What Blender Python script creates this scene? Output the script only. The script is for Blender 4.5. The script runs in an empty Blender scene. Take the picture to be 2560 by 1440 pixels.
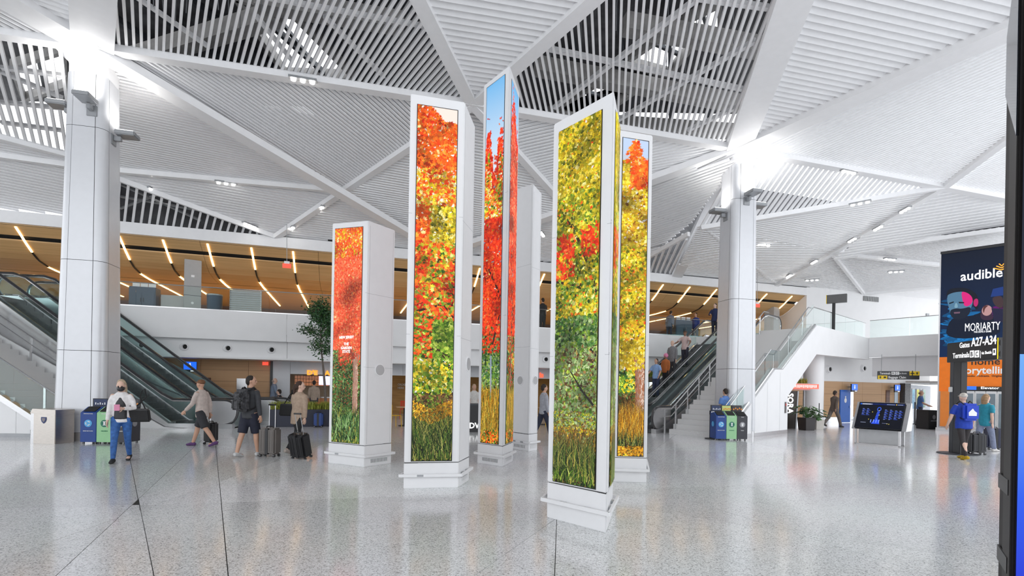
import bpy, bmesh, math, random
import numpy as np
from mathutils import Vector, Matrix, Quaternion

random.seed(7)
rng = np.random.default_rng(7)
S = bpy.context.scene
COL = bpy.context.collection

# ------------------------------------------------------------------ camera
FPX, U0, V0, ROLL, EYE = 1280.0, 1280.0, 963.0, 0.018, 1.65
CR, SR = math.cos(ROLL), math.sin(ROLL)
cam_d = bpy.data.cameras.new('camera')
cam_d.sensor_width = 36.0
cam_d.lens = 36.0 * FPX / 2560.0
cam_d.shift_y = (V0 - 720.0) / 2560.0
cam_d.clip_end = 400
cam = bpy.data.objects.new('camera', cam_d)
COL.objects.link(cam)
cam.location = (0, 0, EYE)
cam.rotation_euler = (math.pi / 2, -ROLL, 0)
S.camera = cam

# ------------------------------------------------------------------ sky
wd = bpy.data.worlds.new('daylight')
S.world = wd
wd.use_nodes = True
bg = wd.node_tree.nodes['Background']
bg.inputs[0].default_value = (0.93, 0.96, 1.0, 1)
bg.inputs[1].default_value = 1.55
S.view_settings.view_transform = 'Standard'
S.view_settings.look = 'None'
S.view_settings.exposure = 0.38
S.view_settings.gamma = 1.0
S.view_settings.use_curve_mapping = False
S.cycles.transparent_max_bounces = 40          # many panes of glass stand behind one another

# ------------------------------------------------------------------ pixel rays to places
def ray(u, v):
    a, b = (u - U0) / FPX, (v - V0) / FPX
    return Vector((a * CR + b * SR, 1.0, a * SR - b * CR))
def at(u, v, Y):
    r = ray(u, v) * Y
    return Vector((r.x, Y, r.z + EYE))
def atz(u, v, z):
    r = ray(u, v)
    return at(u, v, (z - EYE) / r.z)
def flr(u, v):
    return atz(u, v, 0.0)
def zat(u, v, p):
    """height seen at pixel row v above ground point p"""
    return at(u, v, p.y).z
def px(p):
    x, z = p[0] / p[1], (p[2] - EYE) / p[1]
    return (U0 + FPX * (x * CR + z * SR), V0 + FPX * (x * SR - z * CR))

# balcony line: M(t, s, z) t along, s back
MO, ME1 = Vector((0, 24.85, 0)), Vector((1, 0.32, 0)).normalized()
ME2 = Vector((-ME1.y, ME1.x, 0))
MANG = math.atan2(ME1.y, ME1.x)
def M(t, s, z):
    return MO + ME1 * t + ME2 * s + Vector((0, 0, z))
def mt(u, s=0.0, v=None):
    """t coordinate on the balcony plane at offset s under image column u"""
    vv = v if v is not None else 900
    r = ray(u, vv)
    o = MO + ME2 * s
    k = o.dot(ME2) / Vector((r.x, r.y, 0)).dot(ME2)
    return (Vector((r.x * k, r.y * k, 0)) - MO).dot(ME1)
def mz(u, v, s=0.0):
    r = ray(u, v)
    o = MO + ME2 * s
    k = o.dot(ME2) / Vector((r.x, r.y, 0)).dot(ME2)
    return EYE + r.z * k

# ------------------------------------------------------------------ materials
MATS = {}
def mat(name, col, rough=0.5, metal=0.0, emit=None, estr=1.0, vary=0.04, scale=6.0, bump=0.0, spec=0.5, coat=0.0, stretch=None):
    if name in MATS: return MATS[name]
    m = bpy.data.materials.new(name); m.use_nodes = True
    nt = m.node_tree; b = nt.nodes['Principled BSDF']
    b.inputs['Roughness'].default_value = rough
    b.inputs['Metallic'].default_value = metal
    b.inputs['Specular IOR Level'].default_value = spec
    b.inputs['Coat Weight'].default_value = coat
    tc = nt.nodes.new('ShaderNodeTexCoord'); mp = nt.nodes.new('ShaderNodeMapping')
    nt.links.new(tc.outputs['Object'], mp.inputs[0])
    if stretch: mp.inputs['Scale'].default_value = stretch
    n = nt.nodes.new('ShaderNodeTexNoise'); n.inputs['Scale'].default_value = scale; n.inputs['Detail'].default_value = 4
    nt.links.new(mp.outputs[0], n.inputs['Vector'])
    r = nt.nodes.new('ShaderNodeValToRGB')
    c0 = [max(0, c * (1 - vary)) for c in col]; c1 = [min(1, c * (1 + vary)) for c in col]
    r.color_ramp.elements[0].color = (*c0, 1); r.color_ramp.elements[1].color = (*c1, 1)
    r.color_ramp.elements[0].position = .3; r.color_ramp.elements[1].position = .7
    nt.links.new(n.outputs['Fac'], r.inputs[0]); nt.links.new(r.outputs[0], b.inputs['Base Color'])
    if emit is not None:
        b.inputs['Emission Color'].default_value = (*emit, 1); b.inputs['Emission Strength'].default_value = estr
    if bump:
        bp = nt.nodes.new('ShaderNodeBump'); bp.inputs['Strength'].default_value = bump; bp.inputs['Distance'].default_value = .01
        nt.links.new(n.outputs['Fac'], bp.inputs['Height']); nt.links.new(bp.outputs[0], b.inputs['Normal'])
    MATS[name] = m
    return m
def wood(name, c0, c1, rough=.45, stretch=(1, 12, 12), scale=1.2):
    m = mat(name, c0, rough, scale=scale, stretch=stretch)
    r = [n for n in m.node_tree.nodes if n.type == 'VALTORGB'][0]
    r.color_ramp.elements[0].color = (*c0, 1); r.color_ramp.elements[1].color = (*c1, 1)
    return m
def glass(name, tint=(.93, .97, .96), refl=.09):
    m = bpy.data.materials.new(name); m.use_nodes = True; nt = m.node_tree
    nt.nodes.clear()
    o = nt.nodes.new('ShaderNodeOutputMaterial'); mx = nt.nodes.new('ShaderNodeMixShader')
    t = nt.nodes.new('ShaderNodeBsdfTransparent'); g = nt.nodes.new('ShaderNodeBsdfGlossy')
    t.inputs[0].default_value = (*tint, 1); g.inputs['Roughness'].default_value = .03
    fr = nt.nodes.new('ShaderNodeFresnel'); fr.inputs[0].default_value = 1.35
    ge = nt.nodes.new('ShaderNodeNewGeometry'); mu = nt.nodes.new('ShaderNodeMath'); mu.operation = 'SUBTRACT'; mu.use_clamp = True
    nt.links.new(fr.outputs[0], mu.inputs[0]); nt.links.new(ge.outputs['Backfacing'], mu.inputs[1])   # reflect on the outer face of a pane only
    nt.links.new(mu.outputs[0], mx.inputs[0])
    nt.links.new(t.outputs[0], mx.inputs[1]); nt.links.new(g.outputs[0], mx.inputs[2]); nt.links.new(mx.outputs[0], o.inputs[0])
    MATS[name] = m
    return m
def picture(name, strength=1.0):
    """display or backlit print: emission from the colours of its own coloured shapes"""
    m = bpy.data.materials.new(name); m.use_nodes = True; nt = m.node_tree
    b = nt.nodes['Principled BSDF']; a = nt.nodes.new('ShaderNodeAttribute'); a.attribute_name = 'Col'
    b.inputs['Base Color'].default_value = (.01, .01, .01, 1); b.inputs['Roughness'].default_value = .45; b.inputs['Specular IOR Level'].default_value = .12
    nt.links.new(a.outputs['Color'], b.inputs['Emission Color']); b.inputs['Emission Strength'].default_value = strength
    MATS[name] = m
    return m

WHITE = mat('white_paint', (.86, .86, .87), .45, vary=.015)
WALLW = mat('white_wall', (.88, .88, .885), .55, vary=.015, scale=2)
SLATW = mat('white_slat', (.90, .90, .91), .5, vary=.02)
BEAMW = mat('white_beam', (.90, .90, .91), .4, vary=.015)
CLAD = mat('silver_white_cladding', (.70, .71, .735), .32, .25, vary=.015)
KIOW = mat('satin_white_cabinet', (.80, .80, .81), .4, vary=.012)
DARKD = mat('dark_roof_deck', (.10, .10, .105), .8, vary=.35, scale=2.2)
CONC = mat('grey_roof_concrete', (.34, .33, .32), .8, vary=.2, scale=3)
STEELD = mat('dark_steel', (.06, .065, .075), .5, .3)
GAPB = mat('black_gap', (.012, .012, .012), .8)
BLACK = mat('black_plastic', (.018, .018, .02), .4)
RUBBER = mat('black_rubber', (.035, .035, .038), .16, spec=.9)
STEEL = mat('brushed_stainless', (.62, .62, .63), .25, 1.0, vary=.06, scale=14, stretch=(1, 1, 14))
CHROME = mat('polished_stainless', (.78, .78, .79), .1, 1.0, vary=.02)
GREYM = mat('grey_metal', (.36, .37, .385), .4, .5)
GLASS = glass('clear_glass')
GLASSG = glass('green_tinted_glass', (.88, .94, .935))
LEDW = mat('warm_led', (1, .8, .5), .5, emit=(1.0, .62, .25), estr=4.0)
LAMPW = mat('lamp_white', (1, 1, 1), .5, emit=(1, .97, .92), estr=9.0)
TXTW = mat('white_lettering', (.85, .85, .85), .5, emit=(1, 1, 1), estr=.55)
TXTP = mat('white_painted_lettering', (.85, .85, .85), .5)
TXTB = mat('black_lettering', (.02, .02, .02), .5)

# ------------------------------------------------------------------ mesh builder
ROOTM = {}
def rootmat(o):
    m = o.matrix_basis.copy()
    while o.parent:
        o = o.parent; m = o.matrix_basis @ m
    return m
class MB:
    def __init__(s): s.v = []; s.f = []
    def add(s, vs, fs):
        n = len(s.v); s.v += [tuple(p) for p in vs]; s.f += [tuple(i + n for i in f) for f in fs]
        return s
    def box(s, x0, x1, y0, y1, z0, z1):
        return s.add([(x0, y0, z0), (x1, y0, z0), (x1, y1, z0), (x0, y1, z0), (x0, y0, z1), (x1, y0, z1), (x1, y1, z1), (x0, y1, z1)],
                     [(0, 3, 2, 1), (4, 5, 6, 7), (0, 1, 5, 4), (1, 2, 6, 5), (2, 3, 7, 6), (3, 0, 4, 7)])
    def obox(s, o, ax, ay, az):
        """box from corner o with edge vectors"""
        o, ax, ay, az = map(Vector, (o, ax, ay, az))
        p = [o, o + ax, o + ax + ay, o + ay]
        return s.add(p + [q + az for q in p], [(0, 3, 2, 1), (4, 5, 6, 7), (0, 1, 5, 4), (1, 2, 6, 5), (2, 3, 7, 6), (3, 0, 4, 7)])
    def beam(s, a, b, w, h, up=(0, 0, 1), drop=0.0, w2=None):
        a, b, up = Vector(a), Vector(b), Vector(up)
        d = (b - a).normalized(); sd = d.cross(up).normalized(); u = sd.cross(d).normalized()
        w2 = w if w2 is None else w2
        P = []
        for p, ww in ((a, w), (b, w2)):
            for i, j in ((-1, -1), (1, -1), (1, 1), (-1, 1)):
                P.append(p + sd * i * ww / 2 + u * (j * h / 2 - drop))
        return s.add(P, [(0, 1, 2, 3), (7, 6, 5, 4), (0, 4, 5, 1), (1, 5, 6, 2), (2, 6, 7, 3), (3, 7, 4, 0)])
    def prism(s, poly, vec):
        n = len(poly); poly = [Vector(p) for p in poly]; vec = Vector(vec)
        return s.add(poly + [p + vec for p in poly], [tuple(range(n))[::-1], tuple(range(n, 2 * n))] + [(i, (i + 1) % n, n + (i + 1) % n, n + i) for i in range(n)])
    def loft(s, rings, cap=True, close=True):
        n = len(rings[0]); base = len(s.v)
        for r in rings: s.v += [tuple(p) for p in r]
        for k in range(len(rings) - 1):
            for i in range(n if close else n - 1):
                j = (i + 1) % n
                s.f.append((base + k * n + i, base + k * n + j, base + (k + 1) * n + j, base + (k + 1) * n + i))
        if cap and close:
            s.f.append(tuple(base + i for i in range(n))[::-1]); s.f.append(tuple(base + (len(rings) - 1) * n + i for i in range(n)))
        return s
    def tube(s, pts, r, n=8, cap=True):
        pts = [Vector(p) for p in pts]; rs = r if isinstance(r, (list, tuple)) else [r] * len(pts)
        rings = []; pn = None
        for i, p in enumerate(pts):
            d = (pts[min(i + 1, len(pts) - 1)] - pts[max(i - 1, 0)]).normalized()
            if pn is None:
                ref = Vector((0, 0, 1)) if abs(d.z) < .9 else Vector((1, 0, 0))
                pn = d.cross(ref).normalized()
            pn = (pn - d * pn.dot(d)).normalized(); q = d.cross(pn)
            rings.append([p + (pn * math.cos(2 * math.pi * k / n) + q * math.sin(2 * math.pi * k / n)) * rs[i] for k in range(n)])
        return s.loft(rings, cap)
    def cyl(s, c, r, z0, z1, n=20, r2=None):
        r2 = r if r2 is None else r2
        return s.loft([[(c[0] + q * math.cos(2 * math.pi * k / n), c[1] + q * math.sin(2 * math.pi * k / n), z) for k in range(n)] for q, z in ((r, z0), (r2, z1))])
    def disc(s, c, nrm, r, th, n=24, r2=None):
        c, nrm = Vector(c), Vector(nrm).normalized()
        return s.tube([c, c + nrm * th], [r, r if r2 is None else r2], n)
    def ell(s, c, r, nu=12, nv=8, rot=None):
        rings = []
        for j in range(nv + 1):
            th = math.pi * min(max(j / nv, .02), .98)
            rings.append([(r[0] * math.sin(th) * math.cos(2 * math.pi * i / nu), r[1] * math.sin(th) * math.sin(2 * math.pi * i / nu), -r[2] * math.cos(th)) for i in range(nu)])
        rings = [[(rot @ Vector(p) if rot else Vector(p)) + Vector(c) for p in q] for q in rings]
        return s.loft(rings)
    def build(s, name, m, parent=None, smooth=False, world=False, bevel=0.0, weld=False):
        me = bpy.data.meshes.new(name)
        vs = s.v
        if world and parent is not None:
            inv = rootmat(parent).inverted(); vs = [tuple(inv @ Vector(p)) for p in vs]
        me.from_pydata(vs, [], s.f)
        if bevel or weld:
            bm = bmesh.new(); bm.from_mesh(me)
            bmesh.ops.recalc_face_normals(bm, faces=bm.faces)
            if bevel:
                bmesh.ops.bevel(bm, geom=[e for e in bm.edges if e.calc_face_angle(0) > .5], offset=bevel, segments=2, affect='EDGES', clamp_overlap=True)
            bm.to_mesh(me); bm.free()
        me.materials.append(m)
        if smooth:
            me.shade_smooth()
            me.set_sharp_from_angle(angle=.7 if smooth is True else smooth)
        o = bpy.data.objects.new(name, me); COL.objects.link(o)
        if parent is not None: o.parent = parent
        return o
def flip_out(o):
    bm = bmesh.new(); bm.from_mesh(o.data); bmesh.ops.recalc_face_normals(bm, faces=bm.faces); bm.to_mesh(o.data); bm.free()
    return o
def thing(name, label, cat, loc=(0, 0, 0), rotz=0.0, group=None):
    o = bpy.data.objects.new(name, None); COL.objects.link(o)
    o.empty_display_size = .1
    o.location = loc; o.rotation_euler = (0, 0, rotz)
    o['label'] = label; o['category'] = cat
    if group: o['group'] = group
    return o
def tag(o, label, cat, group=None):
    o['label'] = label; o['category'] = cat
    if group: o['group'] = group
    return o
def struct(o, label=None):
    o['kind'] = 'structure'
    if label: o['label'] = label
    return o
def sroot(name, loc=(0, 0, 0), rotz=0.0, label=None):
    o = bpy.data.objects.new(name, None); COL.objects.link(o); o.location = loc; o.rotation_euler = (0, 0, rotz)
    o.empty_display_size = .1
    return struct(o, label)
def inst(src, parent, loc=None, rotz=None, matrix=None):
    """copy of one object sharing its mesh"""
    c = src.copy(); COL.objects.link(c); c.parent = parent
    if loc is not None: c.location = loc
    if rotz is not None: c.rotation_euler = (0, 0, rotz)
    if matrix is not None: c.matrix_basis = matrix
    return c
WORK = bpy.data.scenes.new('workbench')       # scratch scene for evaluating letters and remeshing, removed at the end
def evaluated(tmp):
    WORK.collection.objects.link(tmp)
    with bpy.context.temp_override(scene=WORK, view_layer=WORK.view_layers[0]):
        dg = bpy.context.evaluated_depsgraph_get()
    me = bpy.data.meshes.new_from_object(tmp.evaluated_get(dg))
    bpy.data.objects.remove(tmp)
    return me
def text(name, body, size, m, parent, loc, right=(1, 0, 0), up=(0, 0, 1), align='LEFT', bold=0.0, ext=.003, world=False, sx=1.0):
    cu = bpy.data.curves.new(name, 'FONT'); cu.body = body; cu.size = size; cu.align_x = align; cu.extrude = ext
    cu.offset = bold * size; cu.resolution_u = 2
    tmp = bpy.data.objects.new('tmp', cu); me = evaluated(tmp); bpy.data.curves.remove(cu)
    r, u = Vector(right).normalized(), Vector(up).normalized(); n = r.cross(u)
    mm = Matrix(((r.x * sx, u.x, n.x, loc[0]), (r.y * sx, u.y, n.y, loc[1]), (r.z * sx, u.z, n.z, loc[2]), (0, 0, 0, 1)))
    if world and parent is not None: mm = rootmat(parent).inverted() @ mm
    me.transform(mm); me.materials.clear(); me.materials.append(m); me.name = name
    o = bpy.data.objects.new(name, me); COL.objects.link(o)
    if parent is not None: o.parent = parent
    return o
class Pic:
    """flat picture made of coloured polygons on a plane (o, right, up), drawn in order"""
    def __init__(s, o, right, up, nrm=None):
        s.o, s.r, s.u = Vector(o), Vector(right), Vector(up)
        s.n = Vector(nrm) if nrm else s.r.cross(s.u).normalized()
        s.v = []; s.f = []; s.c = []; s.k = 0
    def poly(s, pts, col, step=2e-5):
        n = len(s.v); s.k += step
        s.v += [tuple(s.o + s.r * x + s.u * y + s.n * s.k) for x, y in pts]
        s.f.append(tuple(range(n, n + len(pts)))); s.c += [col] * len(pts)
    def rect(s, x0, x1, y0, y1, c0, c1=None):
        s.poly([(x0, y0), (x1, y0), (x1, y1), (x0, y1)], c0)
        if c1 is not None: s.c[-2:] = [c1, c1]
    def ell(s, cx, cy, rx, ry, col, n=20, rot=0.0):
        c, q = math.cos(rot), math.sin(rot)
        s.poly([(cx + rx * math.cos(a) * c - ry * math.sin(a) * q, cy + rx * math.cos(a) * q + ry * math.sin(a) * c) for a in [2 * math.pi * i / n for i in range(n)]], col)
    def build(s, name, m, parent, world=True):
        me = bpy.data.meshes.new(name); vs = s.v
        if world and parent is not None:
            inv = rootmat(parent).inverted(); vs = [tuple(inv @ Vector(p)) for p in vs]
        me.from_pydata(vs, [], s.f)
        ca = me.color_attributes.new('Col', 'FLOAT_COLOR', 'POINT')
        ca.data.foreach_set('color', np.array([(*c[:3], 1.0) for c in s.c], dtype=np.float32).ravel())
        me.materials.append(m)
        o = bpy.data.objects.new(name, me); COL.objects.link(o)
        if parent is not None: o.parent = parent
        return o
def srgb(r, g, b):
    return tuple(((c / 255 + .055) / 1.055) ** 2.4 if c > 10 else c / 255 / 12.92 for c in (r, g, b))
# ================================================================== FLOOR
def terrazzo(name, tone):
    m = bpy.data.materials.new(name); m.use_nodes = True; nt = m.node_tree; b = nt.nodes['Principled BSDF']
    tc = nt.nodes.new('ShaderNodeTexCoord')
    def vor(scale, lo, hi):
        v = nt.nodes.new('ShaderNodeTexVoronoi'); v.inputs['Scale'].default_value = scale
        nt.links.new(tc.outputs['Object'], v.inputs['Vector'])
        sp = nt.nodes.new('ShaderNodeSeparateColor'); nt.links.new(v.outputs['Color'], sp.inputs[0])
        r = nt.nodes.new('ShaderNodeValToRGB'); r.color_ramp.interpolation = 'CONSTANT'
        nt.links.new(sp.outputs[0], r.inputs[0])
        return r
    base = tuple(tone * c for c in (.77, .775, .785))
    r1 = vor(90, 0, 1); e = r1.color_ramp.elements
    e[0].color = (*[c * .46 for c in base], 1); e[1].position = .10; e[1].color = (*[c * .75 for c in base], 1)
    k = e.new(.28); k.color = (*base, 1); k = e.new(.8); k.color = (*[min(1, c * 1.18) for c in base], 1)
    n = nt.nodes.new('ShaderNodeTexNoise'); n.inputs['Scale'].default_value = .35
    nt.links.new(tc.outputs['Object'], n.inputs['Vector'])
    mx = nt.nodes.new('ShaderNodeMix'); mx.data_type = 'RGBA'; mx.blend_type = 'MULTIPLY'; mx.inputs[0].default_value = .12
    nt.links.new(r1.outputs[0], mx.inputs[6]); nt.links.new(n.outputs['Color'], mx.inputs[7])
    nt.links.new(mx.outputs[2], b.inputs['Base Color'])
    b.inputs['Roughness'].default_value = .13
    b.inputs['Specular IOR Level'].default_value = .6
    return m
TERR = [terrazzo('terrazzo_pale', 1.0), terrazzo('terrazzo_mid', .93), terrazzo('terrazzo_light', 1.08)]
floor = sroot('floor', label='polished speckled pale grey terrazzo hall floor in large angular panels')
MB().box(-34, 34, -14, 48, -.2, -.012).build('floor_bed', GAPB, floor)
def split(poly, a, b):
    d = (b - a); n = Vector((-d.y, d.x)); L, R = [], []
    for i in range(len(poly)):
        p, q = poly[i], poly[(i + 1) % len(poly)]
        sp, sq = (p - a).dot(n), (q - a).dot(n)
        if sp >= 0: L.append(p)
        if sp <= 0: R.append(p)
        if sp * sq < 0: x = p + (q - p) * (sp / (sp - sq)); L.append(x); R.append(x)
    return [x for x in (L, R) if len(x) > 2]
def area2(p):
    return abs(sum(p[i].x * p[(i + 1) % len(p)].y - p[(i + 1) % len(p)].x * p[i].y for i in range(len(p)))) / 2
fp = [[Vector((-34, -14)), Vector((34, -14)), Vector((34, 48)), Vector((-34, 48))]]
for (a, b) in (((330, 1170), (385, 1440)), ((555, 1275), (571, 1440)), ((1385, 1300), (1185, 1440)), ((1391, 1305), (1386, 1440)),
               ((350, 1262), (660, 1252)), ((300, 1290), (440, 1160)), ((1640, 1225), (2330, 1440)), ((1180, 1210), (1380, 1240)), ((0, 1400), (700, 1150)),
               ((2100, 1150), (2560, 1240)), ((1500, 1120), (2560, 1150))):
    A, B = flr(*a), flr(*b); A, B = Vector((A.x, A.y)), Vector((B.x, B.y))
    fp = [q for p in fp for q in (split(p, A, B) if area2(p) > 4 else [p])]
for i, p in enumerate(fp):
    c = sum(p, Vector((0, 0))) / len(p)
    if area2(p) < .05: continue
    q = []
    n = len(p)
    for k in range(n):
        e1 = (p[k] - p[k - 1]).normalized(); e2 = (p[(k + 1) % n] - p[k]).normalized()
        m_ = (e2 - e1); q.append(p[k] + (m_.normalized() * .006 if m_.length > .02 else Vector((-e1.y, e1.x)) * .004))
    MB().prism([(x.x, x.y, -.012) for x in q], (0, 0, .012)).build('terrazzo_panel', TERR[i % 3], floor, weld=True)

# ================================================================== CEILING
ZF = 7.73
def fas(u, z=ZF, s=0.0):
    return M(mt(u, s, 530 + .0924 * u), s, z)
ND = dict(L=atz(232, 118, 10.05), C=atz(1182, 262, 9.95), R=atz(1845, 372, 9.85), D=atz(2360, 467, 9.6), G=atz(2640, 520, 9.5),
          N0=atz(-420, 22, 10.15), N1=atz(235, -1610, 10.4), N2=atz(2233, -669, 10.4), N3=atz(3400, -320, 10.0), N4=atz(-700, -420, 10.3),
          X=atz(860, 477, 9.03), X2=atz(1429, 532, 8.75), K=atz(2080, 633, 8.5), E=fas(1108), Hc=atz(222, 420, 9.0), Hl=atz(-420, 330, 9.0),
          c1=atz(-420, 232, 9.45), c2=atz(225, 402, 9.1), Fa=fas(690), Fb=fas(170), Fl=fas(-420), S=fas(1692), q1=atz(1722, 585, 8.05), Fq=fas(1560),
          q2=atz(1752, 570, 8.25), T=fas(1940), Kr=atz(2640, 556, 8.65), Kd=atz(2640, 694, 8.0), F2=fas(2160), F3=fas(2640))
def on_plane(u, v, o, n):
    r = ray(u, v); c = Vector((0, 0, EYE))
    return c + r * ((o - c).dot(n) / r.dot(n))
def facet(label, nodes, pp, pitch, width, height, tilt=0.0, m=SLATW, single=True, backing=None, inset=-.10, lift=.06):
    pts = [ND[k] for k in nodes]
    n = Vector((0, 0, 0))
    for i in range(len(pts)):
        a, b = pts[i], pts[(i + 1) % len(pts)]
        n += a.cross(b)
    n.normalize()
    if n.z < 0: n = -n
    o = sum(pts, Vector((0, 0, 0))) / len(pts)
    d = (on_plane(*pp[1], o, n) - on_plane(*pp[0], o, n)).normalized(); p = n.cross(d)
    root = sroot('ceiling', o, label=label)
    pl = [((q - o).dot(d), (q - o).dot(p)) for q in pts]
    lo, hi = min(q[1] for q in pl), max(q[1] for q in pl)
    k = lo + pitch * .5; joined = MB()
    wv = p * math.cos(tilt) + n * math.sin(tilt); hv = wv.cross(d) * (1 if wv.cross(d).dot(n) > 0 else -1)
    while k < hi:
        xs = []
        for i in range(len(pl)):
            (x0, y0), (x1, y1) = pl[i], pl[(i + 1) % len(pl)]
            if (y0 - k) * (y1 - k) < 0: xs.append(x0 + (x1 - x0) * (k - y0) / (y1 - y0))
        if len(xs) >= 2:
            a, b = min(xs) + inset, max(xs) - inset
            if b - a > .2:
                q = o + p * k + n * lift
                mb = MB() if single else joined
                mb.obox(q + d * a - wv * width / 2, d * (b - a), wv * width, hv * height)
                if single: mb.build('slat', m, root, world=True, weld=True)
        k += pitch
    if not single and joined.v:
        joined.build('slats', m, root, world=True, weld=True)['kind'] = 'stuff'
    if backing:
        MB().prism([q + n * (lift + .45) for q in pts], n * .02).build('backing', backing, root, world=True, weld=True)
    return root, o, n, d, p
OPEN = dict(width=.055, height=.09)
facA = facet('open white slat ceiling under dark roof deck between round column and centre beam', 'L C N1'.split(), ((787, 197), (888, 0)), .155, .06, .10)
facB = facet('closed white louvre ceiling wedge above the tall narrow display tower', 'N1 C N2'.split(), ((1100, 60), (1380, 104)), .20, .215, .02, -.5)
facC = facet('open white slat ceiling with big skylight beside right column', 'C R N2'.split(), ((1530, 0), (1528, 330)), .165, .06, .10)
facD = facet('grey louvre ceiling panel with open gaps between two wide bands', 'R N2 N3'.split(), ((2017, 85), (2167, 117)), .20, .19, .025, -.5, SLATW, backing=STEELD)
facE = facet('pale fine slat ceiling panel below the spotlight beam', 'L C X'.split(), ((700, 235), (900, 385)), .135, .09, .05, .25)
facG = facet('bright daylit fine slat ceiling beside the wide right band', 'R N3 D'.split(), ((1910, 395), (2500, 130)), .15, .10, .05, .2)
facI = facet('open slat ceiling left of the large column', 'L N0 c1 c2'.split(), ((30, 103), (92, 365)), .20, .07, .10)
facU = facet('white louvre ceiling wedge over the column top', 'L N4 N1'.split(), ((60, 20), (180, 60)), .18, .19, .02, -.4)
facV = facet('white slat ceiling wedge between two bands left of column', 'L N4 N0'.split(), ((20, 30), (150, 100)), .18, .10, .05, .2)
for lab, nod, pp, pit, w, h, tl, mm, bk in (
    ('pale slat ceiling between centre beam and right column', 'C R X2', ((1300, 345), (1400, 322)), .15, .10, .05, .2, SLATW, None),
    ('pale slat ceiling behind the tall display towers', 'C X E X2', ((900, 480), (1010, 498)), .15, .10, .05, .2, SLATW, None),
    ('grey slat ceiling sloping down right of the big column', 'L X Hc', ((300, 300), (700, 384)), .14, .10, .05, .15, SLATW, DARKD),
    ('grey slat ceiling strip above the timber balcony', 'Hc X Fa', ((300, 450), (700, 520)), .14, .10, .05, .15, SLATW, DARKD),
    ('grey slat ceiling triangle over the short display tower', 'X E Fa', ((760, 560), (960, 585)), .14, .10, .05, .15, SLATW, DARKD),
    ('grey slat ceiling left of right column', 'R q1 Fq X2', ((1640, 520), (1760, 480)), .15, .11, .05, .15, SLATW, DARKD),
    ('grey slat ceiling triangle behind display towers', 'X2 Fq E', ((1300, 600), (1420, 590)), .15, .11, .05, .15, SLATW, DARKD),
    ('bright slat ceiling beyond right column', 'R D q2', ((1990, 520), (2052, 440)), .22, .13, .05, .2, SLATW, None),
    ('pale panel ceiling from right column to corner', 'q2 D K', ((1900, 590), (2200, 545)), .2, .18, .04, .1, SLATW, None),
    ('pale panel ceiling edge strip above escalators', 'q2 K T', ((1900, 600), (2000, 600)), .2, .18, .04, .1, SLATW, None),
    ('pale panel ceiling wedge beside the band over escalators', 'q2 T S', ((1750, 650), (1850, 660)), .2, .18, .04, .1, SLATW, None),
    ('pale panel ceiling beyond the far beam crossing', 'D K Kr G', ((2200, 560), (2450, 520)), .2, .185, .04, .1, SLATW, None),
    ('dark grey slat ceiling above the advertising tower', 'K Kr Kd', ((2300, 600), (2500, 610)), .16, .12, .05, .15, SLATW, DARKD),
    ('grey slat ceiling triangle over the white end wall', 'K Kd F2', ((2200, 680), (2400, 672)), .16, .12, .05, .15, SLATW, DARKD),
    ('grey slat ceiling sliver left of end wall', 'K T F2', ((2000, 690), (2100, 700)), .16, .12, .05, .15, SLATW, DARKD),
    ('pale slat ceiling at far right edge', 'F2 Kd F3', ((2300, 700), (2450, 700)), .18, .15, .05, .15, SLATW, None),
    ('bright slat ceiling at right side beyond node', 'D N3 G', ((2420, 440), (2520, 400)), .16, .10, .05, .2, SLATW, None),
    ('pale curved slat ceiling strip left of column', 'c1 c2 Hc Hl', ((20, 360), (140, 382)), .14, .10, .05, .15, SLATW, None),
    ('grey slat ceiling over the left escalators', 'Hl Hc Fb Fl', ((20, 430), (140, 455)), .14, .10, .05, .15, SLATW, DARKD),
    ):
    facet(lab, nod.split(), pp, pit, w, h, tl, mm, single=False, backing=bk)
facL = facet('dark open grille ceiling triangle above timber balcony', 'Hc Fa Fb'.split(), ((392, 550), (402, 490)), .26, .08, .10, 0, SLATW, inset=-.05)
facQ = facet('dark open grille ceiling triangle left of escalator band', 'q1 S Fq'.split(), ((1650, 660), (1668, 615)), .26, .08, .10, 0, SLATW, inset=-.05)
# cross bars above open fields (carriers)
def carriers(fc, nodes, pairs, w=.07, h=.07, lift=.2, m=BEAMW):
    root, o, n, d, p = fc
    for a, b in pairs:
        A, B = on_plane(*a, o, n), on_plane(*b, o, n)
        MB().beam(A + n * lift, B + n * lift, w, h, n).build('carrier_bar', m, root, world=True, weld=True)
carriers(facA, None, [((320, 0), (520, 135)), ((640, 10), (1060, 85)), ((810, 60), (960, 210)), ((640, 60), (730, 170))], .09, .09)
carriers(facC, None, [((1345, 135), (1860, 240)), ((1385, 285), (1740, 20)), ((1545, 315), (1890, 120)), ((1720, 340), (1860, 275)), ((1735, 15), (1920, 40))], .11, .11)
carriers(facI, None, [((0, 185), (160, 205)), ((0, 270), (155, 285)), ((0, 195), (155, 260)), ((0, 320), (155, 340))], .1, .1)
carriers(facL, None, [((298, 500), (560, 545)), ((298, 470), (500, 560)), ((298, 530), (430, 480))], .07, .07, m=GREYM)
carriers(facQ, None, [((1620, 630), (1700, 615)), ((1620, 655), (1690, 640))], .07, .07, m=GREYM)

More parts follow.
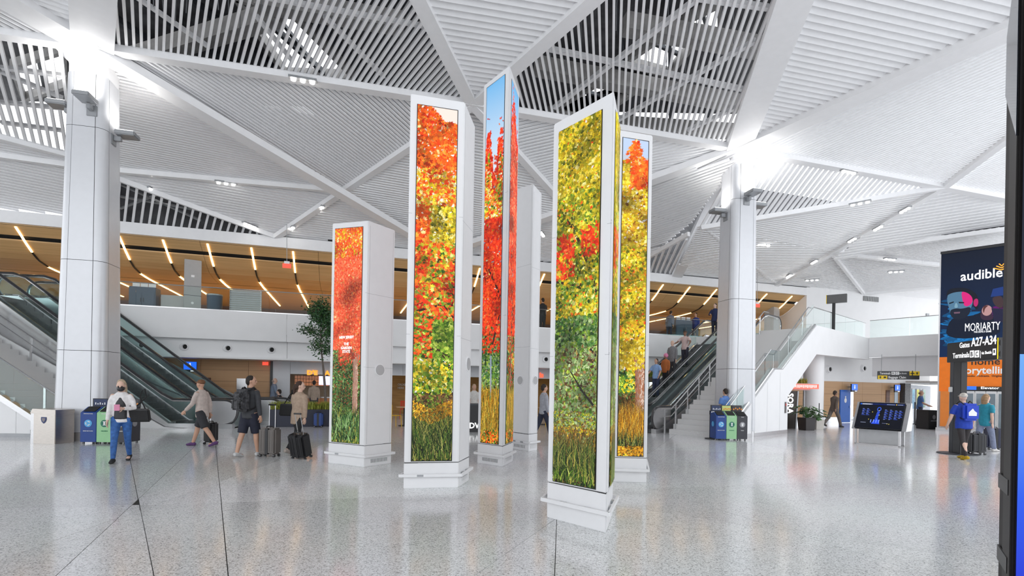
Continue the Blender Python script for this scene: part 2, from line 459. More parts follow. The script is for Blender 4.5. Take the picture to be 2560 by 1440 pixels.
# beams and bands
def band(label, a, b, w, h, drop=.0, w2=None, name='ceiling_beam'):
    A, B = ND[a] if isinstance(a, str) else a, ND[b] if isinstance(b, str) else b
    o = MB().beam(A, B, w, h, drop=drop, w2=w2).build(name, BEAMW, weld=True)
    return struct(o, label)
band('wide smooth white band from big column to centre of balcony', 'L', 'E', .55, .22, .02, .4)
band('wide smooth white band from right column to centre of balcony', 'R', 'E', .55, .22, .02, .4)
band('wide smooth white band over top of big column', 'L', 'N1', .85, .22, .02)
band('smooth white band slanting left above big column', 'L', 'N4', .75, .22, .02)
band('wide smooth white band rising from right column', 'R', 'N2', .78, .22, .02)
band('wide smooth white band from right column towards near right', 'R', 'N3', .62, .22, .02)
band('white band from right column down to escalators', 'R', 'S', .55, .2, .02)
for a, b, w in (('N0', 'L', .3), ('L', 'C', .3), ('C', 'R', .3), ('R', 'D', .3), ('D', 'G', .3), ('C', 'N1', .36), ('C', 'N2', .36), ('C', 'X', .26), ('X', 'Fa', .26),
                ('C', 'X2', .26), ('D', 'K', .3), ('K', 'T', .26), ('K', 'Kr', .22), ('K', 'Kd', .22), ('Hl', 'Hc', .2), ('Hc', 'X', .2), ('c1', 'c2', .2), ('Kd', 'F2', .22),
                ('D', 'q2', .2), ('K', 'F2', .14), ('Hc', 'Fa', .12), ('D', 'N3', .25), ('q1', 'Fq', .12)):
    band('narrow white ceiling beam between slat panels', a, b, w, .18, .0)

# roof deck with skylights above
ZD = 13.2
def deck(holes, x0, x1, y0, y1):
    bm = bmesh.new()
    def loop(pts):
        vs = [bm.verts.new((p[0], p[1], ZD)) for p in pts]
        for i in range(len(vs)): bm.edges.new((vs[i], vs[(i + 1) % len(vs)]))
    loop([(x0, y0), (x1, y0), (x1, y1), (x0, y1)])
    for h in holes: loop(h)
    bmesh.ops.triangle_fill(bm, use_beauty=True, use_dissolve=False, edges=bm.edges[:])
    me = bpy.data.meshes.new('roof_deck'); bm.to_mesh(me); bm.free(); me.materials.append(DARKD)
    o = bpy.data.objects.new('roof_deck', me); COL.objects.link(o)
    return struct(o, 'dark corrugated roof deck above the open slats')
def hp(pts): return [tuple(atz(u, v, ZD)[:2]) for u, v in pts]
skyA = hp([(590, -25), (735, 20), (885, 178), (712, 172)])
skyC = hp([(1560, 142), (1690, 50), (1735, 92), (1672, 172)])
skyC3 = hp([(1708, 38), (1800, -10), (1800, 80), (1748, 92)])
skyC2 = hp([(1372, 268), (1530, 172), (1620, 190), (1480, 290)])
skyI = hp([(30, 150), (160, 110), (165, 200), (60, 235)])
holes = [skyA, skyC, skyC2, skyC3, skyI]
rect = lambda x0, x1, y0, y1: [(x0, y0), (x1, y0), (x1, y1), (x0, y1)]
deck(holes, -30, 9.2, -6, 21.5)
up_ = MB()
up_.obox(M(-17.6, .35, ZF), ME1 * 50.4, ME2 * .2, (0, 0, ZD - ZF + .1))
struct(up_.build('roof_upstand', DARKD, weld=True), 'dark wall closing the roof space above the balcony fascia')
up_ = MB().prism([M(-9, .4, ZD), M(3, .4, ZD), Vector((3, 21.4, ZD)), Vector((-9, 21.4, ZD))], (0, 0, .05))
struct(up_.build('roof_deck', DARKD, weld=True), 'dark roof deck edge above the balcony fascia')
MATS['deck_rib'] = STEELD
# ribs, trusses and hangers in the roof space
roof = sroot('roof_structure', (0, 12, ZD - .5), label='dark steel joists, pale concrete edges and hangers above the slats')
for i in range(16):
    x = -16 + i * 1.6
    a, b = Vector((x, 6, ZD - .12)), Vector((x + 5, 22, ZD - .12))
    MB().beam(a, b, .12, .2).build('joist', STEELD, roof, world=True, weld=True)
for hset in (skyA, skyC, skyC2, skyC3, skyI):
    for i in range(4):
        a, b = hset[i], hset[(i + 1) % 4]
        MB().beam((*a, ZD - .15), (*b, ZD - .15), .14, .35).build('skylight_curb', CONC, roof, world=True, weld=True)
    c = [sum((Vector((*p, ZD - .05)) for p in q), Vector((0, 0, 0))) / 2 for q in ((hset[0], hset[1]), (hset[2], hset[3]))]
    MB().beam(c[0], c[1], .1, .12).build('skylight_bar', STEELD, roof, world=True, weld=True)
for a, b in (((320, 150), (700, 35)), ((640, 0), (1010, 60)), ((1340, 165), (1850, 260)), ((1560, 60), (1900, 120)), ((1400, 300), (1850, 330))):
    MB().beam(atz(*a, ZD - .7), atz(*b, ZD - .7), .45, .5).build('roof_girder', CONC, roof, world=True, weld=True)
for i in range(26):
    u, v = (330 + i * 27, random.uniform(10, 110)) if i < 13 else (1330 + (i - 13) * 42, random.uniform(40, 280))
    p = atz(u, v, 10.3)
    MB().tube([p, p + Vector((random.uniform(-.2, .2), random.uniform(-.2, .2), ZD - 10.4))], .012, 5).build('hanger_rod', GREYM, roof, world=True)

# recessed downlight trios in the beams
def downlights(u, v, z, du, dv, where):
    p = atz(u, v, z); q = atz(u + du, v + dv, z); d = (q - p).normalized()
    t = thing('downlight_trio', 'three small round spotlights in a slot of ' + where, 'spotlight', p, math.atan2(d.y, d.x), 'ceiling downlight trios')
    MB().box(-.36, .36, -.075, .075, .0, .06).build('slot', GREYM, t, weld=True)
    for k in (-.24, 0, .24):
        MB().cyl((k, 0), .065, -.05, .03, 14).build('lamp', LAMPW, t)
for a in ((757, 200, 9.86, 30, 5, 'the beam from big column to centre node'), (565, 458, 8.9, 30, 4, 'the level beam right of big column'), (905, 449, 9.2, 12, -8, 'the beam above the band crossing'),
          (800, 522, 8.55, 12, -9, 'the beam below the band crossing'), (728, 572, 7.95, 12, -9, 'the beam end over the balcony fascia'), (392, 478, 8.7, 15, 6, 'the dark grille edge beside big column'), (625, 563, 7.95, 15, 6, 'the dark grille tip over the balcony'),
          (2122, 430, 9.6, 30, 6, 'the beam running right from slim column'), (2262, 525, 9.1, 14, -8, 'the far right ridge beam, highest set'), (2195, 570, 8.8, 14, -8, 'the far right ridge beam, second set down'), (2130, 600, 8.55, 14, -8, 'the far right ridge beam, third set down'),
          (2035, 655, 8.2, 14, -8, 'the short beam below the ridge crossing'), (1972, 690, 7.95, 14, -8, 'the short beam end above escalator wall'), (1910, 612, 8.35, 20, 2, 'the pale panels just behind slim column'), (2225, 648, 8.3, 20, 2, 'the beam towards the advertising tower'),
          (2150, 508, 8.9, 20, -4, 'the edge of the bright slat field'), (1355, 585, 8.2, 8, 10, 'the panel behind the display towers'), (2030, 700, 7.85, 18, -1, 'the grey triangle edge near end wall'), (2240, 679, 7.95, 18, -1, 'the grey triangle edge beside the advertising tower')):
    downlights(*a)

# ================================================================== COLUMNS
def rrect(cx, cy, half, r, rot, z, nseg=6):
    P = []
    for k, (sx, sy) in enumerate(((1, 1), (-1, 1), (-1, -1), (1, -1))):
        for j in range(nseg + 1):
            a = math.pi / 2 * (k + j / nseg)
            P.append(((half - r) * sx + r * math.cos(a), (half - r) * sy + r * math.sin(a)))
    c, s_ = math.cos(rot), math.sin(rot)
    return [Vector((cx + x * c - y * s_, cy + x * s_ + y * c, z)) for x, y in P]
def column(label, center, w0, w1, ztop, rot, joints, group=None):
    t = sroot('column', (center[0], center[1], 0), label=label)
    t['category'] = 'column'
    del t['kind']
    nseg = 7; K = nseg + 1
    hw = lambda z: (w0 + (w1 - w0) * z / ztop) / 2
    rad = lambda z: hw(z) * .46
    ring = lambda z, off=0.0: rrect(0, 0, hw(z) + off, rad(z), rot, z, nseg)
    MB().loft([ring(0.02, -.03), ring(ztop, -.03)]).build('core', GAPB, t)
    MB().loft([ring(0, -.012), ring(.22, -.012)]).build('base_ring', STEEL, t, smooth=True)
    zs = [.22] + joints + [ztop - .35]
    def strip(ia, ib, za, zb, name):
        a0, b0 = ring(za), ring(zb)
        idx = [i % (4 * K) for i in range(ia, ib + 1)]
        rings = []
        for rg in (a0, b0):
            inn = [p * 1 for p in rg]
            rings.append([rg[i] for i in idx] + [Vector((rg[i].x * .97, rg[i].y * .97, rg[i].z)) for i in reversed(idx)])
        # shrink ends slightly for a joint
        for r_ in rings:
            e = (r_[1] - r_[0]).normalized() * .006; r_[0] += e; r_[-1] += e
            n_ = len(idx); e = (r_[n_ - 2] - r_[n_ - 1]).normalized() * .006; r_[n_ - 1] += e; r_[n_] += e
        MB().loft(rings).build(name, CLAD, t, smooth=.6)
    for za, zb in zip(zs[:-1], zs[1:]):
        for k in range(4):
            strip(k * K, k * K + nseg, za + .006, zb - .006, 'corner_cladding')
            strip(k * K + nseg, k * K + nseg + 1, za + .006, zb - .006, 'cladding_panel')
    # flared head
    zz = ztop - .35; rings = []
    for q, dz in ((0, 0), (.0, .25), (.05, .45), (.2, .62), (.42, .72)):
        rings.append(rrect(0, 0, hw(zz) + q - .01, rad(zz) + q * .6, rot, zz + dz, nseg))
    MB().loft(rings).build('column_head', BEAMW, t, smooth=.8)
    return t
cLc = flr(214, 1101) + Vector((-.22, .35, 0)); cRc = flr(1843, 1092) + Vector((.02, .3, 0))
column('large tapered silver-white column with rounded corners beside left escalators', cLc, 1.19, .90, 9.95, math.radians(14), [2.35, 4.7, 8.2])
column('tapered silver-white column with rounded corners beside right escalators', cRc, 1.10, .92, 9.75, math.radians(12), [2.35, 4.75, 8.2])
def flood(c, w0, w1, ztop, rot, face, off, z, label):
    """lamp fixed to a column face: face 0 right, -1 front, 2 left (quarter turns)"""
    na = rot + face * math.pi / 2; n = Vector((math.cos(na), math.sin(na), 0)); sd = Vector((-n.y, n.x, 0))
    hw = (w0 + (w1 - w0) * z / ztop) / 2
    p = c + n * (hw + .15) + sd * off; p.z = z
    t = thing('floodlight', label, 'floodlight', p, na + math.pi / 2, 'grey floodlights on the columns')
    MB().box(-.19, .19, -.42, .06, -.02, .10).build('housing', GREYM, t, bevel=.02)
    MB().box(-.16, .16, -.38, .02, .10, .112).build('lens', mat('floodlight_lens', (.9, .9, .9), .4, emit=(1, .98, .95), estr=3.0), t, weld=True)
    MB().box(-.05, .05, -.05, .12, -.16, -.03).build('bracket', GREYM, t, bevel=.01)
    MB().box(-.12, .12, .12, .165, -.28, .0).build('wall_plate', GREYM, t, bevel=.01)
    ld = bpy.data.lights.new('uplight', 'SPOT'); ld.energy = 55; ld.spot_size = math.radians(150); ld.spot_blend = 1.0; ld.shadow_soft_size = .12; ld.color = (1, .98, .95)
    lo = bpy.data.objects.new('uplight', ld); COL.objects.link(lo); lo.parent = t; lo.location = (0, -.18, .16); lo.rotation_euler = (math.pi - .25, 0, 0)
aL = (cLc, 1.19, .90, 9.95, math.radians(14)); aR = (cRc, 1.10, .92, 9.75, math.radians(12))
flood(*aL, -1, .18, zat(262, 285, cLc), 'grey box floodlight on front face of large column')
flood(*aL, 2, .0, zat(158, 275, cLc), 'grey box floodlight on side of large column facing the open slats')
flood(*aL, 0, -.05, zat(300, 335, cLc), 'grey box floodlight on balcony side of large column')
flood(*aR, -1, -.02, zat(1838, 505, cRc), 'grey box floodlight on front face of right column')
flood(*aR, 2, .0, zat(1803, 535, cRc), 'grey box floodlight on escalator side of right column')
flood(*aR, 0, .0, zat(1886, 512, cRc), 'grey box floodlight on far side of right column')
# ================================================================== BALCONY (mezzanine) AND BACK WALLS
ZM, ZC = 4.30, 4.50                     # balcony floor, kerb top
ZS1, ZS2 = 3.32, 2.56                   # underside of kerb band, underside of inset band
TL, TR = -27.0, mt(2015, 0, 735)
OAK = wood('honey_oak_board', (.60, .37, .16), (.74, .48, .23), .5, (.35, 14, 14))
OAKW = wood('light_oak_wall', (.50, .29, .14), (.60, .36, .185), .5, (.3, 10, 22))
DKWOOD = wood('dark_walnut_wall', (.075, .045, .04), (.12, .075, .065), .5, (.3, 10, 20))
GREYF = WHITE
balc = sroot('balcony', M(0, 0, 0), MANG, label='white balcony edge with kerb band and recessed lower band')
def mloc(root=None): return root
# local frame of balc: x = t, y = s
MB().box(TL, TR + 2.2, 0.02, 16, 3.62, ZM).build('slab', WALLW, balc, weld=True)
step = 7.2
TLB = mt(205, 0, 800)
k = TLB
while k < TR + 2.2:
    e = min(k + step, TR + 2.2)
    MB().box(k + .006, e - .006, -.0, .3, ZS1, ZC).build('fascia_panel', WALLW, balc, weld=True)
    MB().box(k + .006, e - .006, .32, .5, ZS2, ZS1 + .02).build('inset_panel', WALLW, balc, weld=True)
    k = e
MB().box(TLB, TR + 2.2, .12, 1.7, ZS2 - .02, ZS2 + .06).build('soffit', WALLW, balc, weld=True)
# jet nozzles in the inset band
def nozzle(p, nrm, label, grp, r=.15):
    t = thing('air_nozzle', label, 'air nozzle', p, math.atan2(nrm.y, nrm.x) + math.pi / 2, grp)
    MB().disc((0, .02, 0), (0, -1, 0), r * 1.28, .03, 24, r * 1.2).build('flange', WHITE, t, smooth=True)
    mb = MB()
    mb.loft([[(q * math.cos(a) + .02 * j, y, q * math.sin(a)) for a in [2 * math.pi * i / 24 for i in range(24)]] for j, (q, y) in enumerate(((r * 1.05, .0), (r * 1.0, -.07), (r * .68, -.09), (r * .62, -.03)))], cap=False)
    mb.build('nozzle_ring', WHITE, t, smooth=True)
    MB().disc((.05, -.015, 0), (0, -1, 0), r * .66, .012, 20).build('throat', GAPB, t)
nl = -ME2
for u, v in ((351, 850), (460, 855), (568, 859), (677, 863)):
    nozzle(M(mt(u, .32, v), .32, 2.98), nl, 'round white jet air nozzle in balcony band above timber restroom wall', 'air nozzles in the balcony band')
for u, lab in ((1362, 'round white jet air nozzle seen in gap beside rear display tower'), (1647, 'round white jet air nozzle beside people on escalator')):
    nozzle(M(mt(u, .32, 893), .32, 2.98), nl, lab, 'air nozzles in the balcony band')
# glass balustrade
bal = thing('glass_balustrade', 'frameless clear glass balustrade with slim steel rail along the timber-ceiled balcony', 'balustrade', M(0, .12, 0), MANG)
k = TLB + .1
pane = None
while k < mt(1790, 0, 830):
    if pane is None: pane = MB().box(.01, 1.59, 0, .018, ZC, ZC + .92).build('glass_pane', GLASS, bal, weld=True); pane.location = (k, 0, 0)
    else: inst(pane, bal, (k, 0, 0))
    k += 1.6
MB().tube([(TLB, .01, ZC + .94), (k, .01, ZC + .94)], .022, 8).build('top_rail', STEEL, bal)
MB().box(TLB, k, -.02, .04, ZC - .01, ZC + .05).build('base_shoe', STEEL, bal, weld=True)
# grey upper fascia and timber ceiling
up = sroot('trim_1', M(0, 0, 0), MANG, label='smooth fascia over the timber balcony ceiling')
MB().box(TL, TR, -.05, .1, 7.30, ZF + .02).build('fascia', GREYF, up, weld=True)
MB().box(TL, TR, .1, .5, 7.26, 7.34).build('shadow_gap_strip', BLACK, up, weld=True)  # black strip put in for the shade of the gap under the fascia
prof = [(.08, 7.28), (.55, 6.98), (.75, 6.83), (1.3, 6.50), (1.7, 6.32), (2.4, 6.20), (3.4, 6.16), (3.6, 6.16), (7.0, 6.16), (11.5, 6.16)]
tc_ = sroot('ceiling', M(0, 0, 0), MANG, label='honey timber board ceiling over the balcony, curving down from the fascia')
tsplit = [TL + i * (TR - TL) / 10 for i in range(11)]
rows = [(0, 1), (2, 6), (7, 9)]
for a, b in rows:
    for i in range(10):
        t0, t1 = tsplit[i] + .006, tsplit[i + 1] - .006
        pr = prof[a:b + 1]
        MB().prism([(t0, s, z) for s, z in pr] + [(t0, s, z + .05) for s, z in reversed(pr)], (t1 - t0, 0, 0)).build('timber_panel', OAK, tc_, weld=True)
MB().prism([(TL, s, z + .12) for s, z in prof] + [(TL, s, z + .16) for s, z in reversed(prof)], (TR - TL, 0, 0)).build('backing', GAPB, tc_, weld=True)
# warm light strips, each a bright run, a dark bend and a second bright run
us = [30, 40 - 150, 296, 406, 518, 628, 733]
starts = [mt(u, .1, 590) for u in (36, 166, 296, 406, 518, 628, 733, 838, 945, 1055)] + [mt(u, .1, 700) for u in (1200, 1258, 1362, 1455, 1560, 1660, 1727, 1794, 1920, 1983)]
for i, t0 in enumerate(starts):
    if t0 > TR - .2: continue
    lg = thing('light_strip', 'warm linear light strip bent along the timber balcony ceiling', 'light strip', M(t0, .1, 6.1), MANG, 'warm light strips on the timber ceiling')
    def run(name, s0, s1, m_, w=.07, n=6):
        def zz(s):
            for (a, za), (b, zb) in zip(prof[:-1], prof[1:]):
                if a <= s <= b: return za + (zb - za) * (s - a) / (b - a)
            return prof[-1][1]
        ss = [s0 + (s1 - s0) * j / n for j in range(n + 1)]
        MB().loft([[(-w / 2, s - .1, zz(s) - .035 - 6.1), (w / 2, s - .1, zz(s) - .035 - 6.1), (w / 2, s - .1, zz(s) + .005 - 6.1), (-w / 2, s - .1, zz(s) + .005 - 6.1)] for s in ss]).build(name, m_, lg, weld=True)
    run('bright_run', .16, 1.22, LEDW); run('dark_bend', 1.22, 2.35, BLACK, .06); run('bright_run', 2.35, 6.0, LEDW); run('bright_run', 6.15, 9.8, LEDW)
# rear of balcony
wb = sroot('wall_back', M(0, 0, 0), MANG, label='dark timber rear wall of the balcony')
k = TL; i = 0
while k < TR + 3:
    MB().box(k + .01, k + 2.99, 11.6, 11.8, ZM, 6.2).build('wall_panel', DKWOOD, wb, weld=True)
    k += 3; i += 1
def post(u, label, v=700, s=1.15, w=.62):
    t = thing('balcony_column', label, 'column', M(mt(u, s, v), s, ZM), MANG + .25)
    MB().box(-w / 2, w / 2, -w / 2, w / 2, 0, 2.36).build('shaft', mat('grey_stone_panel', (.42, .42, .42), .4), t, bevel=.015)
    MB().box(-w / 2 - .005, w / 2 + .005, -w / 2 - .005, w / 2 + .005, .86, .875).build('joint_band', GAPB, t)
    MB().disc((0, -w / 2, .55), (0, -1, 0), .05, .03, 12).build('alarm_disc', WHITE, t)
    MB().box(-.06, .06, -w / 2 - .03, -w / 2, 1.62, 1.72).build('alarm_box', WHITE, t, weld=True)
post(482, 'square grey stone column on balcony between light strips')
post(1930, 'square grey stone column on balcony behind right escalator top', 770, 1.3)
# white end wall right of the timber recess
we = sroot('wall_end', M(0, 0, 0), MANG, label='white plaster end wall above the right landing')
MB().prism([(TR, s, z) for s, z in [(-.05, 3.6), (-.05, ZF + .05), (.12, ZF + .05)] + [(.12, 7.30)] + prof[1:6] + [(11.6, 6.16), (11.6, 3.6)]], (.25, 0, 0)).build('reveal', WALLW, we, weld=True)
MB().box(TR + .25, TR + 16, -.05, .15, 4.3, ZF + .4).build('wall_face', WALLW, we, weld=True)
MB().box(mt(2158, -.06, 745), mt(2196, -.06, 745), -.09, -.04, mz(2160, 752, -.06), mz(2160, 740, -.06)).build('vent_grille', mat('grey_grille', (.30, .30, .29), .5, .3), we, weld=True)
for j in range(9):
    a = mt(2158, -.06, 745); b = mt(2196, -.06, 745); x = a + (b - a) * (j + .5) / 9
    MB().box(x - .02, x + .02, -.11, -.085, mz(2160, 752, -.06), mz(2160, 740, -.06)).build('vent_slat', GREYM, we, weld=True)
p = mt(2318, -.06, 787)
MB().box(p - .12, p + .12, -.11, -.04, mz(2318, 790, -.06), mz(2318, 784, -.06)).build('sensor', GREYM, we, weld=True)

# ---------------------------------------------------------------- ground floor rear walls (local frame of the balcony)
lw = sroot('wall_rear', M(0, 0, 0), MANG, label='light oak panel wall with restroom doors under the balcony')
SW = 1.5
tA, tB = mt(-200, SW), mt(676, SW)
nrow = [0.12, .62, 1.12, 1.6, 2.1, 2.58]
k = tA
while k < tB - .3:
    e = min(k + 1.86, tB)
    for z0, z1 in zip(nrow[:-1], nrow[1:]):
        MB().box(k + .005, e - .005, SW, SW + .06, z0 + .004, z1 - .004).build('oak_panel', OAKW, lw, weld=True)
    k = e
MB().box(tA, tB, SW + .06, SW + .2, 0, 2.6).build('backing', GAPB, lw, weld=True)
MB().box(tA, tB, SW - .02, SW + .05, 0, .12).build('base_strip', STEEL, lw, weld=True)
MB().box(tB, tB + .1, SW - .05, SW + .1, 0, 2.6).build('edge_strip', BLACK, lw, weld=True)
# white panelled shop wall with openings
sw = sroot('wall_shops', M(0, 0, 0), MANG, label='pale grey panelled shop front wall under the balcony')
SHOP = mat('pale_grey_panel', (.66, .68, .71), .4, vary=.015)
def shopwall(t0, t1, z0, z1, pw=1.5):
    k = t0
    while k < t1 - .01:
        e = min(k + pw, t1)
        MB().box(k + .005, e - .005, SW, SW + .12, z0, z1).build('wall_panel', SHOP, sw, weld=True)
        k = e
tC, tD = mt(726, SW), mt(838, SW)
shopwall(tB + .1, tC, 0, 2.6, .8)
shopwall(tC, tD, 1.98, 2.6, 1.4)
shopwall(tD, mt(900, SW), 0, 2.6)
shopwall(mt(900, SW), mt(1640, SW), 2.02, 2.6, 1.0)
for u in (930, 1090, 1250, 1420, 1560):
    t0 = mt(u, SW); shopwall(t0 - .2, t0 + .2, 0, 2.02)
shopwall(mt(1640, SW), mt(2015, SW) + 3, 0, 2.6, 1.6)
# inside of the shops
ins = sroot('wall_shop_interior', M(0, 0, 0), MANG, label='shop interiors behind the shop front')
WARM = mat('warm_cream_wall', (.62, .50, .36), .6)
ORT = mat('orange_glazed_tile', (.85, .28, .08), .25)
MB().box(tC - 1, tD + 1, SW + 2.6, SW + 2.7, 0, 2.7).build('rear_wall', WARM, ins, weld=True)
x = tC + .15
while x < tD - .3:
    for r_ in range(3):
        MB().box(x, x + .11, SW + .5, SW + .55, 1.46 + r_ * .16, 1.6 + r_ * .16).build('orange_tile', ORT, ins, weld=True)
    x += .125
MB().box(mt(900, SW), mt(1640, SW), SW + 3.0, SW + 3.1, 0, 2.7).build('rear_wall', wood('amber_timber', (.36, .18, .04), (.55, .30, .08), .5), ins, weld=True)
MB().box(tC - 1, mt(1640, SW), SW + .12, SW + 3, 2.5, 2.56).build('shop_ceiling', mat('warm_ceiling', (.5, .42, .34), .6), ins, weld=True)
for u in (996, 1355):
    t0 = mt(u, SW)
    MB().cyl((t0, SW + 1.2), .22, 2.44, 2.5, 16).build('ceiling_lamp', mat('warm_lamp', (1, .9, .7), .5, emit=(1, .78, .5), estr=5), ins)
# ================================================================== DISPLAY TOWERS
SCREEN = picture('display_screen', .82)
GRILL = mat('speaker_mesh', (.50, .50, .51), .5, .3)
def lin(*c): return np.array(srgb(*c))
PAL = dict(sky=[lin(150, 205, 240), lin(185, 222, 246), lin(225, 238, 250)],
           orange=[lin(252, 96, 22), lin(255, 120, 30), lin(245, 70, 15), lin(255, 150, 50), lin(232, 52, 18), lin(255, 200, 130)],
           red=[lin(240, 62, 22), lin(225, 45, 15), lin(250, 85, 30), lin(205, 38, 18), lin(255, 120, 60), lin(180, 30, 15)],
           salmon=[lin(246, 96, 62), lin(240, 82, 50), lin(250, 120, 84), lin(232, 70, 40), lin(255, 160, 110), lin(214, 60, 36)],
           yellow=[lin(228, 195, 30), lin(245, 215, 70), lin(205, 170, 20), lin(255, 240, 150), lin(180, 150, 18), lin(240, 185, 25)],
           olive=[lin(170, 160, 25), lin(140, 140, 25), lin(200, 185, 40), lin(105, 110, 20), lin(225, 205, 70), lin(85, 92, 18)],
           green=[lin(88, 128, 30), lin(125, 160, 45), lin(165, 185, 70), lin(60, 95, 25), lin(200, 210, 110), lin(45, 72, 20)],
           deep=[lin(52, 92, 38), lin(80, 125, 60), lin(36, 66, 30), lin(120, 160, 90), lin(28, 50, 26), lin(150, 185, 120)],
           mist=[lin(128, 152, 96), lin(104, 128, 78), lin(156, 174, 122), lin(128, 118, 88), lin(84, 100, 62), lin(176, 192, 140)],
           brush=[lin(90, 62, 38), lin(120, 84, 48), lin(70, 50, 30), lin(150, 110, 60), lin(110, 100, 50), lin(176, 146, 80)],
           gold=[lin(214, 150, 30), lin(235, 175, 45), lin(180, 120, 20), lin(150, 95, 18), lin(245, 200, 80), lin(120, 80, 18)],
           grass=[lin(70, 95, 30), lin(110, 130, 45), lin(40, 58, 20), lin(160, 165, 70), lin(28, 40, 16), lin(190, 170, 80)],
           grassd=[lin(34, 52, 22), lin(55, 82, 32), lin(22, 32, 16), lin(92, 120, 48), lin(16, 22, 12), lin(150, 150, 80)],
           white=[lin(255, 252, 246), lin(255, 240, 220), lin(250, 250, 252), lin(255, 245, 200)])
def leaf_shape(kind):
    if kind == 0:   # maple
        a = [90, 68, 58, 40, 22, 8, -15, -40, -70, -90, -110, -140, -165, 172, 158, 140, 122, 112]
        r = [1, .5, .55, .95, .5, .78, .42, .62, .3, .35, .3, .62, .42, .78, .5, .95, .55, .5]
    elif kind == 1:  # oval
        a = [90, 55, 20, -20, -60, -90, -120, 200, 160, 125]; r = [1, .62, .45, .45, .7, .95, .7, .45, .45, .62]
    else:           # ragged clump
        a = list(range(0, 360, 40)); r = [1, .6, .9, .55, 1, .62, .85, .5, .95]
    return np.array([(q * math.cos(math.radians(t)), q * math.sin(math.radians(t))) for t, q in zip(a, r)])
LS = [leaf_shape(k) for k in range(3)]
def foliage(pic, w, zones, hfun, n, size, r):
    n = int(n * 2.0); size *= .68
    ph = r.uniform(0, 6.28, 8); fq = r.uniform(2.5, 13, 8); an = r.uniform(0, 3.14, 8)
    def shade(x, y):
        v = sum(math.sin(fq[k] * (x * math.cos(an[k]) + y * math.sin(an[k])) + ph[k]) for k in range(8)) / 4
        return 1 + max(-.62, min(.5, v * .62))
    """zones: (palette weights) as function of (x, y) fraction; scatter leaf polygons"""
    for i in range(n):
        x = r.uniform(-.02, 1.02) * w; y = r.uniform(0, 1)
        top = hfun(x / w); yy = y * top
        pal, kind, sz = zones(x / w, yy, r)
        if pal is None: continue
        P = PAL[pal]; c = P[min(int(abs(r.normal(0, .42)) * len(P)), len(P) - 1)] * r.uniform(.72, 1.2) * shade(x, yy)
        s_ = size * sz * r.uniform(.55, 1.25); a = r.uniform(0, 6.28); ca, sa = math.cos(a), math.sin(a)
        sq = r.uniform(.5, 1.0)
        pts = LS[kind] * s_ * np.array([1, sq]); pts = pts @ np.array([[ca, sa], [-sa, ca]]) + np.array([x, yy])
        pts[:, 0] = np.clip(pts[:, 0], 0, w); 
        pts[:, 1] = np.minimum(np.clip(pts[:, 1], 0, None), np.array([hfun(q / w) for q in pts[:, 0]]))
        pic.poly([tuple(q) for q in pts], tuple(np.clip(c, 0, 1)), 1.2e-6)
        m_ = len(pts); g0 = r.uniform(.6, .95); g1 = r.uniform(1.05, 1.4); o_ = r.uniform(0, 6.28)
        pic.c[-m_:] = [tuple(np.clip(c * (g0 + (g1 - g0) * (.5 + .5 * math.cos(6.28 * k / m_ + o_))), 0, 1)) for k in range(m_)]
def blades(pic, w, y0, y1, hgt, n, pal, r, bend=.5, wd=.012):
    n = int(n * 1.7); wd *= .58; hgt *= .85
    for i in range(n):
        x = r.uniform(0, w); y = r.uniform(y0, y1); L = hgt * r.uniform(.4, 1.2); b = r.normal(0, bend) * L
        P = PAL[pal]; c = P[r.integers(0, len(P))] * r.uniform(.45, 1.3)
        l, rr = [], []
        for k in range(5):
            t = k / 4; cx = x + b * t * t; cy = y + L * (t - .25 * abs(b / L) * t * t); ww = wd * (1 - t * .9)
            l.append((min(max(cx - ww, 0), w), max(cy, 0))); rr.append((min(max(cx + ww, 0), w), max(cy, 0)))
        pic.poly(l + rr[::-1], tuple(np.clip(c, 0, 1)), 1.2e-6)
def limb(pic, pts, w0, w1, col, w, r, bark=None):
    pts = [Vector((*p, 0)) for p in pts]; l, rr = [], []
    for i, p in enumerate(pts):
        d = (pts[min(i + 1, len(pts) - 1)] - pts[max(i - 1, 0)]).normalized(); ww = w0 + (w1 - w0) * i / (len(pts) - 1)
        n_ = Vector((-d.y, d.x, 0)); l.append((min(max((p + n_ * ww).x, 0), w), (p + n_ * ww).y)); rr.append((min(max((p - n_ * ww).x, 0), w), (p - n_ * ww).y))
    for i in range(len(pts) - 1):
        pic.poly([l[i], l[i + 1], rr[i + 1], rr[i]], tuple(col), 1.2e-6)
    if bark:
        for k in range(260):
            i = r.integers(0, len(pts) - 1); t = r.uniform(0, 1); q = r.uniform(0, 1)
            a = Vector(l[i]).lerp(Vector(l[i + 1]), t); b = Vector(rr[i]).lerp(Vector(rr[i + 1]), t); c = a.lerp(b, q)
            sh = bark[0] * (1 - q) + bark[1] * q; hh = r.uniform(.02, .07)
            x0, x1 = max(c.x - .006, 0), min(c.x + .006, w)
            if x1 > x0: pic.poly([(x0, c.y), (x1, c.y + .008), (x1, c.y + hh), (x0, c.y + hh - .008)], tuple(np.clip(sh * r.uniform(.6, 1.25), 0, 1)), 1.2e-6)

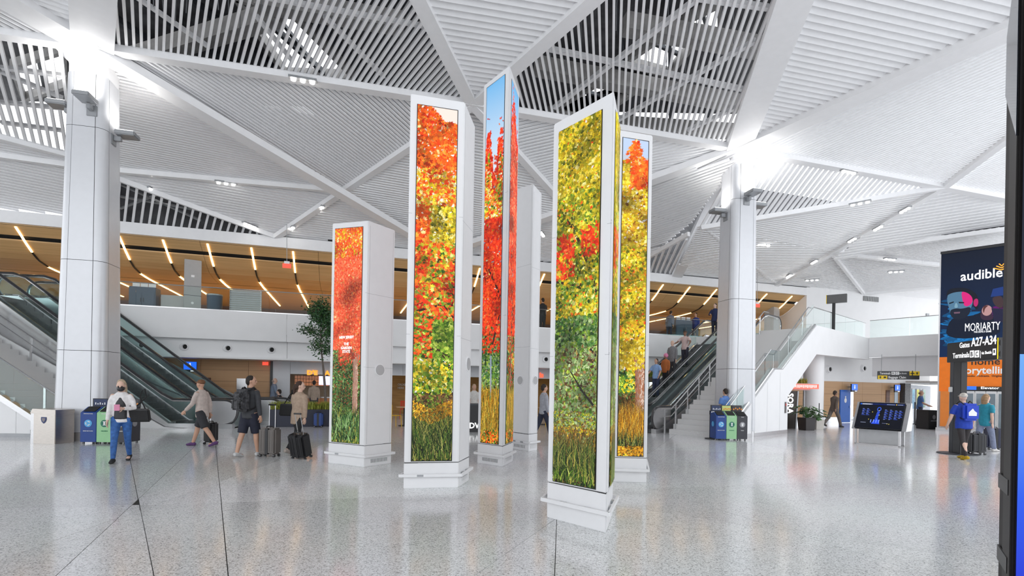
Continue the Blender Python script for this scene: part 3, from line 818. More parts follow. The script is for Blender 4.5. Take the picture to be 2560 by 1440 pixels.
def paint(kind, pic, w, h0, h1, seed):
    """h0, h1: picture height at left and right edge"""
    r = np.random.default_rng(seed)
    H_ = max(h0, h1); top = lambda q: h0 + (h1 - h0) * min(max(q, 0), 1)
    pick = lambda *a: a[r.integers(0, len(a))]
    def ground(c0, c1):
        for i in range(12):
            pic.poly([(0, H_ * i / 12 if i else 0), (w, H_ * i / 12 if i else 0), (w, min(top(1), H_ * (i + 1) / 12)), (0, min(top(0), H_ * (i + 1) / 12))], tuple(c0 + (c1 - c0) * i / 11), 1e-6)
    sz = .075
    if kind == 'short':          # salmon maple over a green hedge
        ground(lin(36, 60, 34), lin(245, 120, 70))
        def z(x, y, r_):
            f = y / H_
            if f < .13: return ('grass', 1, 1) if r_.random() < .7 else ('deep', 1, 1)
            if f < .36: return ('deep', 1, .75) if r_.random() < .93 else ('mist', 1, .7)
            if f < .43: return ('salmon', 2, .9) if (x > .25 and r_.random() < .55) else ('deep', 1, .75)
            if f > .86: return (pick('orange', 'orange', 'yellow', 'salmon'), 0, 1)
            return ('salmon', 0, 1.0) if r_.random() < .93 else ('orange', 0, 1)
        foliage(pic, w, z, top, 3600, .06, r)
        limb(pic, [(w * .86, H_ * .10), (w * .84, H_ * .2), (w * .85, H_ * .33), (w * .80, H_ * .40)], .075, .06, lin(176, 132, 112), w, r, (lin(110, 74, 60), lin(236, 200, 180)))
        limb(pic, [(w * .82, H_ * .36), (w * .98, H_ * .41)], .05, .04, lin(170, 128, 108), w, r)
        limb(pic, [(w * .80, H_ * .39), (w * .62, H_ * .43)], .06, .03, lin(120, 70, 56), w, r)
        foliage(pic, w, lambda x, y, r_: (('salmon', 0, 1) if .385 < y / H_ < .5 and x > .2 else (None, 0, 1)), top, 1500, .055, r)
        blades(pic, w, 0, H_ * .09, .45, 420, 'grass', r, .45, .02)
        blades(pic, w, 0, H_ * .12, .3, 160, 'deep', r, .6, .02)
    elif kind == 'maple':        # orange top, yellow-green middle, bright green, grasses
        ground(lin(50, 62, 24), lin(250, 235, 225))
        def z(x, y, r_):
            f = y / H_
            if f > .955: return ('orange', 0, 1) if r_.random() < .42 and x < .75 - (f - .955) * 9 else (None, 0, 1)
            if f > .82: return ('orange', 0, 1) if r_.random() < .9 else ('white', 2, .5)
            if f > .72: return (pick('orange', 'orange', 'yellow', 'yellow'), 0, 1) if r_.random() < .93 else ('white', 2, .6)
            if f > .62: return ((pick('yellow', 'yellow', 'olive') if x > .35 else 'orange'), 0, 1) if r_.random() < .95 else ('white', 2, .5)
            if f > .50: return (pick('red', 'olive', 'yellow', 'orange', 'green') if x > .3 else pick('orange', 'red', 'olive'), 0, 1)
            if f > .40: return (pick('red', 'red', 'olive', 'orange', 'green'), 0, 1.05)
            if f > .285: return (pick('red', 'orange') if x < .45 and r_.random() < .62 - (.4 - f) * 2 else 'green', 0, .95)
            if f > .19: return (pick('green', 'green', 'yellow', 'olive'), 2, .75) if r_.random() < .95 else ('white', 2, .4)
            if f > .13: return (pick('brush', 'brush', 'green', 'brush'), 2, .6)
            return (pick('grass', 'grassd', 'brush'), 1, .7)
        foliage(pic, w, z, top, 6200, .082, r)
        for _ in range(7):
            y = H_ * r.uniform(.25, .6); limb(pic, [(w * r.uniform(0, .5), y), (w * .6, y + .1), (w, y + r.uniform(-.3, .2))], .010, .018, lin(60, 34, 22), w, r)
        foliage(pic, w, lambda x, y, r_: z(x, y, r_) if r_.random() < .6 else (None, 0, 1), top, 1800, .075, r)
        blades(pic, w, 0, H_ * .11, .5, 500, 'grassd', r, .5, .010); blades(pic, w, 0, H_ * .10, .6, 240, 'grass', r, .7, .009)
        foliage(pic, w, lambda x, y, r_: ('gold', 2, .5) if abs(y / H_ - .125 - .05 * abs(x - .45)) < .022 else (None, 0, 1), top, 5200, .06, r)
        blades(pic, w, 0, H_ * .07, .6, 240, 'grassd', r, .8, .010)
    elif kind in ('tall', 'tallside'):
        side = kind == 'tallside'
        ground(lin(60, 70, 28), lin(130, 196, 238))
        for i in range(10):
            a, b = .72 + .028 * i, .72 + .028 * (i + 1); c = lin(228, 238, 246) * (1 - i / 9) + lin(112, 182, 234) * i / 9
            pic.poly([(0, min(H_ * a, top(0))), (w, min(H_ * a, top(1))), (w, min(H_ * b, top(1))), (0, min(H_ * b, top(0)))], tuple(c), 1e-6)
            c2 = lin(228, 238, 246) * (1 - (i + 1) / 10) + lin(112, 182, 234) * (i + 1) / 10; c1 = lin(228, 238, 246) * (1 - i / 10) + lin(112, 182, 234) * i / 10
            pic.c[-4:] = [tuple(c1), tuple(c1), tuple(c2), tuple(c2)]
        def z(x, y, r_):
            f = y / H_
            edge = .80 + (.06 * math.sin(x * 9) if not side else .10 + .05 * math.sin(x * 5))
            if f > edge: return ('red', 0, .8) if (r_.random() < .05 and f < edge + .05) else (None, 0, 1)
            if f > edge - .06: return ('red', 0, 1) if r_.random() < .7 else (None, 0, 1)
            if side: return ('salmon', 1, 1) if f > .45 else (('red', 1, .9) if f > .30 else ((pick('deep', 'green', 'red'), 1, .8) if f > .16 else ('grass', 1, .8)))
            if f > .62: return (pick('red', 'orange', 'yellow', 'green'), 0, 1) if r_.random() < .93 else ('white', 2, .5)
            if f > .33: return ('red', 0, 1) if r_.random() < .93 else (pick('green', 'white', 'olive'), 2, .5)
            if f > .25: return (pick('red', 'red', 'deep'), 0, .9)
            if f > .15: return (pick('deep', 'green', 'deep', 'mist'), 1, .7)
            return (pick('grass', 'gold', 'grass'), 1, .7)
        foliage(pic, w, z, top, 4200, .085, r)
        if side:
            limb(pic, [(w * .35, H_ * .06), (w * .45, H_ * .2), (w * .5, H_ * .36), (w * .42, H_ * .5)], .055, .03, lin(120, 70, 52), w, r, (lin(60, 34, 28), lin(220, 160, 130)))
            limb(pic, [(w * .5, H_ * .3), (w * .8, H_ * .42)], .03, .015, lin(80, 46, 34), w, r)
            foliage(pic, w, lambda x, y, r_: ('red', 1, .9) if .3 < y / H_ < .55 else (None, 0, 1), top, 900, .07, r)
        else:
            limb(pic, [(w * .55, H_ * .12), (w * .52, H_ * .24)], .022, .018, lin(150, 160, 180), w, r)
            limb(pic, [(w * .3, H_ * .48), (w * .75, H_ * .43), (w, H_ * .40)], .02, .03, lin(50, 28, 22), w, r)
            limb(pic, [(w * .6, H_ * .27), (w * .85, H_ * .33), (w, H_ * .35)], .02, .03, lin(60, 36, 28), w, r)
            foliage(pic, w, lambda x, y, r_: ('red', 0, 1) if .3 < y / H_ < .5 else (None, 0, 1), top, 900, .075, r)
        blades(pic, w, 0, H_ * .12, .5, 320, 'grass', r, .35, .010); blades(pic, w, H_ * .02, H_ * .13, .45, 160, 'gold', r, .3, .008)
        foliage(pic, w, lambda x, y, r_: (pick('gold', 'orange', 'grass'), 1, 1) if y / H_ < .035 else (None, 0, 1), top, 3000, .06, r)
    elif kind in ('front', 'frontside'):
        ground(lin(30, 34, 20), lin(190, 175, 50))
        def z(x, y, r_):
            f = y / H_
            if f > .80: return (pick('yellow', 'olive', 'olive', 'yellow'), 0, 1) if r_.random() < .965 else (pick('white', 'orange'), 2, .5)
            if f > .70: return (pick('olive', 'olive', 'yellow', 'green'), 0, 1) if r_.random() < .95 else ('orange', 0, .9)
            if f > .57: return ('red', 0, 1.1) if ((x < .45 and f < .69) or (x > .6 and f > .62)) and r_.random() < .72 else (pick('olive', 'green', 'olive', 'yellow'), 0, 1)
            if f > .46: return (pick('olive', 'green', 'yellow', 'green'), 0, 1) if r_.random() < .92 else ('orange', 0, .9)
            if f > .38: return (pick('green', 'deep', 'mist', 'deep'), 0, .95)
            if f > .16: return (pick('mist', 'mist', 'green', 'mist', 'brush'), 2, .62)
            if f > .09: return (pick('brush', 'mist', 'brush', 'gold'), 2, .45)
            return (pick('grassd', 'brush', 'grassd'), 1, .7)
        foliage(pic, w, z, top, 6500, .07, r)
        if kind == 'front':
            bk = lin(56, 36, 26)
            limb(pic, [(w * .25, H_ * .735), (w * .5, H_ * .68), (w * .78, H_ * .60), (w, H_ * .52)], .012, .034, bk, w, r)
            limb(pic, [(0, H_ * .565), (w * .4, H_ * .55), (w * .62, H_ * .535)], .018, .010, bk, w, r)
            limb(pic, [(w * .1, H_ * .45), (w * .5, H_ * .52), (w * .62, H_ * .55)], .005, .010, bk, w, r)
            limb(pic, [(w * .6, H_ * .43), (w * .85, H_ * .37), (w, H_ * .35)], .012, .022, lin(40, 34, 30), w, r)
            limb(pic, [(w * .4, H_ * .31), (w * .7, H_ * .255), (w * .95, H_ * .22)], .008, .016, lin(40, 38, 34), w, r)
            for _ in range(7):
                x0 = r.uniform(.1, .9); y0 = r.uniform(.5, .85)
                limb(pic, [(w * x0, H_ * y0), (w * (x0 + r.uniform(-.12, .12)), H_ * (y0 + .06))], .003, .006, bk, w, r)
            foliage(pic, w, lambda x, y, r_: z(x, y, r_) if y / H_ > .3 and r_.random() < .55 else (None, 0, 1), top, 2600, .06, r)
        blades(pic, w, H_ * .03, H_ * .13, .35, 260, 'brush', r, .3, .005)
        foliage(pic, w, lambda x, y, r_: ('olive', 2, .32) if .14 < y / H_ < .2 and r_.random() < .5 else (None, 0, 1), top, 4500, .055, r)
        blades(pic, w, 0, H_ * .075, .45, 420, 'grassd', r, .4, .008); blades(pic, w, 0, H_ * .06, .42, 60, 'grass', r, .35, .007)
        blades(pic, w, 0, H_ * .02, .3, 26, 'green', r, .9, .012)
    elif kind == 'golden':
        ground(lin(60, 44, 18), lin(220, 180, 40))
        for i in range(4):
            pic.poly([(0, top(0) * (.93 + .0175 * i)), (w, top(1) * (.93 + .0175 * i)), (w, top(1) * (.9475 + .0175 * i)), (0, top(0) * (.9475 + .0175 * i))], tuple(lin(196, 216, 246)), 1e-6)
        def z(x, y, r_):
            f = y / H_
            if f > .92: return ('orange', 0, 1.1) if r_.random() < .8 - abs(x - .5) * 1.6 - (f - .92) * 9 else (None, 0, 1)
            if f > .84: return ((('orange' if x > .3 else 'yellow')), 0, 1.1) if r_.random() < .95 else ('white', 2, .5)
            if f > .66: return (pick('yellow', 'yellow', 'gold'), 0, 1) if r_.random() < .92 else ('white', 2, .6)
            if f > .40: return (pick('yellow', 'olive', 'gold', 'olive'), 0, .9) if r_.random() < .96 else ('red', 0, .8)
            if f > .27: return (pick('yellow', 'gold', 'olive', 'yellow'), 0, .95) if r_.random() < .93 else (pick('white', 'orange'), 2, .6)
            if f > .20: return (pick('deep', 'green', 'yellow'), 2, .7)
            if f > .13: return (pick('brush', 'brush', 'deep'), 2, .55)
            return (pick('brush', 'gold', 'grassd'), 1, .7)
        foliage(pic, w, z, top, 5600, .08, r)
        limb(pic, [(w * .86, H_ * .125), (w * .86, H_ * .2), (w * .84, H_ * .27), (w * .78, H_ * .32)], .085, .10, lin(170, 110, 80), w, r, (lin(105, 58, 38), lin(255, 225, 205)))
        foliage(pic, w, lambda x, y, r_: ('yellow', 0, 1) if .275 < y / H_ < .36 else (None, 0, 1), top, 1500, .07, r)
        blades(pic, w, 0, H_ * .13, .45, 420, 'brush', r, .4, .008); blades(pic, w, H_ * .03, H_ * .13, .4, 260, 'gold', r, .4, .007); blades(pic, w, 0, H_ * .05, .35, 120, 'grassd', r, .4, .008)
        foliage(pic, w, lambda x, y, r_: ('gold', 2, .7) if y / H_ < .03 else (None, 0, 1), top, 3600, .05, r)

def tower(label, A, B, C, tA, tB, tC, seam_v, sc_ab=None, sc_bc=None, spk=None, seed=1, vents=('bc',), writing=False, D=None):
    A, B, C = flr(*A), flr(*B), flr(*C)
    D = A + C - B if D is None else D
    zA, zB, zC = zat(*tA, A), zat(*tB, B), zat(*tC, C); zD = zA + zC - zB
    t = thing('display_tower', label, 'display tower', (B.x, B.y, 0), 0.0, 'leafy display towers')
    zs = zat(seam_v[0], seam_v[1], B)
    def ring(z4, off=0.0):
        c = (A + B + C + D) / 4; out = []
        for p, z in zip((A, B, C, D), z4 if isinstance(z4, (list, tuple)) else [z4] * 4):
            d = (p - c); d.z = 0; q = p - d.normalized() * off
            out.append(Vector((q.x, q.y, z)))
        return out
    MB().loft([ring(0), ring(zs - .004)]).build('plinth', KIOW, t, world=True, bevel=.008)
    MB().loft([ring(zs - .006, .015), ring(zs + .006, .015)]).build('seam', GAPB, t, world=True)
    MB().loft([ring(zs + .004), ring([zA, zB, zC, zD])]).build('cabinet', KIOW, t, world=True, bevel=.012)
    up = Vector((0, 0, 1))
    def face(P, Q):
        r_ = (Q - P); r_.z = 0; L = r_.length; r_.normalize(); return r_, L, r_.cross(up)
    # cabinet joints (thin grooves)
    for P, Q, zp, zq in ((A, B, zA, zB), (B, C, zB, zC)):
        r_, L, n_ = face(P, Q)
        for f in (.35, .68):
            z = zs + (min(zp, zq) - zs) * f
            if (P is A and sc_ab) or (P is B and sc_bc):
                for a, b in ((0, .06), (L - .06, L)):
                    MB().obox(P + r_ * a + up * z + n_ * .0005, r_ * (b - a), up * .004, -n_ * .004).build('joint', GREYM, t, world=True)
            else:
                MB().obox(P + r_ * .01 + up * z + n_ * .0005, r_ * (L - .02), up * .004, -n_ * .004).build('joint', GREYM, t, world=True)
        if not ((P is A and sc_ab) or (P is B and sc_bc)):
            for a in (.05, L - .05):
                MB().obox(P + r_ * a + up * (zs + .03) + n_ * .0005, r_ * .004, up * (min(zp, zq) - zs - .1), -n_ * .004).build('joint', GREYM, t, world=True)
    # screens: corner fractions along the face and pixel-free heights
    def screen(P, Q, zp, zq, kind, f0, f1, zb, gap, sd):
        zb = zs + .035
        r_, L, n_ = face(P, Q); w = (f1 - f0) * L
        slope = (zq - zp) / L
        o = P + r_ * f0 * L + n_ * .006; o.z = zb
        h0 = zp + slope * f0 * L - gap - zb; h1 = zp + slope * f1 * L - gap - zb
        bz = MB().prism([o - n_ * .03 - r_ * .012 - up * .012, o - n_ * .03 + r_ * (w + .012) - up * .012, o - n_ * .03 + r_ * (w + .012) + up * (h1 + .012), o - n_ * .03 - r_ * .012 + up * (h0 + .012)], n_ * .027)
        fr = bz.build('screen_bezel', BLACK, t, world=True, weld=True)
        pc = Pic(o, r_, up, n_)
        paint(kind, pc, w, h0, h1, sd)
        pc.build('screen', SCREEN, t)
        return o, r_, n_, w, h0
    if sc_ab: s_ab = screen(A, B, zA, zB, *sc_ab, seed)
    if sc_bc: screen(B, C, zB, zC, *sc_bc, seed + 50)
    if writing:
        o, r_, n_, w, h = s_ab
        for (uu, vv), body, sz in (((868, 846), 'NEW JERSEY', .072), ((868, 863), 'THE', .075), ((868, 873), 'GARDEN', .075), ((868, 882), 'STATE', .075)):
            p = o + r_ * w * .5 + n_ * .012; p.z = zat(uu, vv, A.lerp(B, .5))
            text('lettering', body, sz, TXTW, t, p, r_, up, 'CENTER', .02, .002, world=True)
    # bumper rail on brackets
    zr = zs * .52
    c = (A + B + C + D) / 4
    pts = []
    for p in (D, A, B, C, D):
        d = (p - c); d.z = 0; q = p + d.normalized() * .07; pts.append(Vector((q.x, q.y, zr)))
    rail = MB()
    for a, b in zip(pts[:-1], pts[1:]): rail.beam(a, b, .03, .045)
    rail.build('bumper_rail', KIOW, t, world=True, weld=True)
    for P, Q in ((A, B), (B, C), (C, D), (D, A)):
        r_, L, n_ = face(P, Q)
        for f in (.3, .7):
            MB().obox(P + r_ * (f * L - .05) + up * (zr - .018), r_ * .10, n_ * .055, up * .034).build('rail_bracket', GREYM, t, world=True)
    # ventilation grilles low on the plinth
    for P, Q in ([(B, C)] if 'bc' in vents else []) + ([(A, B)] if 'ab' in vents else []):
        r_, L, n_ = face(P, Q); w = L * .62; o = P + r_ * (L - w) * .55 + up * (zs * .16) + n_ * .001; hh = zs * .17
        gv = MB().obox(o, r_ * w, up * hh, n_ * .004).build('vent', mat('vent_dark', (.12, .12, .125), .5), t, world=True)
        n = 14
        for k in range(n + 1):
            MB().obox(o + r_ * (w * k / n - .006), r_ * .012, up * hh, n_ * .012).build('vent_fin', WHITE, gv, world=True)
    # round loudspeakers
    for wh, f, (uu, vv) in (spk or []):
        P, Q = (A, B) if wh == 'ab' else (B, C)
        r_, L, n_ = face(P, Q); p = P + r_ * f * L; p.z = zat(uu, vv, p)
        s1 = MB().disc(p, n_, .125, .012, 28).build('loudspeaker', WHITE, t, world=True, smooth=.5)
        MB().disc(p + n_ * .010, n_, .105, .008, 28).build('speaker_mesh', GRILL, s1, world=True)
    return t
tower('short display tower showing a salmon maple and New Jersey lettering, beside the potted tree', (820, 1157), (910, 1168), (978, 1158), (830, 559), (918, 551), (986, 576), (905, 1115),
      ('short', .10, .855, .62, .12), None, [('bc', .5, (945, 925))], 11, ('bc',), True)
tower('display tower showing orange maple leaves over golden wildflowers and dark grass', (1008, 1222), (1145, 1219), (1172, 1201), (1023, 233), (1158, 255), (1184, 317), (1143, 1156),
      ('maple', .14, .865, .55, .16), None, [('bc', .7, (1163, 910))], 23, ('bc',))
tower('tallest slender display tower showing blue sky over a red maple on two faces', (1193, 1157), (1256, 1167), (1282, 1153), (1202, 213), (1265, 163), (1290, 232), (1254, 1116),
      ('tall', .13, .83, .62, .12), ('tallside', .22, .90, .62, .16), None, 37, ('ab', 'bc'))
tower('blank white display tower standing behind the others', (1276, 1121), (1321, 1129), (1343, 1125), (1288, 474), (1333, 459), (1355, 484), (1320, 1086),
      None, None, [('ab', .5, (1300, 951)), ('bc', .6, (1336, 951))], 41, ('ab', 'bc'))
tower('nearest display tower showing olive and yellow leaves with dark branches', (1367, 1293), (1515, 1333), (1531, 1288), (1380, 310), (1528, 227), (1542, 303), (1513, 1235),
      ('front', .115, .82, .60, .15), ('frontside', .30, .92, .52, .12), None, 53, ())
B5 = flr(1616, 1207)
tower('display tower showing golden leaves and a sunlit trunk with grass below', (1520, 1204), (1616, 1207), (1612, 1180), (1538, 323), (1627, 339), (1622, 352), (1616, 1146),
      ('golden', .235, .895, .50, .12), None, None, 67, ())
# ================================================================== ESCALATORS AND STAIRS
STEPM = mat('dark_escalator_tread', (.13, .13, .135), .45, .6, vary=.3, scale=60, stretch=(1, .2, 1))
def escalator(label, origin, ang, rise, inc, lf=2.0, uf=1.8, W=1.5, group=None):
    t = thing('escalator', label, 'escalator', (origin[0], origin[1], 0), ang)
    tn = math.tan(inc); run = rise / tn; L = lf + run + uf
    zf = lambda x: min(max((x - lf) * tn, 0), rise)
    xs = [0.15, lf - .15, lf, lf + .4] + [lf + run * f for f in (.25, .5, .75)] + [lf + run, lf + run + .2, L - .15]
    def prof(lo, hi, clampz=True):
        return [(x, zf(x) + hi) for x in xs], [(x, max(0.0, zf(x) + lo)) for x in xs]
    def extr(name, lo, hi, y0, y1, m):
        a, b = prof(lo, hi)
        poly = [(x, y0, z) for x, z in b] + [(x, y0, z) for x, z in reversed(a)]
        MB().prism(poly, (0, y1 - y0, 0)).build(name, m, t, weld=True)
    for s_, (y0, y1) in enumerate(((0, .2), (W - .2, W))):
        extr('balustrade_deck', -.35, .16, y0, y1, STEEL)
    extr('truss', -.95, -.22, .06, W - .06, mat('truss_cladding', (.55, .55, .56), .35, .7))
    MB().box(.3, lf, .2, W - .2, 0, .012).build('landing_plate', STEEL, t, weld=True)
    MB().box(lf + run, L - .1, .2, W - .2, rise - .03, rise + .012).build('landing_plate', STEEL, t, weld=True)
    n = max(8, int(rise / .2)); st = None
    for i in range(n):
        x, z = lf + run * i / n, rise * (i + 1) / n
        if st is None:
            st = MB().box(0, run / n + .02, .21, W - .21, -rise / n - .03, 0).build('step', STEPM, t, weld=True); st.location = (x, 0, z)
            for k in range(2): MB().box(0 + k * (run / n - .05), .03 + k * (run / n - .05), .22, W - .22, -.001, .004).build('tread_edge', mat('yellow_grey_edge', (.30, .29, .24), .5), st, weld=True)
        else: inst(st, t, (x, 0, z))
    # balustrades
    for yb in (.1, W - .1):
        def pane(x0, x1, m, name):
            pts = sorted(set([x0, x1] + [q for q in xs if x0 < q < x1]))
            poly = [(x, yb - .008, zf(x) + .16) for x in pts] + [(x, yb - .008, zf(x) + .93) for x in reversed(pts)]
            MB().prism(poly, (0, .016, 0)).build(name, m, t, weld=True)
        def newel(x0, sgn, zb, m, name):
            c = x0 + sgn * .45; pts = [(c + sgn * .75, zb + .16), (c + sgn * .75, zb + .93)]
            pts += [(c - sgn * .38 * math.sin(a), zb + .545 + .385 * math.cos(a)) for a in [math.pi * k / 14 for k in range(15)]]
            MB().prism([(x, yb - .03 if m is STEEL else yb - .008, z) for x, z in pts], (0, .06 if m is STEEL else .016, 0)).build(name, m, t, weld=True)
        newel(.0, 1, 0, STEEL, 'newel_panel'); newel(L, -1, rise, GLASSG, 'newel_glass')
        br = [1.21] + [lf + run * f for f in (-.02, .12, .27, .42, .57, .72, .87, 1.0)] + [L - 1.21]
        for a, b in zip(br[:-1], br[1:]):
            if b - a > .1: pane(a + .006, b - .006, GLASSG, 'glass_panel')
        def rail(off, r_, m, name):
            R_ = .42 + off
            pts = [(.45 - R_ * math.sin(a), yb, .545 - R_ * math.cos(a)) for a in [math.pi * k / 12 for k in range(13)]]
            pts += [(x, yb, zf(x) + .965 + off) for x in (lf - .5, lf - .1, lf + .25, lf + run * .5, lf + run - .15, lf + run + .25)]
            pts += [(L - .45 + R_ * math.sin(a), yb, rise + .545 + R_ * math.cos(a)) for a in [math.pi * k / 12 for k in range(13)]]
            MB().tube(pts, r_, 8).build(name, m, t, smooth=True)
        rail(0, .045, RUBBER, 'handrail'); rail(-.045, .03, CHROME, 'handrail_guide')
        # bright inner trim along the deck
        MB().tube([(x, yb + (.06 if yb < W / 2 else -.06), zf(x) + .19) for x in xs[1:-1]], .032, 6).build('deck_trim', CHROME, t)
    return t
def stair(name, label, origin, ang, y0, y1, flights, m):
    """flights: list of (x0, x1, z0, z1, nsteps); a flat one is a landing"""
    t = thing(name, label, 'stairs', (origin[0], origin[1], 0), ang)
    for x0, x1, z0, z1, n in flights:
        if n == 0:
            MB().box(x0, x1, y0, y1, z0 - .25, z0).build('landing', m, t, weld=True); continue
        st = None
        for i in range(n):
            x, z = x0 + (x1 - x0) * i / n, z0 + (z1 - z0) * (i + 1) / n
            if st is None:
                st = MB().box(0, (x1 - x0) / n + .03, y0, y1, -(z1 - z0) / n - .10, 0).build('step', m, t, weld=True); st.location = (x + (x1 - x0) / n, 0, z + (z1 - z0) / n)
                MB().box(x, x + (x1 - x0) / n + .03, y0, y1, z - (z1 - z0) / n, z).build('step', m, t, weld=True)
            elif i > 1: inst(st, t, (x, 0, z))
    return t
def steprail(parent, pts, y, posts, r_=.024, h=.9, low=True):
    MB().tube([(x, y, z + h) for x, z in pts], r_, 8).build('handrail', STEEL, parent, smooth=True)
    if low: MB().tube([(x, y, z + h * .72) for x, z in pts], r_ * .7, 8).build('lower_rail', STEEL, parent, smooth=True)
    for x in posts:
        for (xa, za), (xb, zb) in zip(pts[:-1], pts[1:]):
            if xa <= x <= xb: z = za + (zb - za) * (x - xa) / (xb - xa)
        MB().box(x - .03, x + .03, y - .012, y + .012, z - .05, z + h).build('rail_post', STEEL, parent, weld=True)
STAIRT = mat('speckled_stair_terrazzo', (.70, .695, .69), .4, vary=.22, scale=130)
RISE = 4.3
# ---- left pair
dl = Vector((-.995, -.10, 0)).normalized(); AL = math.atan2(dl.y, dl.x); yl = Vector((-dl.y, dl.x, 0))
pl_ = flr(592, 1072)
ol = pl_ - yl * 1.5
escalator('escalator nearest the stairs, rising left behind the large column', ol, AL, RISE, math.radians(37), 2.2)
ol2 = ol - yl * 1.62 - dl * .95
escalator('escalator next to the restroom wall, rising left behind the large column', ol2, AL, RISE, math.radians(37), 2.4)
SX0 = 3.3
stl = stair('staircase', 'terrazzo staircase with glass side panels rising left beside escalators', ol, AL, 1.75, 4.45, [(SX0, SX0 + RISE / .70, 0, RISE, 24)], STAIRT)
sl = lambda x: max(0, min(RISE, (x - SX0) * .70))
steprail(stl, [(SX0 - .3, 0), (SX0, 0.05), (SX0 + 2.6, sl(SX0 + 2.6)), (SX0 + 6.1, RISE)], 1.85, [SX0 + .5, SX0 + 1.7, SX0 + 2.9, SX0 + 4.1, SX0 + 5.3])
steprail(stl, [(SX0 - .3, 0), (SX0, 0.05), (SX0 + 2.6, sl(SX0 + 2.6)), (SX0 + 6.1, RISE)], 4.36, [SX0 + .6, SX0 + 2.0, SX0 + 3.4, SX0 + 4.8], low=False)
for k in range(5):
    a, b = SX0 + .1 + k * 1.2, SX0 + .1 + (k + 1) * 1.2 - .02
    MB().prism([(a, 4.47, sl(a) - .1), (b, 4.47, sl(b) - .1), (b, 4.47, sl(b) + .95), (a, 4.47, sl(a) + .95)], (0, .018, 0)).build('glass_panel', GLASS, stl, weld=True)
sw0 = sroot('wall_stair_side', ol, AL, label='white panelled side wall under the left staircase')
for k in range(6):
    a, b = SX0 + .15 + k, SX0 + .15 + k + .99
    MB().prism([(a, 4.5, .1), (b, 4.5, .1), (b, 4.5, sl(b) - .02), (a, 4.5, sl(a) - .02)], (0, .08, 0)).build('wall_panel', WALLW, sw0, weld=True)
MB().box(SX0 + 6.15, SX0 + 13, 4.5, 4.58, .1, RISE + .2).build('wall_panel', WALLW, sw0, weld=True)
MB().box(SX0 + .15, SX0 + 13, 4.49, 4.57, 0, .1).build('base_strip', GREYM, sw0, weld=True)
MB().prism([(SX0 - .1, 4.45, -.0), (SX0 + .12, 4.45, -.0), (SX0 + 6.2, 4.45, RISE - .1), (SX0 + 6.2, 4.45, RISE + .1), (SX0 + .05, 4.45, .12)], (0, .16, 0)).build('stringer_cap', STEEL, sw0, weld=True)
MB().prism([(1.6, 1.56, 0), (SX0 + 6.3, 1.56, 0), (SX0 + 6.3, 1.56, RISE), (2.3, 1.56, .05)], (0, .05, 0)).build('escalator_side_panel', WALLW, sw0, weld=True)
lnd = sroot('floor_landing', ol, AL, label='upper landing at the head of the left stairs')
MB().box(SX0 + 6.1, SX0 + 14, -3.6, 4.5, RISE - .5, RISE).build('slab', WALLW, lnd, weld=True)
# ---- right pair
dr = Vector((.755, .656, 0)).normalized(); AR = math.atan2(dr.y, dr.x); yr = Vector((-dr.y, dr.x, 0))
orr = flr(1634, 1085)
escalator('escalator beside the white terrazzo steps, rising right behind the slim column', orr, AR, RISE, math.radians(30), 1.9)
orr2 = orr + yr * 1.85 + dr * .1
escalator('escalator carrying people, rising right under the balcony', orr2, AR, RISE, math.radians(30), 1.9)
str_ = stair('staircase', 'white terrazzo staircase with mid landing between escalator and white parapet', orr, AR, -2.3, -.28, [(.55, 3.8, 0, 2.1, 12), (3.8, 4.6, 2.1, 2.1, 0), (4.6, 8.0, 2.1, RISE, 12), (8.0, 9.0, RISE, RISE, 0)],
             STAIRT)
def srz(x):
    if x < .55: return 0.0
    if x < 3.8: return (x - .55) / 3.25 * 2.1
    if x < 4.6: return 2.1
    return min(RISE, 2.1 + (x - 4.6) / 3.4 * 2.2)
steprail(str_, [(-.1, 0), (.5, .0), (3.8, 2.1), (4.6, 2.1), (8.0, RISE), (8.5, RISE)], -.38, [.1, .8, 1.6, 2.4, 3.2, 3.8, 4.6, 5.6, 6.6, 7.6])
steprail(str_, [(-.1, 0), (.5, .0), (3.8, 2.1), (4.6, 2.1), (8.0, RISE), (8.5, RISE)], -2.22, [.2, 1.6, 3.0, 3.8, 4.6, 6.0, 7.4], low=False)
wp = sroot('wall_stair_parapet', orr, AR, label='white angular parapet wall and bridge edge beside the right stairs')
top = lambda x: srz(x) + .27
prf = [(.35, 0), (5.04, 0), (5.04, 1.42), (7.98, 3.18), (15.4, 3.3), (15.4, RISE + .1), (7.96, RISE + .1), (4.55, 2.42), (3.85, 2.40), (.35, .15)]
MB().prism([(x, -2.58, z) for x, z in prf], (0, .26, 0)).build('parapet', WALLW, wp, weld=True)
MB().box(.35, 5.0, -2.6, -2.56, 0, .14).build('base_strip', STEEL, wp, weld=True)
for x in (2.0, 3.2, 4.3):
    MB().box(x, x + .006, -2.583, -2.575, .14, srz(x) + .2).build('joint', GREYM, wp)
MB().tube([(x, -2.5, srz(x) + .33 if x < 7.9 else RISE + .13) for x in (.5, 3.8, 4.6, 7.96)], .045, 6).build('cap_rail', STEEL, wp)
gp = thing('glass_balustrade', 'clear glass balustrade on the angular white stair parapet and bridge', 'balustrade', (orr.x, orr.y, 0), AR)
for a, b in ((.6, 1.6), (1.62, 2.7), (2.72, 3.8), (3.82, 4.6), (4.62, 5.7), (5.72, 6.8), (6.82, 7.94), (7.98, 9.3), (9.32, 10.7), (10.72, 12.1), (12.12, 13.5), (13.52, 15.2)):
    za, zb = (srz(a) + .25 if a < 7.95 else RISE + .1), (srz(b) + .25 if b < 7.95 else RISE + .1)
    MB().prism([(a, -2.44, za), (b, -2.44, zb), (b, -2.44, zb + .78), (a, -2.44, za + .78)], (0, .018, 0)).build('glass_pane', GLASS, gp, weld=True)
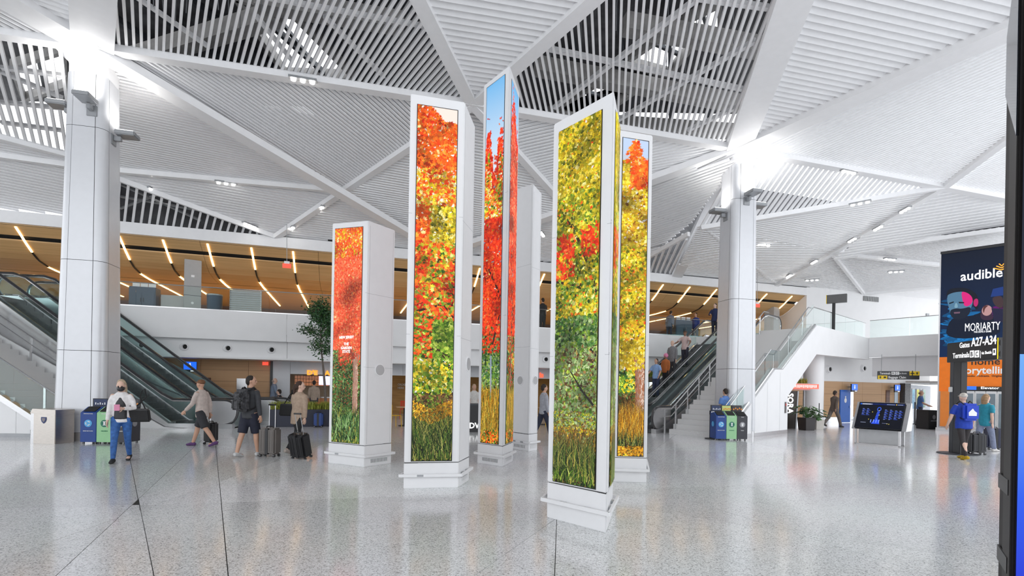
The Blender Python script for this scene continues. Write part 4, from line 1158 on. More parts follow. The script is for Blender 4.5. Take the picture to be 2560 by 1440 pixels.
MB().tube([(.6, -2.43, 1.03), (3.8, -2.43, 3.14), (4.6, -2.43, 3.14), (7.96, -2.43, 5.18), (15.3, -2.43, 5.18)], .02, 6).build('top_rail', STEEL, gp)
br = sroot('floor_bridge', orr, AR, label='white soffit bridge slab joining the right stairs to the balcony')
MB().box(8.6, 15.2, -2.3, 6.5, 3.4, RISE).build('slab', WALLW, br, weld=True)
MB().prism([(5.1, -2.3, 1.2), (8.7, -2.3, 3.35), (8.7, -2.3, 3.6), (5.1, -2.3, 1.5)], (0, 2.0, 0)).build('stair_soffit', WALLW, br, weld=True)
for x, y in ((9.6, -1.6), (11.2, -1.4), (12.8, -1.2)):
    MB().cyl((x, y), .08, 3.385, 3.405, 14).build('soffit_lamp', LAMPW, br)

# ================================================================== RIGHT SIDE WALLS
W1 = orr + dr * 15.3 - yr * 2.58
W2 = at(2347, 900, 24.0); W2.z = 0
dW = (W2 - W1); dW.z = 0; dW.normalize(); AW = math.atan2(dW.y, dW.x)
wr = sroot('wall_right', W1, AW, label='pale grey fascia of the gallery on the right with recessed band')
# local x along towards camera, local y to the left of it (behind = +y)
LW = 6.0
for a in (0, 3):
    MB().box(a + .006, a + 2.994, .0, .25, 3.42, 4.25).build('fascia_panel', WALLW, wr, weld=True)
    MB().box(a + .006, a + 2.994, .02, .3, 4.08, 4.42).build('kerb_panel', WALLW, wr, weld=True)
    MB().box(a + .006, a + 2.994, .45, .6, 2.45, 3.42).build('inset_panel', WALLW, wr, weld=True)
MB().box(0, LW, .25, 7, 3.5, 4.28).build('slab', WALLW, wr, weld=True)
gr_ = thing('glass_balustrade', 'clear glass balustrade on the grey gallery beside the advertising tower', 'balustrade', W1, AW)
for k in range(3):
    MB().box(k * 1.7 + .01, k * 1.7 + 1.68, .1, .118, 4.4, 5.3).build('glass_pane', GLASS, gr_, weld=True)
MB().tube([(0, .11, 5.31), (5.2, .11, 5.31)], .02, 6).build('top_rail', STEEL, gr_)
# lower right wall
Pa, Pb = Vector((12.6, 24.6, 0)), Vector((21.9, 28.9, 0))
dq = (Pb - Pa).normalized(); AQ = math.atan2(dq.y, dq.x); LQ = (Pb - Pa).length
def qx(u, v=980):
    r = ray(u, v); nn = Vector((-dq.y, dq.x, 0)); k = Pa.dot(nn) / Vector((r.x, r.y, 0)).dot(nn)
    return (Vector((r.x * k, r.y * k, 0)) - Pa).dot(dq)
def qz(u, v):
    x = qx(u, v); p = Pa + dq * x
    return EYE + ray(u, v).z * p.y
wq = sroot('wall_far_right', Pa, AQ, label='light oak panel wall with blue door below the right gallery')
for i in range(6):
    a, b = LQ * i / 6 + .006, LQ * (i + 1) / 6 - .006
    for z0, z1 in ((.3, .9), (.9, 1.5), (1.5, 2.15)):
        MB().box(a, b, 0, .08, z0 + .004, z1 - .004).build('oak_panel', OAKW, wq, weld=True)
    MB().box(a, b, -.02, .08, 0, .3).build('steel_base', CHROME, wq, weld=True)
MB().box(0, LQ + 3, .02, .2, 2.15, 3.5).build('white_upper', WALLW, wq, weld=True)
MB().box(0, LQ, .08, .2, 0, 2.2).build('backing', GAPB, wq, weld=True)
BLUE = mat('signal_blue_door', (.012, .13, .55), .4)
d0 = sroot('door_1', Pa, AQ, label='bright blue restroom door in the oak wall')
x0, x1 = qx(2098, 1020), qx(2123, 1020)
MB().box(x0, x1, -.06, -.01, .02, 1.72).build('door_leaf_or_sheet', BLUE, d0, weld=True)
MB().disc(((x0 + x1) / 2, -.06, 1.35), (0, -1, 0), .05, .006, 16).build('sign_head', TXTP, d0)
MB().ell(((x0 + x1) / 2, -.062, 1.17), (.1, .006, .13), 14, 8).build('sign_body', TXTP, d0)
MB().box(x1 + .01, x1 + .26, -.05, -.01, .02, 1.72).build('door_jamb', CHROME, d0, weld=True)
MB().box(x1 - .09, x1 - .05, -.1, -.06, .78, .9).build('door_handle', STEEL, d0, weld=True)
x2 = qx(2214, 1000)
MB().box(x2, x2 + .34, -.03, 0.0, .4, 1.75).build('brown_door', wood('door_and_doorway_brown', (.10, .035, .02), (.16, .06, .035)), d0, weld=True)
MB().box(x2 + .8, x2 + 1.1, -.03, 0.0, .3, 1.7).build('pale_panel', mat('pale_blue_panel', (.55, .65, .75), .3), d0, weld=True)
for u, v, lab in ((2071, 923, 'round white jet air nozzle behind the round white column'), (2157, 921, 'round white jet air nozzle left of the black directional sign'), (2248, 918, 'round white jet air nozzle above the black directional sign')):
    x = qx(u, v); nozzle(Pa + dq * x + Vector((dq.y, -dq.x, 0)) * .0 + Vector((0, 0, qz(u, v))), Vector((dq.y, -dq.x, 0)), lab, 'air nozzles on the right wall', .17)
# round white column
rc = thing('round_column', 'smooth round white column under the bridge', 'column', at(2032, 1045, 23.6).xy.to_3d())
MB().cyl((0, 0), .42, 0, 3.42, 28).build('shaft', WALLW, rc, smooth=True)
MB().cyl((0, 0), .44, 0, .12, 28).build('base_ring', CHROME, rc, smooth=True)
# dark mosaic pier and poster wall
pp0 = Pa + dq * (LQ + .02)
DK = mat('dark_mosaic', (.06, .06, .065), .3, vary=.8, scale=30)
pier = struct(MB().box(-.0, .55, -.25, .2, 0, 2.15).build('wall_pier', DK, None), 'dark mosaic tiled pier beside the poster wall'); pier.location = pp0; pier.rotation_euler = (0, 0, AQ)
pq = pp0 + dq * .55; dp = Vector((.72, .69, 0)).normalized(); AP = math.atan2(dp.y, dp.x)
pw = sroot('wall_posters', pq, AP, label='blue-grey mosaic corridor wall hung with framed posters')
MB().box(0, 9, 0, .2, 0, 2.1).build('wall_face', mat('blue_grey_mosaic', (.32, .37, .46), .35, vary=.3, scale=14), pw, weld=True)
rp = np.random.default_rng(5)
for i, (a, c1, c2) in enumerate(((.35, (160, 170, 180), (110, 125, 140)), (1.65, (120, 175, 200), (60, 110, 150)), (3.15, (210, 205, 60), (120, 140, 60)), (4.3, (60, 60, 80), (170, 60, 50)), (5.5, (150, 180, 170), (80, 120, 90)))):
    t = thing('framed_poster', ['pale grey poster in white frame nearest the mosaic pier', 'pale blue landscape poster in white frame', 'yellow poster in white frame', 'dark poster with red figure in white frame', 'green and white poster in white frame farthest down the corridor'][i], 'poster', pq + dp * a + Vector((dp.y, -dp.x, 0)) * .03, AP, 'corridor posters')
    MB().box(0, .95, -.02, .03, .62, 1.88).build('frame', WHITE, t, weld=True)
    pc = Pic((.06, -.024, .68), (1, 0, 0), (0, 0, 1)); pc.rect(0, .83, 0, 1.14, lin(*c2), lin(*c1))
    for k in range(26):
        c = lin(*c1) * rp.uniform(.5, 1.3) if k % 2 else lin(*c2) * rp.uniform(.5, 1.4)
        pc.ell(rp.uniform(.12, .7), rp.uniform(.12, 1.0), rp.uniform(.03, .12), rp.uniform(.03, .12), np.clip(c, 0, 1), 9)
    pc.build('print', SCREEN, t, world=False)
struct(MB().box(0, 10, -6, 1, 2.2, 2.3).build('ceiling_corridor', mat('pale_speckled_ceiling', (.6, .56, .53), .5, vary=.15, scale=20), None), 'pale speckled ceiling of the poster corridor').location = pq
bpy.data.objects['ceiling_corridor'].rotation_euler = (0, 0, AP)
# bright windows at the upper right landing
wn = sroot('window_1', M(0, 0, 0), MANG, label='bright daylight glazing seen through the bridge balustrade')
for u0, u1 in ((2085, 2128), (2133, 2168), (2262, 2300)):
    a, b = mt(u0, -.3, 850), mt(u1, -.3, 850)
    MB().box(a, b, -.12, -.07, 4.32, 5.0).build('pane', mat('daylit_glass', (.9, .93, .95), .3, emit=(.95, .98, 1), estr=.8), wn, weld=True)
    MB().box((a + b) / 2 - .03, (a + b) / 2 + .03, -.14, -.07, 4.3, 5.0).build('mullion', GREYM, wn, weld=True)

# ================================================================== ADVERTISING LIFT TOWER
Ea = at(2347, 1000, 22.4); Eb = at(2530, 1000, 20.7); Ea.z = Eb.z = 0
de = (Eb - Ea).normalized(); AE = math.atan2(de.y, de.x); ne = Vector((de.y, -de.x, 0)); LE = (Eb - Ea).length
lt = thing('lift_tower', 'tall lift tower wrapped in a dark blue and orange audio advertisement', 'lift tower', Ea, AE)
def ep(u, v):
    p = on_plane(u, v, Ea, ne); return ((p - Ea).dot(de), p.z)
ztop = ep(2347, 637)[1]; zor = ep(2347, 893)[1]; zdo = ep(2347, 978)[1]
MB().box(0, LE, .06, 1.6, 0.15, ztop).build('shaft_cladding', mat('white_shaft', (.7, .7, .72), .4), lt, weld=True)
MB().box(-.03, LE + .05, -.0, 1.65, ztop, ztop + .12).build('top_cap', BLACK, lt, weld=True)
MB().box(-.06, LE + .1, -.25, 1.7, 0, .15).build('base_step', STEEL, lt, weld=True)
MB().box(-.05, 0.0, -.03, .1, .15, ztop).build('edge_trim', STEEL, lt, weld=True)
pc = Pic((0, .055, 0), (1, 0, 0), (0, 0, 1), (0, -1, 0))
nb = lin(14, 24, 44)
pc.rect(0, LE, zor, ztop, lin(8, 40, 82), nb)
h_ = ztop - zor
def E(u, v): return ep(u, v)
# swirling blue light round the figures
re_ = np.random.default_rng(3)
for k in range(230):
    u = re_.uniform(2372, 2425); v = 858 - abs(re_.normal(0, 42)); x, z = E(u, v)
    pc.ell(x, z, re_.uniform(.05, .4), re_.uniform(.02, .10), np.clip(lin(20, 120, 190) * re_.uniform(.25, 1.3), 0, 1), 10, re_.uniform(-.5, .7))
for k in range(60):
    u = re_.uniform(2470, 2510); v = re_.uniform(770, 800); x, z = E(u, v)
    pc.ell(x, z, re_.uniform(.05, .3), re_.uniform(.02, .1), np.clip(lin(120, 20, 130) * re_.uniform(.25, 1.1), 0, 1), 10, re_.uniform(-.5, .7))
def px2(pts, col, rounds=2):
    for _ in range(rounds if len(pts) > 4 else 0):       # corner cutting for soft outlines
        pts = [q for i in range(len(pts)) for a, b in [(pts[i], pts[(i + 1) % len(pts)])] for q in ((a[0] * .75 + b[0] * .25, a[1] * .75 + b[1] * .25), (a[0] * .25 + b[0] * .75, a[1] * .25 + b[1] * .75))]
    pc.poly([E(*p) for p in pts], tuple(np.clip(col, 0, 1)))
# generic bearded figure, a woman and a person in a cap, all abstract
px2([(2372, 800), (2395, 792), (2440, 788), (2462, 772), (2482, 790), (2500, 812), (2500, 840), (2360, 850)], lin(14, 26, 48))
px2([(2366, 748), (2372, 728), (2392, 722), (2418, 724), (2432, 735), (2432, 757), (2426, 772), (2418, 786), (2404, 795), (2388, 798), (2376, 788), (2372, 770)], lin(86, 128, 158))
px2([(2402, 726), (2424, 728), (2432, 742), (2430, 760), (2412, 768), (2406, 752)], lin(226, 40, 130))
px2([(2366, 742), (2366, 728), (2378, 720), (2410, 718), (2436, 728), (2446, 745), (2446, 770), (2438, 775), (2432, 757), (2430, 740), (2412, 728), (2386, 730), (2370, 736)], lin(20, 26, 40))
px2([(2374, 775), (2390, 770), (2404, 772), (2428, 765), (2424, 785), (2408, 797), (2388, 799), (2376, 790)], lin(24, 34, 52))
px2([(2384, 780), (2400, 779), (2399, 783), (2385, 784)], lin(120, 90, 110))
px2([(2372, 757), (2384, 753), (2384, 756), (2373, 760)], lin(16, 24, 38)); px2([(2396, 754), (2410, 755), (2410, 758), (2397, 758)], lin(16, 24, 38))
px2([(2388, 757), (2392, 757), (2395, 768), (2388, 770), (2385, 767)], lin(130, 170, 190))
px2([(2434, 748), (2444, 745), (2446, 758), (2440, 768), (2433, 762)], lin(190, 40, 110))
px2([(2452, 775), (2458, 764), (2470, 760), (2478, 768), (2480, 785), (2484, 800), (2450, 800)], lin(60, 40, 62))
pc.ell(*E(2467, 776), .16, .22, tuple(lin(196, 150, 150)), 16)
px2([(2456, 772), (2460, 764), (2472, 763), (2462, 770), (2459, 785)], lin(90, 50, 50))
px2([(2476, 742), (2482, 722), (2508, 716), (2508, 738)], lin(30, 60, 130))
px2([(2480, 742), (2508, 738), (2508, 770), (2492, 768), (2482, 756)], lin(70, 52, 56))
px2([(2478, 770), (2508, 772), (2508, 805), (2486, 806)], lin(34, 34, 64))
# orange lower field
MB().box(0, LE, .050, .057, zdo, zor).build('orange_print', mat('orange_printed_panel', (.90, .20, .004), .5), lt, weld=True)
pc.build('advert_print', picture('advert_backlight', .75), lt, world=False)
def fit(o, x0, x1):
    xs_ = [v.co.x for v in o.data.vertices]; lo, hi = min(xs_), max(xs_)
    for v in o.data.vertices: v.co.x = x0 + (v.co.x - lo) / (hi - lo) * (x1 - x0)
def etext(body, u0, u1, v, size, m, bold=.0):
    x, z = E(u0, v); o = text('lettering', body, size, m, lt, (x, .045, z), (1, 0, 0), (0, 0, 1), 'LEFT', bold, .004); fit(o, x, E(u1, v)[0])
ORTX = mat('orange_mark', (.9, .35, .03), .5, emit=(1, .4, .03), estr=.6)
DKTX = mat('dark_brown_lettering', (.03, .015, .01), .5)
etext('audible', 2401, 2506, 702, .56, TXTW, .012)
x, z = E(2504, 668)
for k in range(3):
    MB().tube([(x - .24 + .08 * k, .04, z + .08 * k), (x, .04, z - .1 + .08 * k), (x + .24 - .08 * k, .04, z + .08 * k)], .022, 6).build('logo_mark', ORTX, lt)
etext('MORIARTY', 2412, 2500, 828, .48, TXTW, .0)
etext("THE DEVIL'S GAME", 2434, 2478, 832, .10, TXTW, .01)
etext('The', 2372, 2416, 913, .40, DKTX, .012); etext('home', 2428, 2500, 912, .40, DKTX, .012)
etext('storytelling', 2392, 2530, 934, .42, TXTP, .02)
etext('Audiobooks.', 2397, 2438, 942, .12, DKTX, .01); etext('Podcasts.', 2442, 2474, 942, .12, DKTX, .01); etext('Originals.', 2479, 2510, 942, .12, DKTX, .01)
# lift front
MB().box(*sorted((E(2405, 975)[0], LE)), -.02, .06, zdo - .0, E(2405, 966)[1]).build('sign_strip', BLACK, lt, weld=True)
x, z = E(2408, 973); MB().box(x, x + .42, -.03, -.02, z - .02, z + .13).build('sign_tile', mat('blue_sign', (.02, .12, .6), .4, emit=(.03, .2, 1), estr=.4), lt, weld=True)
text('lettering', 'Elevator', .14, TXTW, lt, (x + .55, -.024, z + .02), bold=.015, sx=1.2)
xd0 = E(2402, 1020)[0]
MB().box(xd0, LE, -.0, .05, 0.15, zdo - .02).build('lift_surround', mat('pale_steel_surround', (.68, .68, .67), .3, .5), lt, weld=True)
wdt = (LE - xd0 - .2) / 4
for k in range(4):
    f = MB().box(xd0 + .1 + k * wdt + .01, xd0 + .1 + (k + 1) * wdt - .01, -.03, .0, .17, 1.75).build('lift_door', STEEL, lt, weld=True)
    MB().box(xd0 + .1 + k * wdt + .05, xd0 + .1 + (k + 1) * wdt - .05, -.036, -.03, .25, 1.65).build('door_glass', mat('lift_door_glass', (.16, .20, .23), .06, spec=.8), f, weld=True)
MB().box(.05, .35, -.02, .05, .2, zdo).build('orange_pier', mat('orange_pier', (.75, .22, .03), .4), lt, weld=True)
MB().box(.35, xd0 - .05, -.01, .04, .2, zdo - .05).build('side_glazing', mat('lift_door_glass', (.16, .20, .23), .06, spec=.8), lt, weld=True)
MB().box(.55, .8, -.03, -.01, .55, 1.2).build('notice', WHITE, lt, weld=True)

# ================================================================== WAYFINDING PYLON
Pq = flr(2374, 1131)
Ps = at(2503, 870, 12.55); Ps.z = 0
dy_ = (Ps - Pq); WY = dy_.length; AY = math.atan2(dy_.y, dy_.x)
py_ = thing('wayfinding_pylon', 'black wayfinding pylon reading Gates A27-A34 and Terminals B C', 'sign', Pq, AY)
PYB = mat('black_sign_metal', (.02, .02, .022), .35)
yn = Vector((dy_.y, -dy_.x, 0)).normalized()
def yp(u, v):
    p = on_plane(u, v, Pq + yn * .1, yn); return ((p - Pq).dot(dy_.normalized()), p.z)
xp0, xp1 = yp(2374, 1000)[0], yp(2401, 1000)[0]; xm = yp(2383, 1000)[0]
zA_, zB_ = yp(2440, 902)[1], yp(2440, 850)[1]
MB().cyl(((xp0 + xp1) / 2, 0), .46, 0, .02, 28).build('base_plate', STEELD, py_)
MB().box(xm, xp1, -.1, .06, .02, zA_).build('post', PYB, py_, bevel=.01)
MB().box(xp0, xm, -.1, .06, .02, zA_).build('post_edge', mat('charcoal_edge', (.06, .063, .07), .6), py_, weld=True)
MB().box(-.02, WY + .05, -.1, .1, zA_, zB_).build('sign_box', PYB, py_, bevel=.01)
YEL = mat('yellow_sign', (.9, .62, .0), .5, emit=(1, .72, 0), estr=.55)
hY = zB_ - zA_; xy = yp(2494, 870)[0]
MB().box(xy, WY + .05, -.106, -.1, zA_ + .01, zB_ - .01).build('yellow_field', YEL, py_, weld=True)
for z in (zA_ + hY * .75, zA_ + hY * .25):
    MB().add([(xy + .03, -.11, z), (xy + .1, -.11, z + .08), (xy + .1, -.11, z - .08)], [(0, 1, 2)]).build('arrow', TXTB, py_)
def ytext(body, u0, u1, v, size, bold=.012, m=TXTW):
    x, z = yp(u0, v); o = text('lettering', body, size, m, py_, (x, -.102, z), (1, 0, 0), (0, 0, 1), 'LEFT', bold, .003); fit(o, x, yp(u1, v)[0])
ytext('Gates', 2399, 2424, 870, .20); ytext('A27-A34', 2428, 2491, 866, .31, .016); ytext('Terminals', 2382, 2423, 896, .20)
for ch, u0, u1 in (('B', 2425, 2435), ('C', 2437, 2448)):
    x0_, x1_ = yp(u0, 885)[0], yp(u1, 885)[0]; zc_ = yp(u0, 893)[1]
    MB().box(x0_, x1_, -.104, -.1, zc_ - .01, zc_ + .17).build('letter_tile', TXTW, py_, weld=True)
    o = text('lettering', ch, .17, TXTB, py_, (x0_, -.106, zc_ + .02), bold=.012); fit(o, x0_ + (x1_ - x0_) * .25, x0_ + (x1_ - x0_) * .75)
x0_ = yp(2451, 885)[0]; MB().box(x0_, x0_ + .012, -.104, -.1, zA_ + .06, zA_ + hY * .46).build('divider', TXTW, py_, weld=True)
ytext('via Shuttle', 2454, 2479, 886, .11, .006)
x0_, x1_ = yp(2482, 885)[0], yp(2490, 885)[0]; zc_ = yp(2482, 886)[1]
MB().box(x0_, x1_, -.104, -.1, zc_ - .02, zc_ + .14).build('shuttle_tile', TXTW, py_, weld=True)
MB().box(x0_ + .03, x1_ - .03, -.107, -.104, zc_ + .03, zc_ + .11).build('shuttle_mark', TXTB, py_, weld=True)
MB().box(xp0, xp0 + .12, -.14, -.1, 1.68, 1.82).build('thermostat', mat('off_white_device', (.8, .8, .78), .4), py_, bevel=.01)

# ================================================================== NEAR DARK TOTEM
Ta, Tb = at(2499, 1200, 3.62), at(2534, 1200, 3.20); Ta.z = Tb.z = 0
tt = thing('totem_display', 'tall near-black display totem with glowing blue front at the hall edge', 'display totem', Tb, 0)
dt = (Ta - Tb); Lt = dt.length; dt.normalize(); nt_ = Vector((.98, -.2, 0)).normalized()
TZ = 4.28
DKT = mat('charcoal_totem', (.022, .020, .020), .55, spec=.2); GT = mat('dark_gloss_glass', (.012, .015, .025), .06, spec=.8)
prof_t = [(0, 0), (Lt, 0), (Lt, TZ - .25), (Lt - .05, TZ - .08), (Lt - .18, TZ + .1), (0, TZ + .45)]
MB().prism([Tb + dt * a + Vector((0, 0, z)) for a, z in prof_t], nt_ * 1.1).build('body', DKT, tt, world=True, bevel=.015)
MB().prism([Tb + dt * a + Vector((0, 0, z)) + nt_ * -.012 for a, z in ((.03, .05), (Lt * .55, .05), (Lt * .55, TZ - .35), (.03, TZ))], nt_ * .02).build('side_panel', mat('grey_charcoal', (.030, .028, .028), .5, spec=.25), tt, world=True, weld=True)
MB().prism([Tb + dt * a + Vector((0, 0, z)) + nt_ * -.016 for a, z in ((.03, TZ - 1.0), (Lt - .06, TZ - .55), (Lt - .08, TZ - .15), (.03, TZ + .25))], nt_ * .02).build('gloss_cap', GT, tt, world=True, weld=True)
fo = Tb - Vector((nt_.y, -nt_.x, 0)) * 0.0
fn = Vector((nt_.y, -nt_.x, 0))
if fn.y > 0: fn = -fn
pc = Pic(Tb + nt_ * .012 + fn * .014, nt_, (0, 0, 1), fn)
pc.rect(0, 1.0, .3, 1.0, lin(30, 30, 200), lin(40, 90, 235)); pc.rect(0, 1.0, 1.0, 1.9, lin(40, 90, 235), lin(110, 170, 240)); pc.rect(0, 1.0, 1.9, 4.1, lin(12, 22, 44), lin(10, 14, 26))
pc.build('screen', SCREEN, tt)
for z in (.5, 1.0):
    MB().prism([Tb + dt * a + Vector((0, 0, z + b)) + nt_ * -.016 for a, b in ((.1, 0), (Lt - .05, 0), (Lt - .05, .1), (.1, .1))], nt_ * .01).build('vent', BLACK, tt, world=True, weld=True)
# ================================================================== BINS
BINBLUE = mat('bin_blue', (.012, .055, .26), .4); BINGRN = mat('bin_green', (.33, .62, .33), .45); BINDK = mat('bin_charcoal', (.045, .045, .055), .45)
BADGEB = mat('badge_light_blue', (.10, .42, .78), .4); BADGEG = mat('badge_dark_green', (.01, .16, .10), .4); BADGEK = mat('badge_grey', (.30, .30, .32), .4)
PBLUE = mat('board_navy', (.012, .03, .10), .4); PYEL = mat('board_yellow_green', (.62, .66, .22), .5)
def bin_unit(label, loc, rot, k, w=.40, d=.45, h=.92, group=None):
    col, bad, name, board = [(BINBLUE, BADGEB, 'MIXED RECYCLING', PBLUE), (BINGRN, BADGEG, 'ORGANICS', PYEL), (BINDK, BADGEK, 'TRASH', BINDK)][k]
    t = thing('recycling_bin', label, 'bin', loc, rot, group)
    # sloped-top body
    MB().prism([(0.003, 0, .05), (0.003, d, .05), (0.003, d, h), (0.003, d * .55, h), (0.003, 0, h - .14)], (w - .006, 0, 0)).build('body', col, t, bevel=.008)
    MB().prism([(w * .15, .03, h - .112), (w * .15, d * .5, h - .008), (w * .15, d * .5, h + .004), (w * .15, .03, h - .10)], (w * .7, 0, 0)).build('opening', GAPB, t, weld=True)
    MB().box(0.004, w - .004, d - .04, d, h, h + .2).build('header_board', PYB if k != 1 else PYB, t, weld=True)
    hb = MB().box(.03, w - .03, d - .048, d - .04, h + .02, h + .18).build('header_print', board, t, weld=True)
    for j in range(5):
        if k == 2: MB().ell((.07 + j * .065, d - .052, h + .07 + .03 * (j % 2)), (.025, .004, .03), 8, 6).build('pictogram', mat('orange_food', (.8, .3, .05), .5), t)
        elif k == 1: MB().ell((.09 + j * .055, d - .052, h + .07 + .015 * (j % 2)), (.03, .004, .02), 8, 6).build('pictogram', mat('orange_food', (.8, .3, .05), .5), t)
        else: MB().box(.07 + j * .055, .07 + j * .055 + .025, d - .053, d - .047, h + .045, h + .10 - .02 * (j % 2)).build('pictogram', TXTP, t, weld=True)
    zc = h * .56
    MB().disc((w / 2, .002, zc), (0, -1, 0), .09, .008, 24).build('badge', bad, t)
    if k == 0:
        for j in range(3):
            a = 2.094 * j + .5
            MB().tube([(w / 2 + .05 * math.cos(a + q), -.008, zc + .05 * math.sin(a + q)) for q in (0, .45, .9, 1.35)], [.017, .014, .012, .004], 6).build('recycle_arrow', TXTP, t)
    elif k == 1:
        MB().box(w / 2 - .02, w / 2 + .02, -.012, -.004, zc - .05, zc + .05).build('apple_core', TXTP, t, weld=True)
        for z in (zc - .05, zc + .04): MB().box(w / 2 - .035, w / 2 + .035, -.012, -.004, z, z + .015).build('apple_core', TXTP, t, weld=True)
    else:
        MB().prism([(w / 2 - .035, -.012, zc + .03), (w / 2 - .028, -.012, zc - .05), (w / 2 + .028, -.012, zc - .05), (w / 2 + .035, -.012, zc + .03)], (0, .008, 0)).build('bin_mark', TXTP, t, weld=True)
        MB().box(w / 2 - .04, w / 2 + .04, -.012, -.004, zc + .035, zc + .05).build('bin_mark', TXTP, t, weld=True)
    text('lettering', name, .030 if k == 0 else .036, TXTP if k != 1 else mat('dark_green_lettering', (.02, .2, .1), .5), t, (w / 2, -.002, zc - .2), align='CENTER', bold=.012, sx=.9)
    text('lettering', name, .028 if k == 0 else .034, TXTP, t, (w / 2, -.002, h - .175), align='CENTER', bold=.012, sx=.9)
    if k == 0:
        MB().disc((.001, d * .5, zc), (-1, 0, 0), .085, .006, 20).build('badge', bad, t)
    if k == 2:
        MB().disc((w - .001, d * .5, zc), (1, 0, 0), .085, .006, 20).build('badge', bad, t)
    for x in (.05, w - .05):
        for y in (.06, d - .06): MB().cyl((x, y), .025, 0, .055, 10).build('caster', RUBBER, t)
    return t
def station(p, rot, w, names):
    d = Vector((math.cos(rot), math.sin(rot), 0))
    for k in range(3): bin_unit(names[k], p + d * w * k, rot, k, w)
station(flr(199, 1110), math.radians(4), .385, ['blue mixed recycling bin at foot of large column, beside woman in jeans', 'pale green organics bin between blue and charcoal bins at large column', 'charcoal trash bin behind the woman in jeans'])
station(flr(1789, 1101), math.radians(2), .345, ['blue mixed recycling bin in front of slim right column beside black post', 'pale green organics bin in front of slim right column', 'charcoal trash bin in front of slim right column'])
station(flr(1886, 1082), math.radians(-30), .26, ['blue recycling bin behind the slim right column', 'pale green organics bin behind the slim right column', 'charcoal trash bin against white stair parapet behind slim column'])

# steel police drop box
pb = flr(84, 1109)
t = thing('steel_locker', 'brushed steel locker with police shield standing beside large column', 'locker', pb, math.radians(-6))
LK = mat('brushed_warm_steel', (.56, .52, .48), .3, .9, vary=.08, scale=9, stretch=(1, 1, 10))
MB().box(-.02, .58, 0, .5, 0, .74).build('body', LK, t, bevel=.01)
MB().prism([(-.12, 0, .74), (-.06, 0, .86), (.58, 0, .84), (.58, 0, .74)], (0, .5, 0)).build('sloped_lid', LK, t, bevel=.006)
MB().box(-.12, -.02, .02, .48, .0, .76).build('side_door', STEEL, t, bevel=.006)
MB().prism([(.20, -.008, .66), (.34, -.008, .66), (.345, -.008, .60), (.32, -.008, .54), (.27, -.008, .50), (.22, -.008, .54), (.195, -.008, .60)], (0, .008, 0)).build('shield', mat('shield_navy', (.03, .05, .16), .4), t, weld=True)
MB().prism([(.225, -.012, .635), (.315, -.012, .635), (.31, -.012, .58), (.27, -.012, .535), (.23, -.012, .58)], (0, .006, 0)).build('shield_field', mat('shield_gold', (.25, .22, .24), .4), t, weld=True)
MB().tube([(-.14, .1, .32), (-.2, .1, .32), (-.2, .1, .2), (-.2, .4, .2), (-.2, .4, .32), (-.14, .4, .32)], .012, 8).build('handle', BLACK, t)
MB().tube([(-.14, .1, .22), (-.2, .1, .22)], .012, 8).build('handle', BLACK, t)
# belt post
p = flr(1777, 1097)
t = thing('belt_post', 'black queue barrier post standing beside blue recycling bin', 'barrier post', p)
MB().cyl((0, 0), .19, 0, .025, 24).build('base', BLACK, t); MB().cyl((0, 0), .05, .02, .92, 16).build('post', BLACK, t); MB().cyl((0, 0), .058, .80, .93, 16).build('belt_head', BLACK, t, smooth=True)
p = flr(2287, 1060)
t = thing('belt_post', 'slim black queue barrier post behind the information desk', 'barrier post', p)
MB().cyl((0, 0), .17, 0, .02, 20).build('base', BLACK, t); MB().cyl((0, 0), .035, .02, 1.15, 12).build('post', BLACK, t)
p = flr(2047, 1070)
t = thing('belt_post', 'thin black pole standing between the planters', 'barrier post', p)
MB().cyl((0, 0), .15, 0, .02, 20).build('base', BLACK, t); MB().cyl((0, 0), .018, .02, 1.1, 10).build('post', BLACK, t)

# ================================================================== INFORMATION DESK
p0, p1 = flr(2136, 1109), flr(2250, 1119)
dd = (p1 - p0); wi = dd.length; ai = math.atan2(dd.y, dd.x)
t = thing('information_desk', 'brushed steel sloping information desk with dark terminal map screen', 'information kiosk', p0, ai)
zb = .52; zt = 1.32
for x in (0, wi - .05):
    MB().box(x, x + .05, 0, .05, 0, zb + .1).build('leg', STEEL, t, weld=True)
    MB().box(x, x + .05, .40, .45, 0, zb + .1).build('leg', STEEL, t, weld=True)
MB().box(0, wi, 0, .05, 0, .04).build('foot_rail', STEEL, t, weld=True)
MB().box(0, wi, .40, .45, 0, .04).build('foot_rail', STEEL, t, weld=True)
MB().box(.05, wi - .05, .2, .22, .04, zb).build('glass_apron', mat('frosted_apron', (.62, .63, .64), .2), t, weld=True)
prf = [(-.1, zb - .04), (.48, zb - .04), (.62, zb + .3), (.50, zt), (.40, zt)]
MB().prism([(-.06, y, z) for y, z in prf], (wi + .22, 0, 0)).build('housing', STEEL, t, bevel=.01)
sl_ = Vector((0, .5, zt - zb + .04)).normalized(); so = Vector((.02, -.115, zb - .0)); sn = Vector((0, -sl_.z, sl_.y))
sh = .92
MB().obox(so - sn * .0, (wi + .02, 0, 0), sl_ * sh, sn * .012).build('screen_glass', mat('black_screen_glass', (.008, .01, .018), .12), t, weld=True)
pc = Pic(so + sn * .014, (1, 0, 0), sl_, sn)
nav = lin(8, 12, 26); wsc = wi
pc.rect(.02, wsc, .03, sh - .03, nav)
pc.rect(.02, wsc, sh - .09, sh - .04, lin(10, 30, 90)); pc.rect(.04, .07, sh - .085, sh - .045, lin(40, 120, 255)); pc.rect(.08, .36, sh - .078, sh - .055, lin(190, 200, 230))
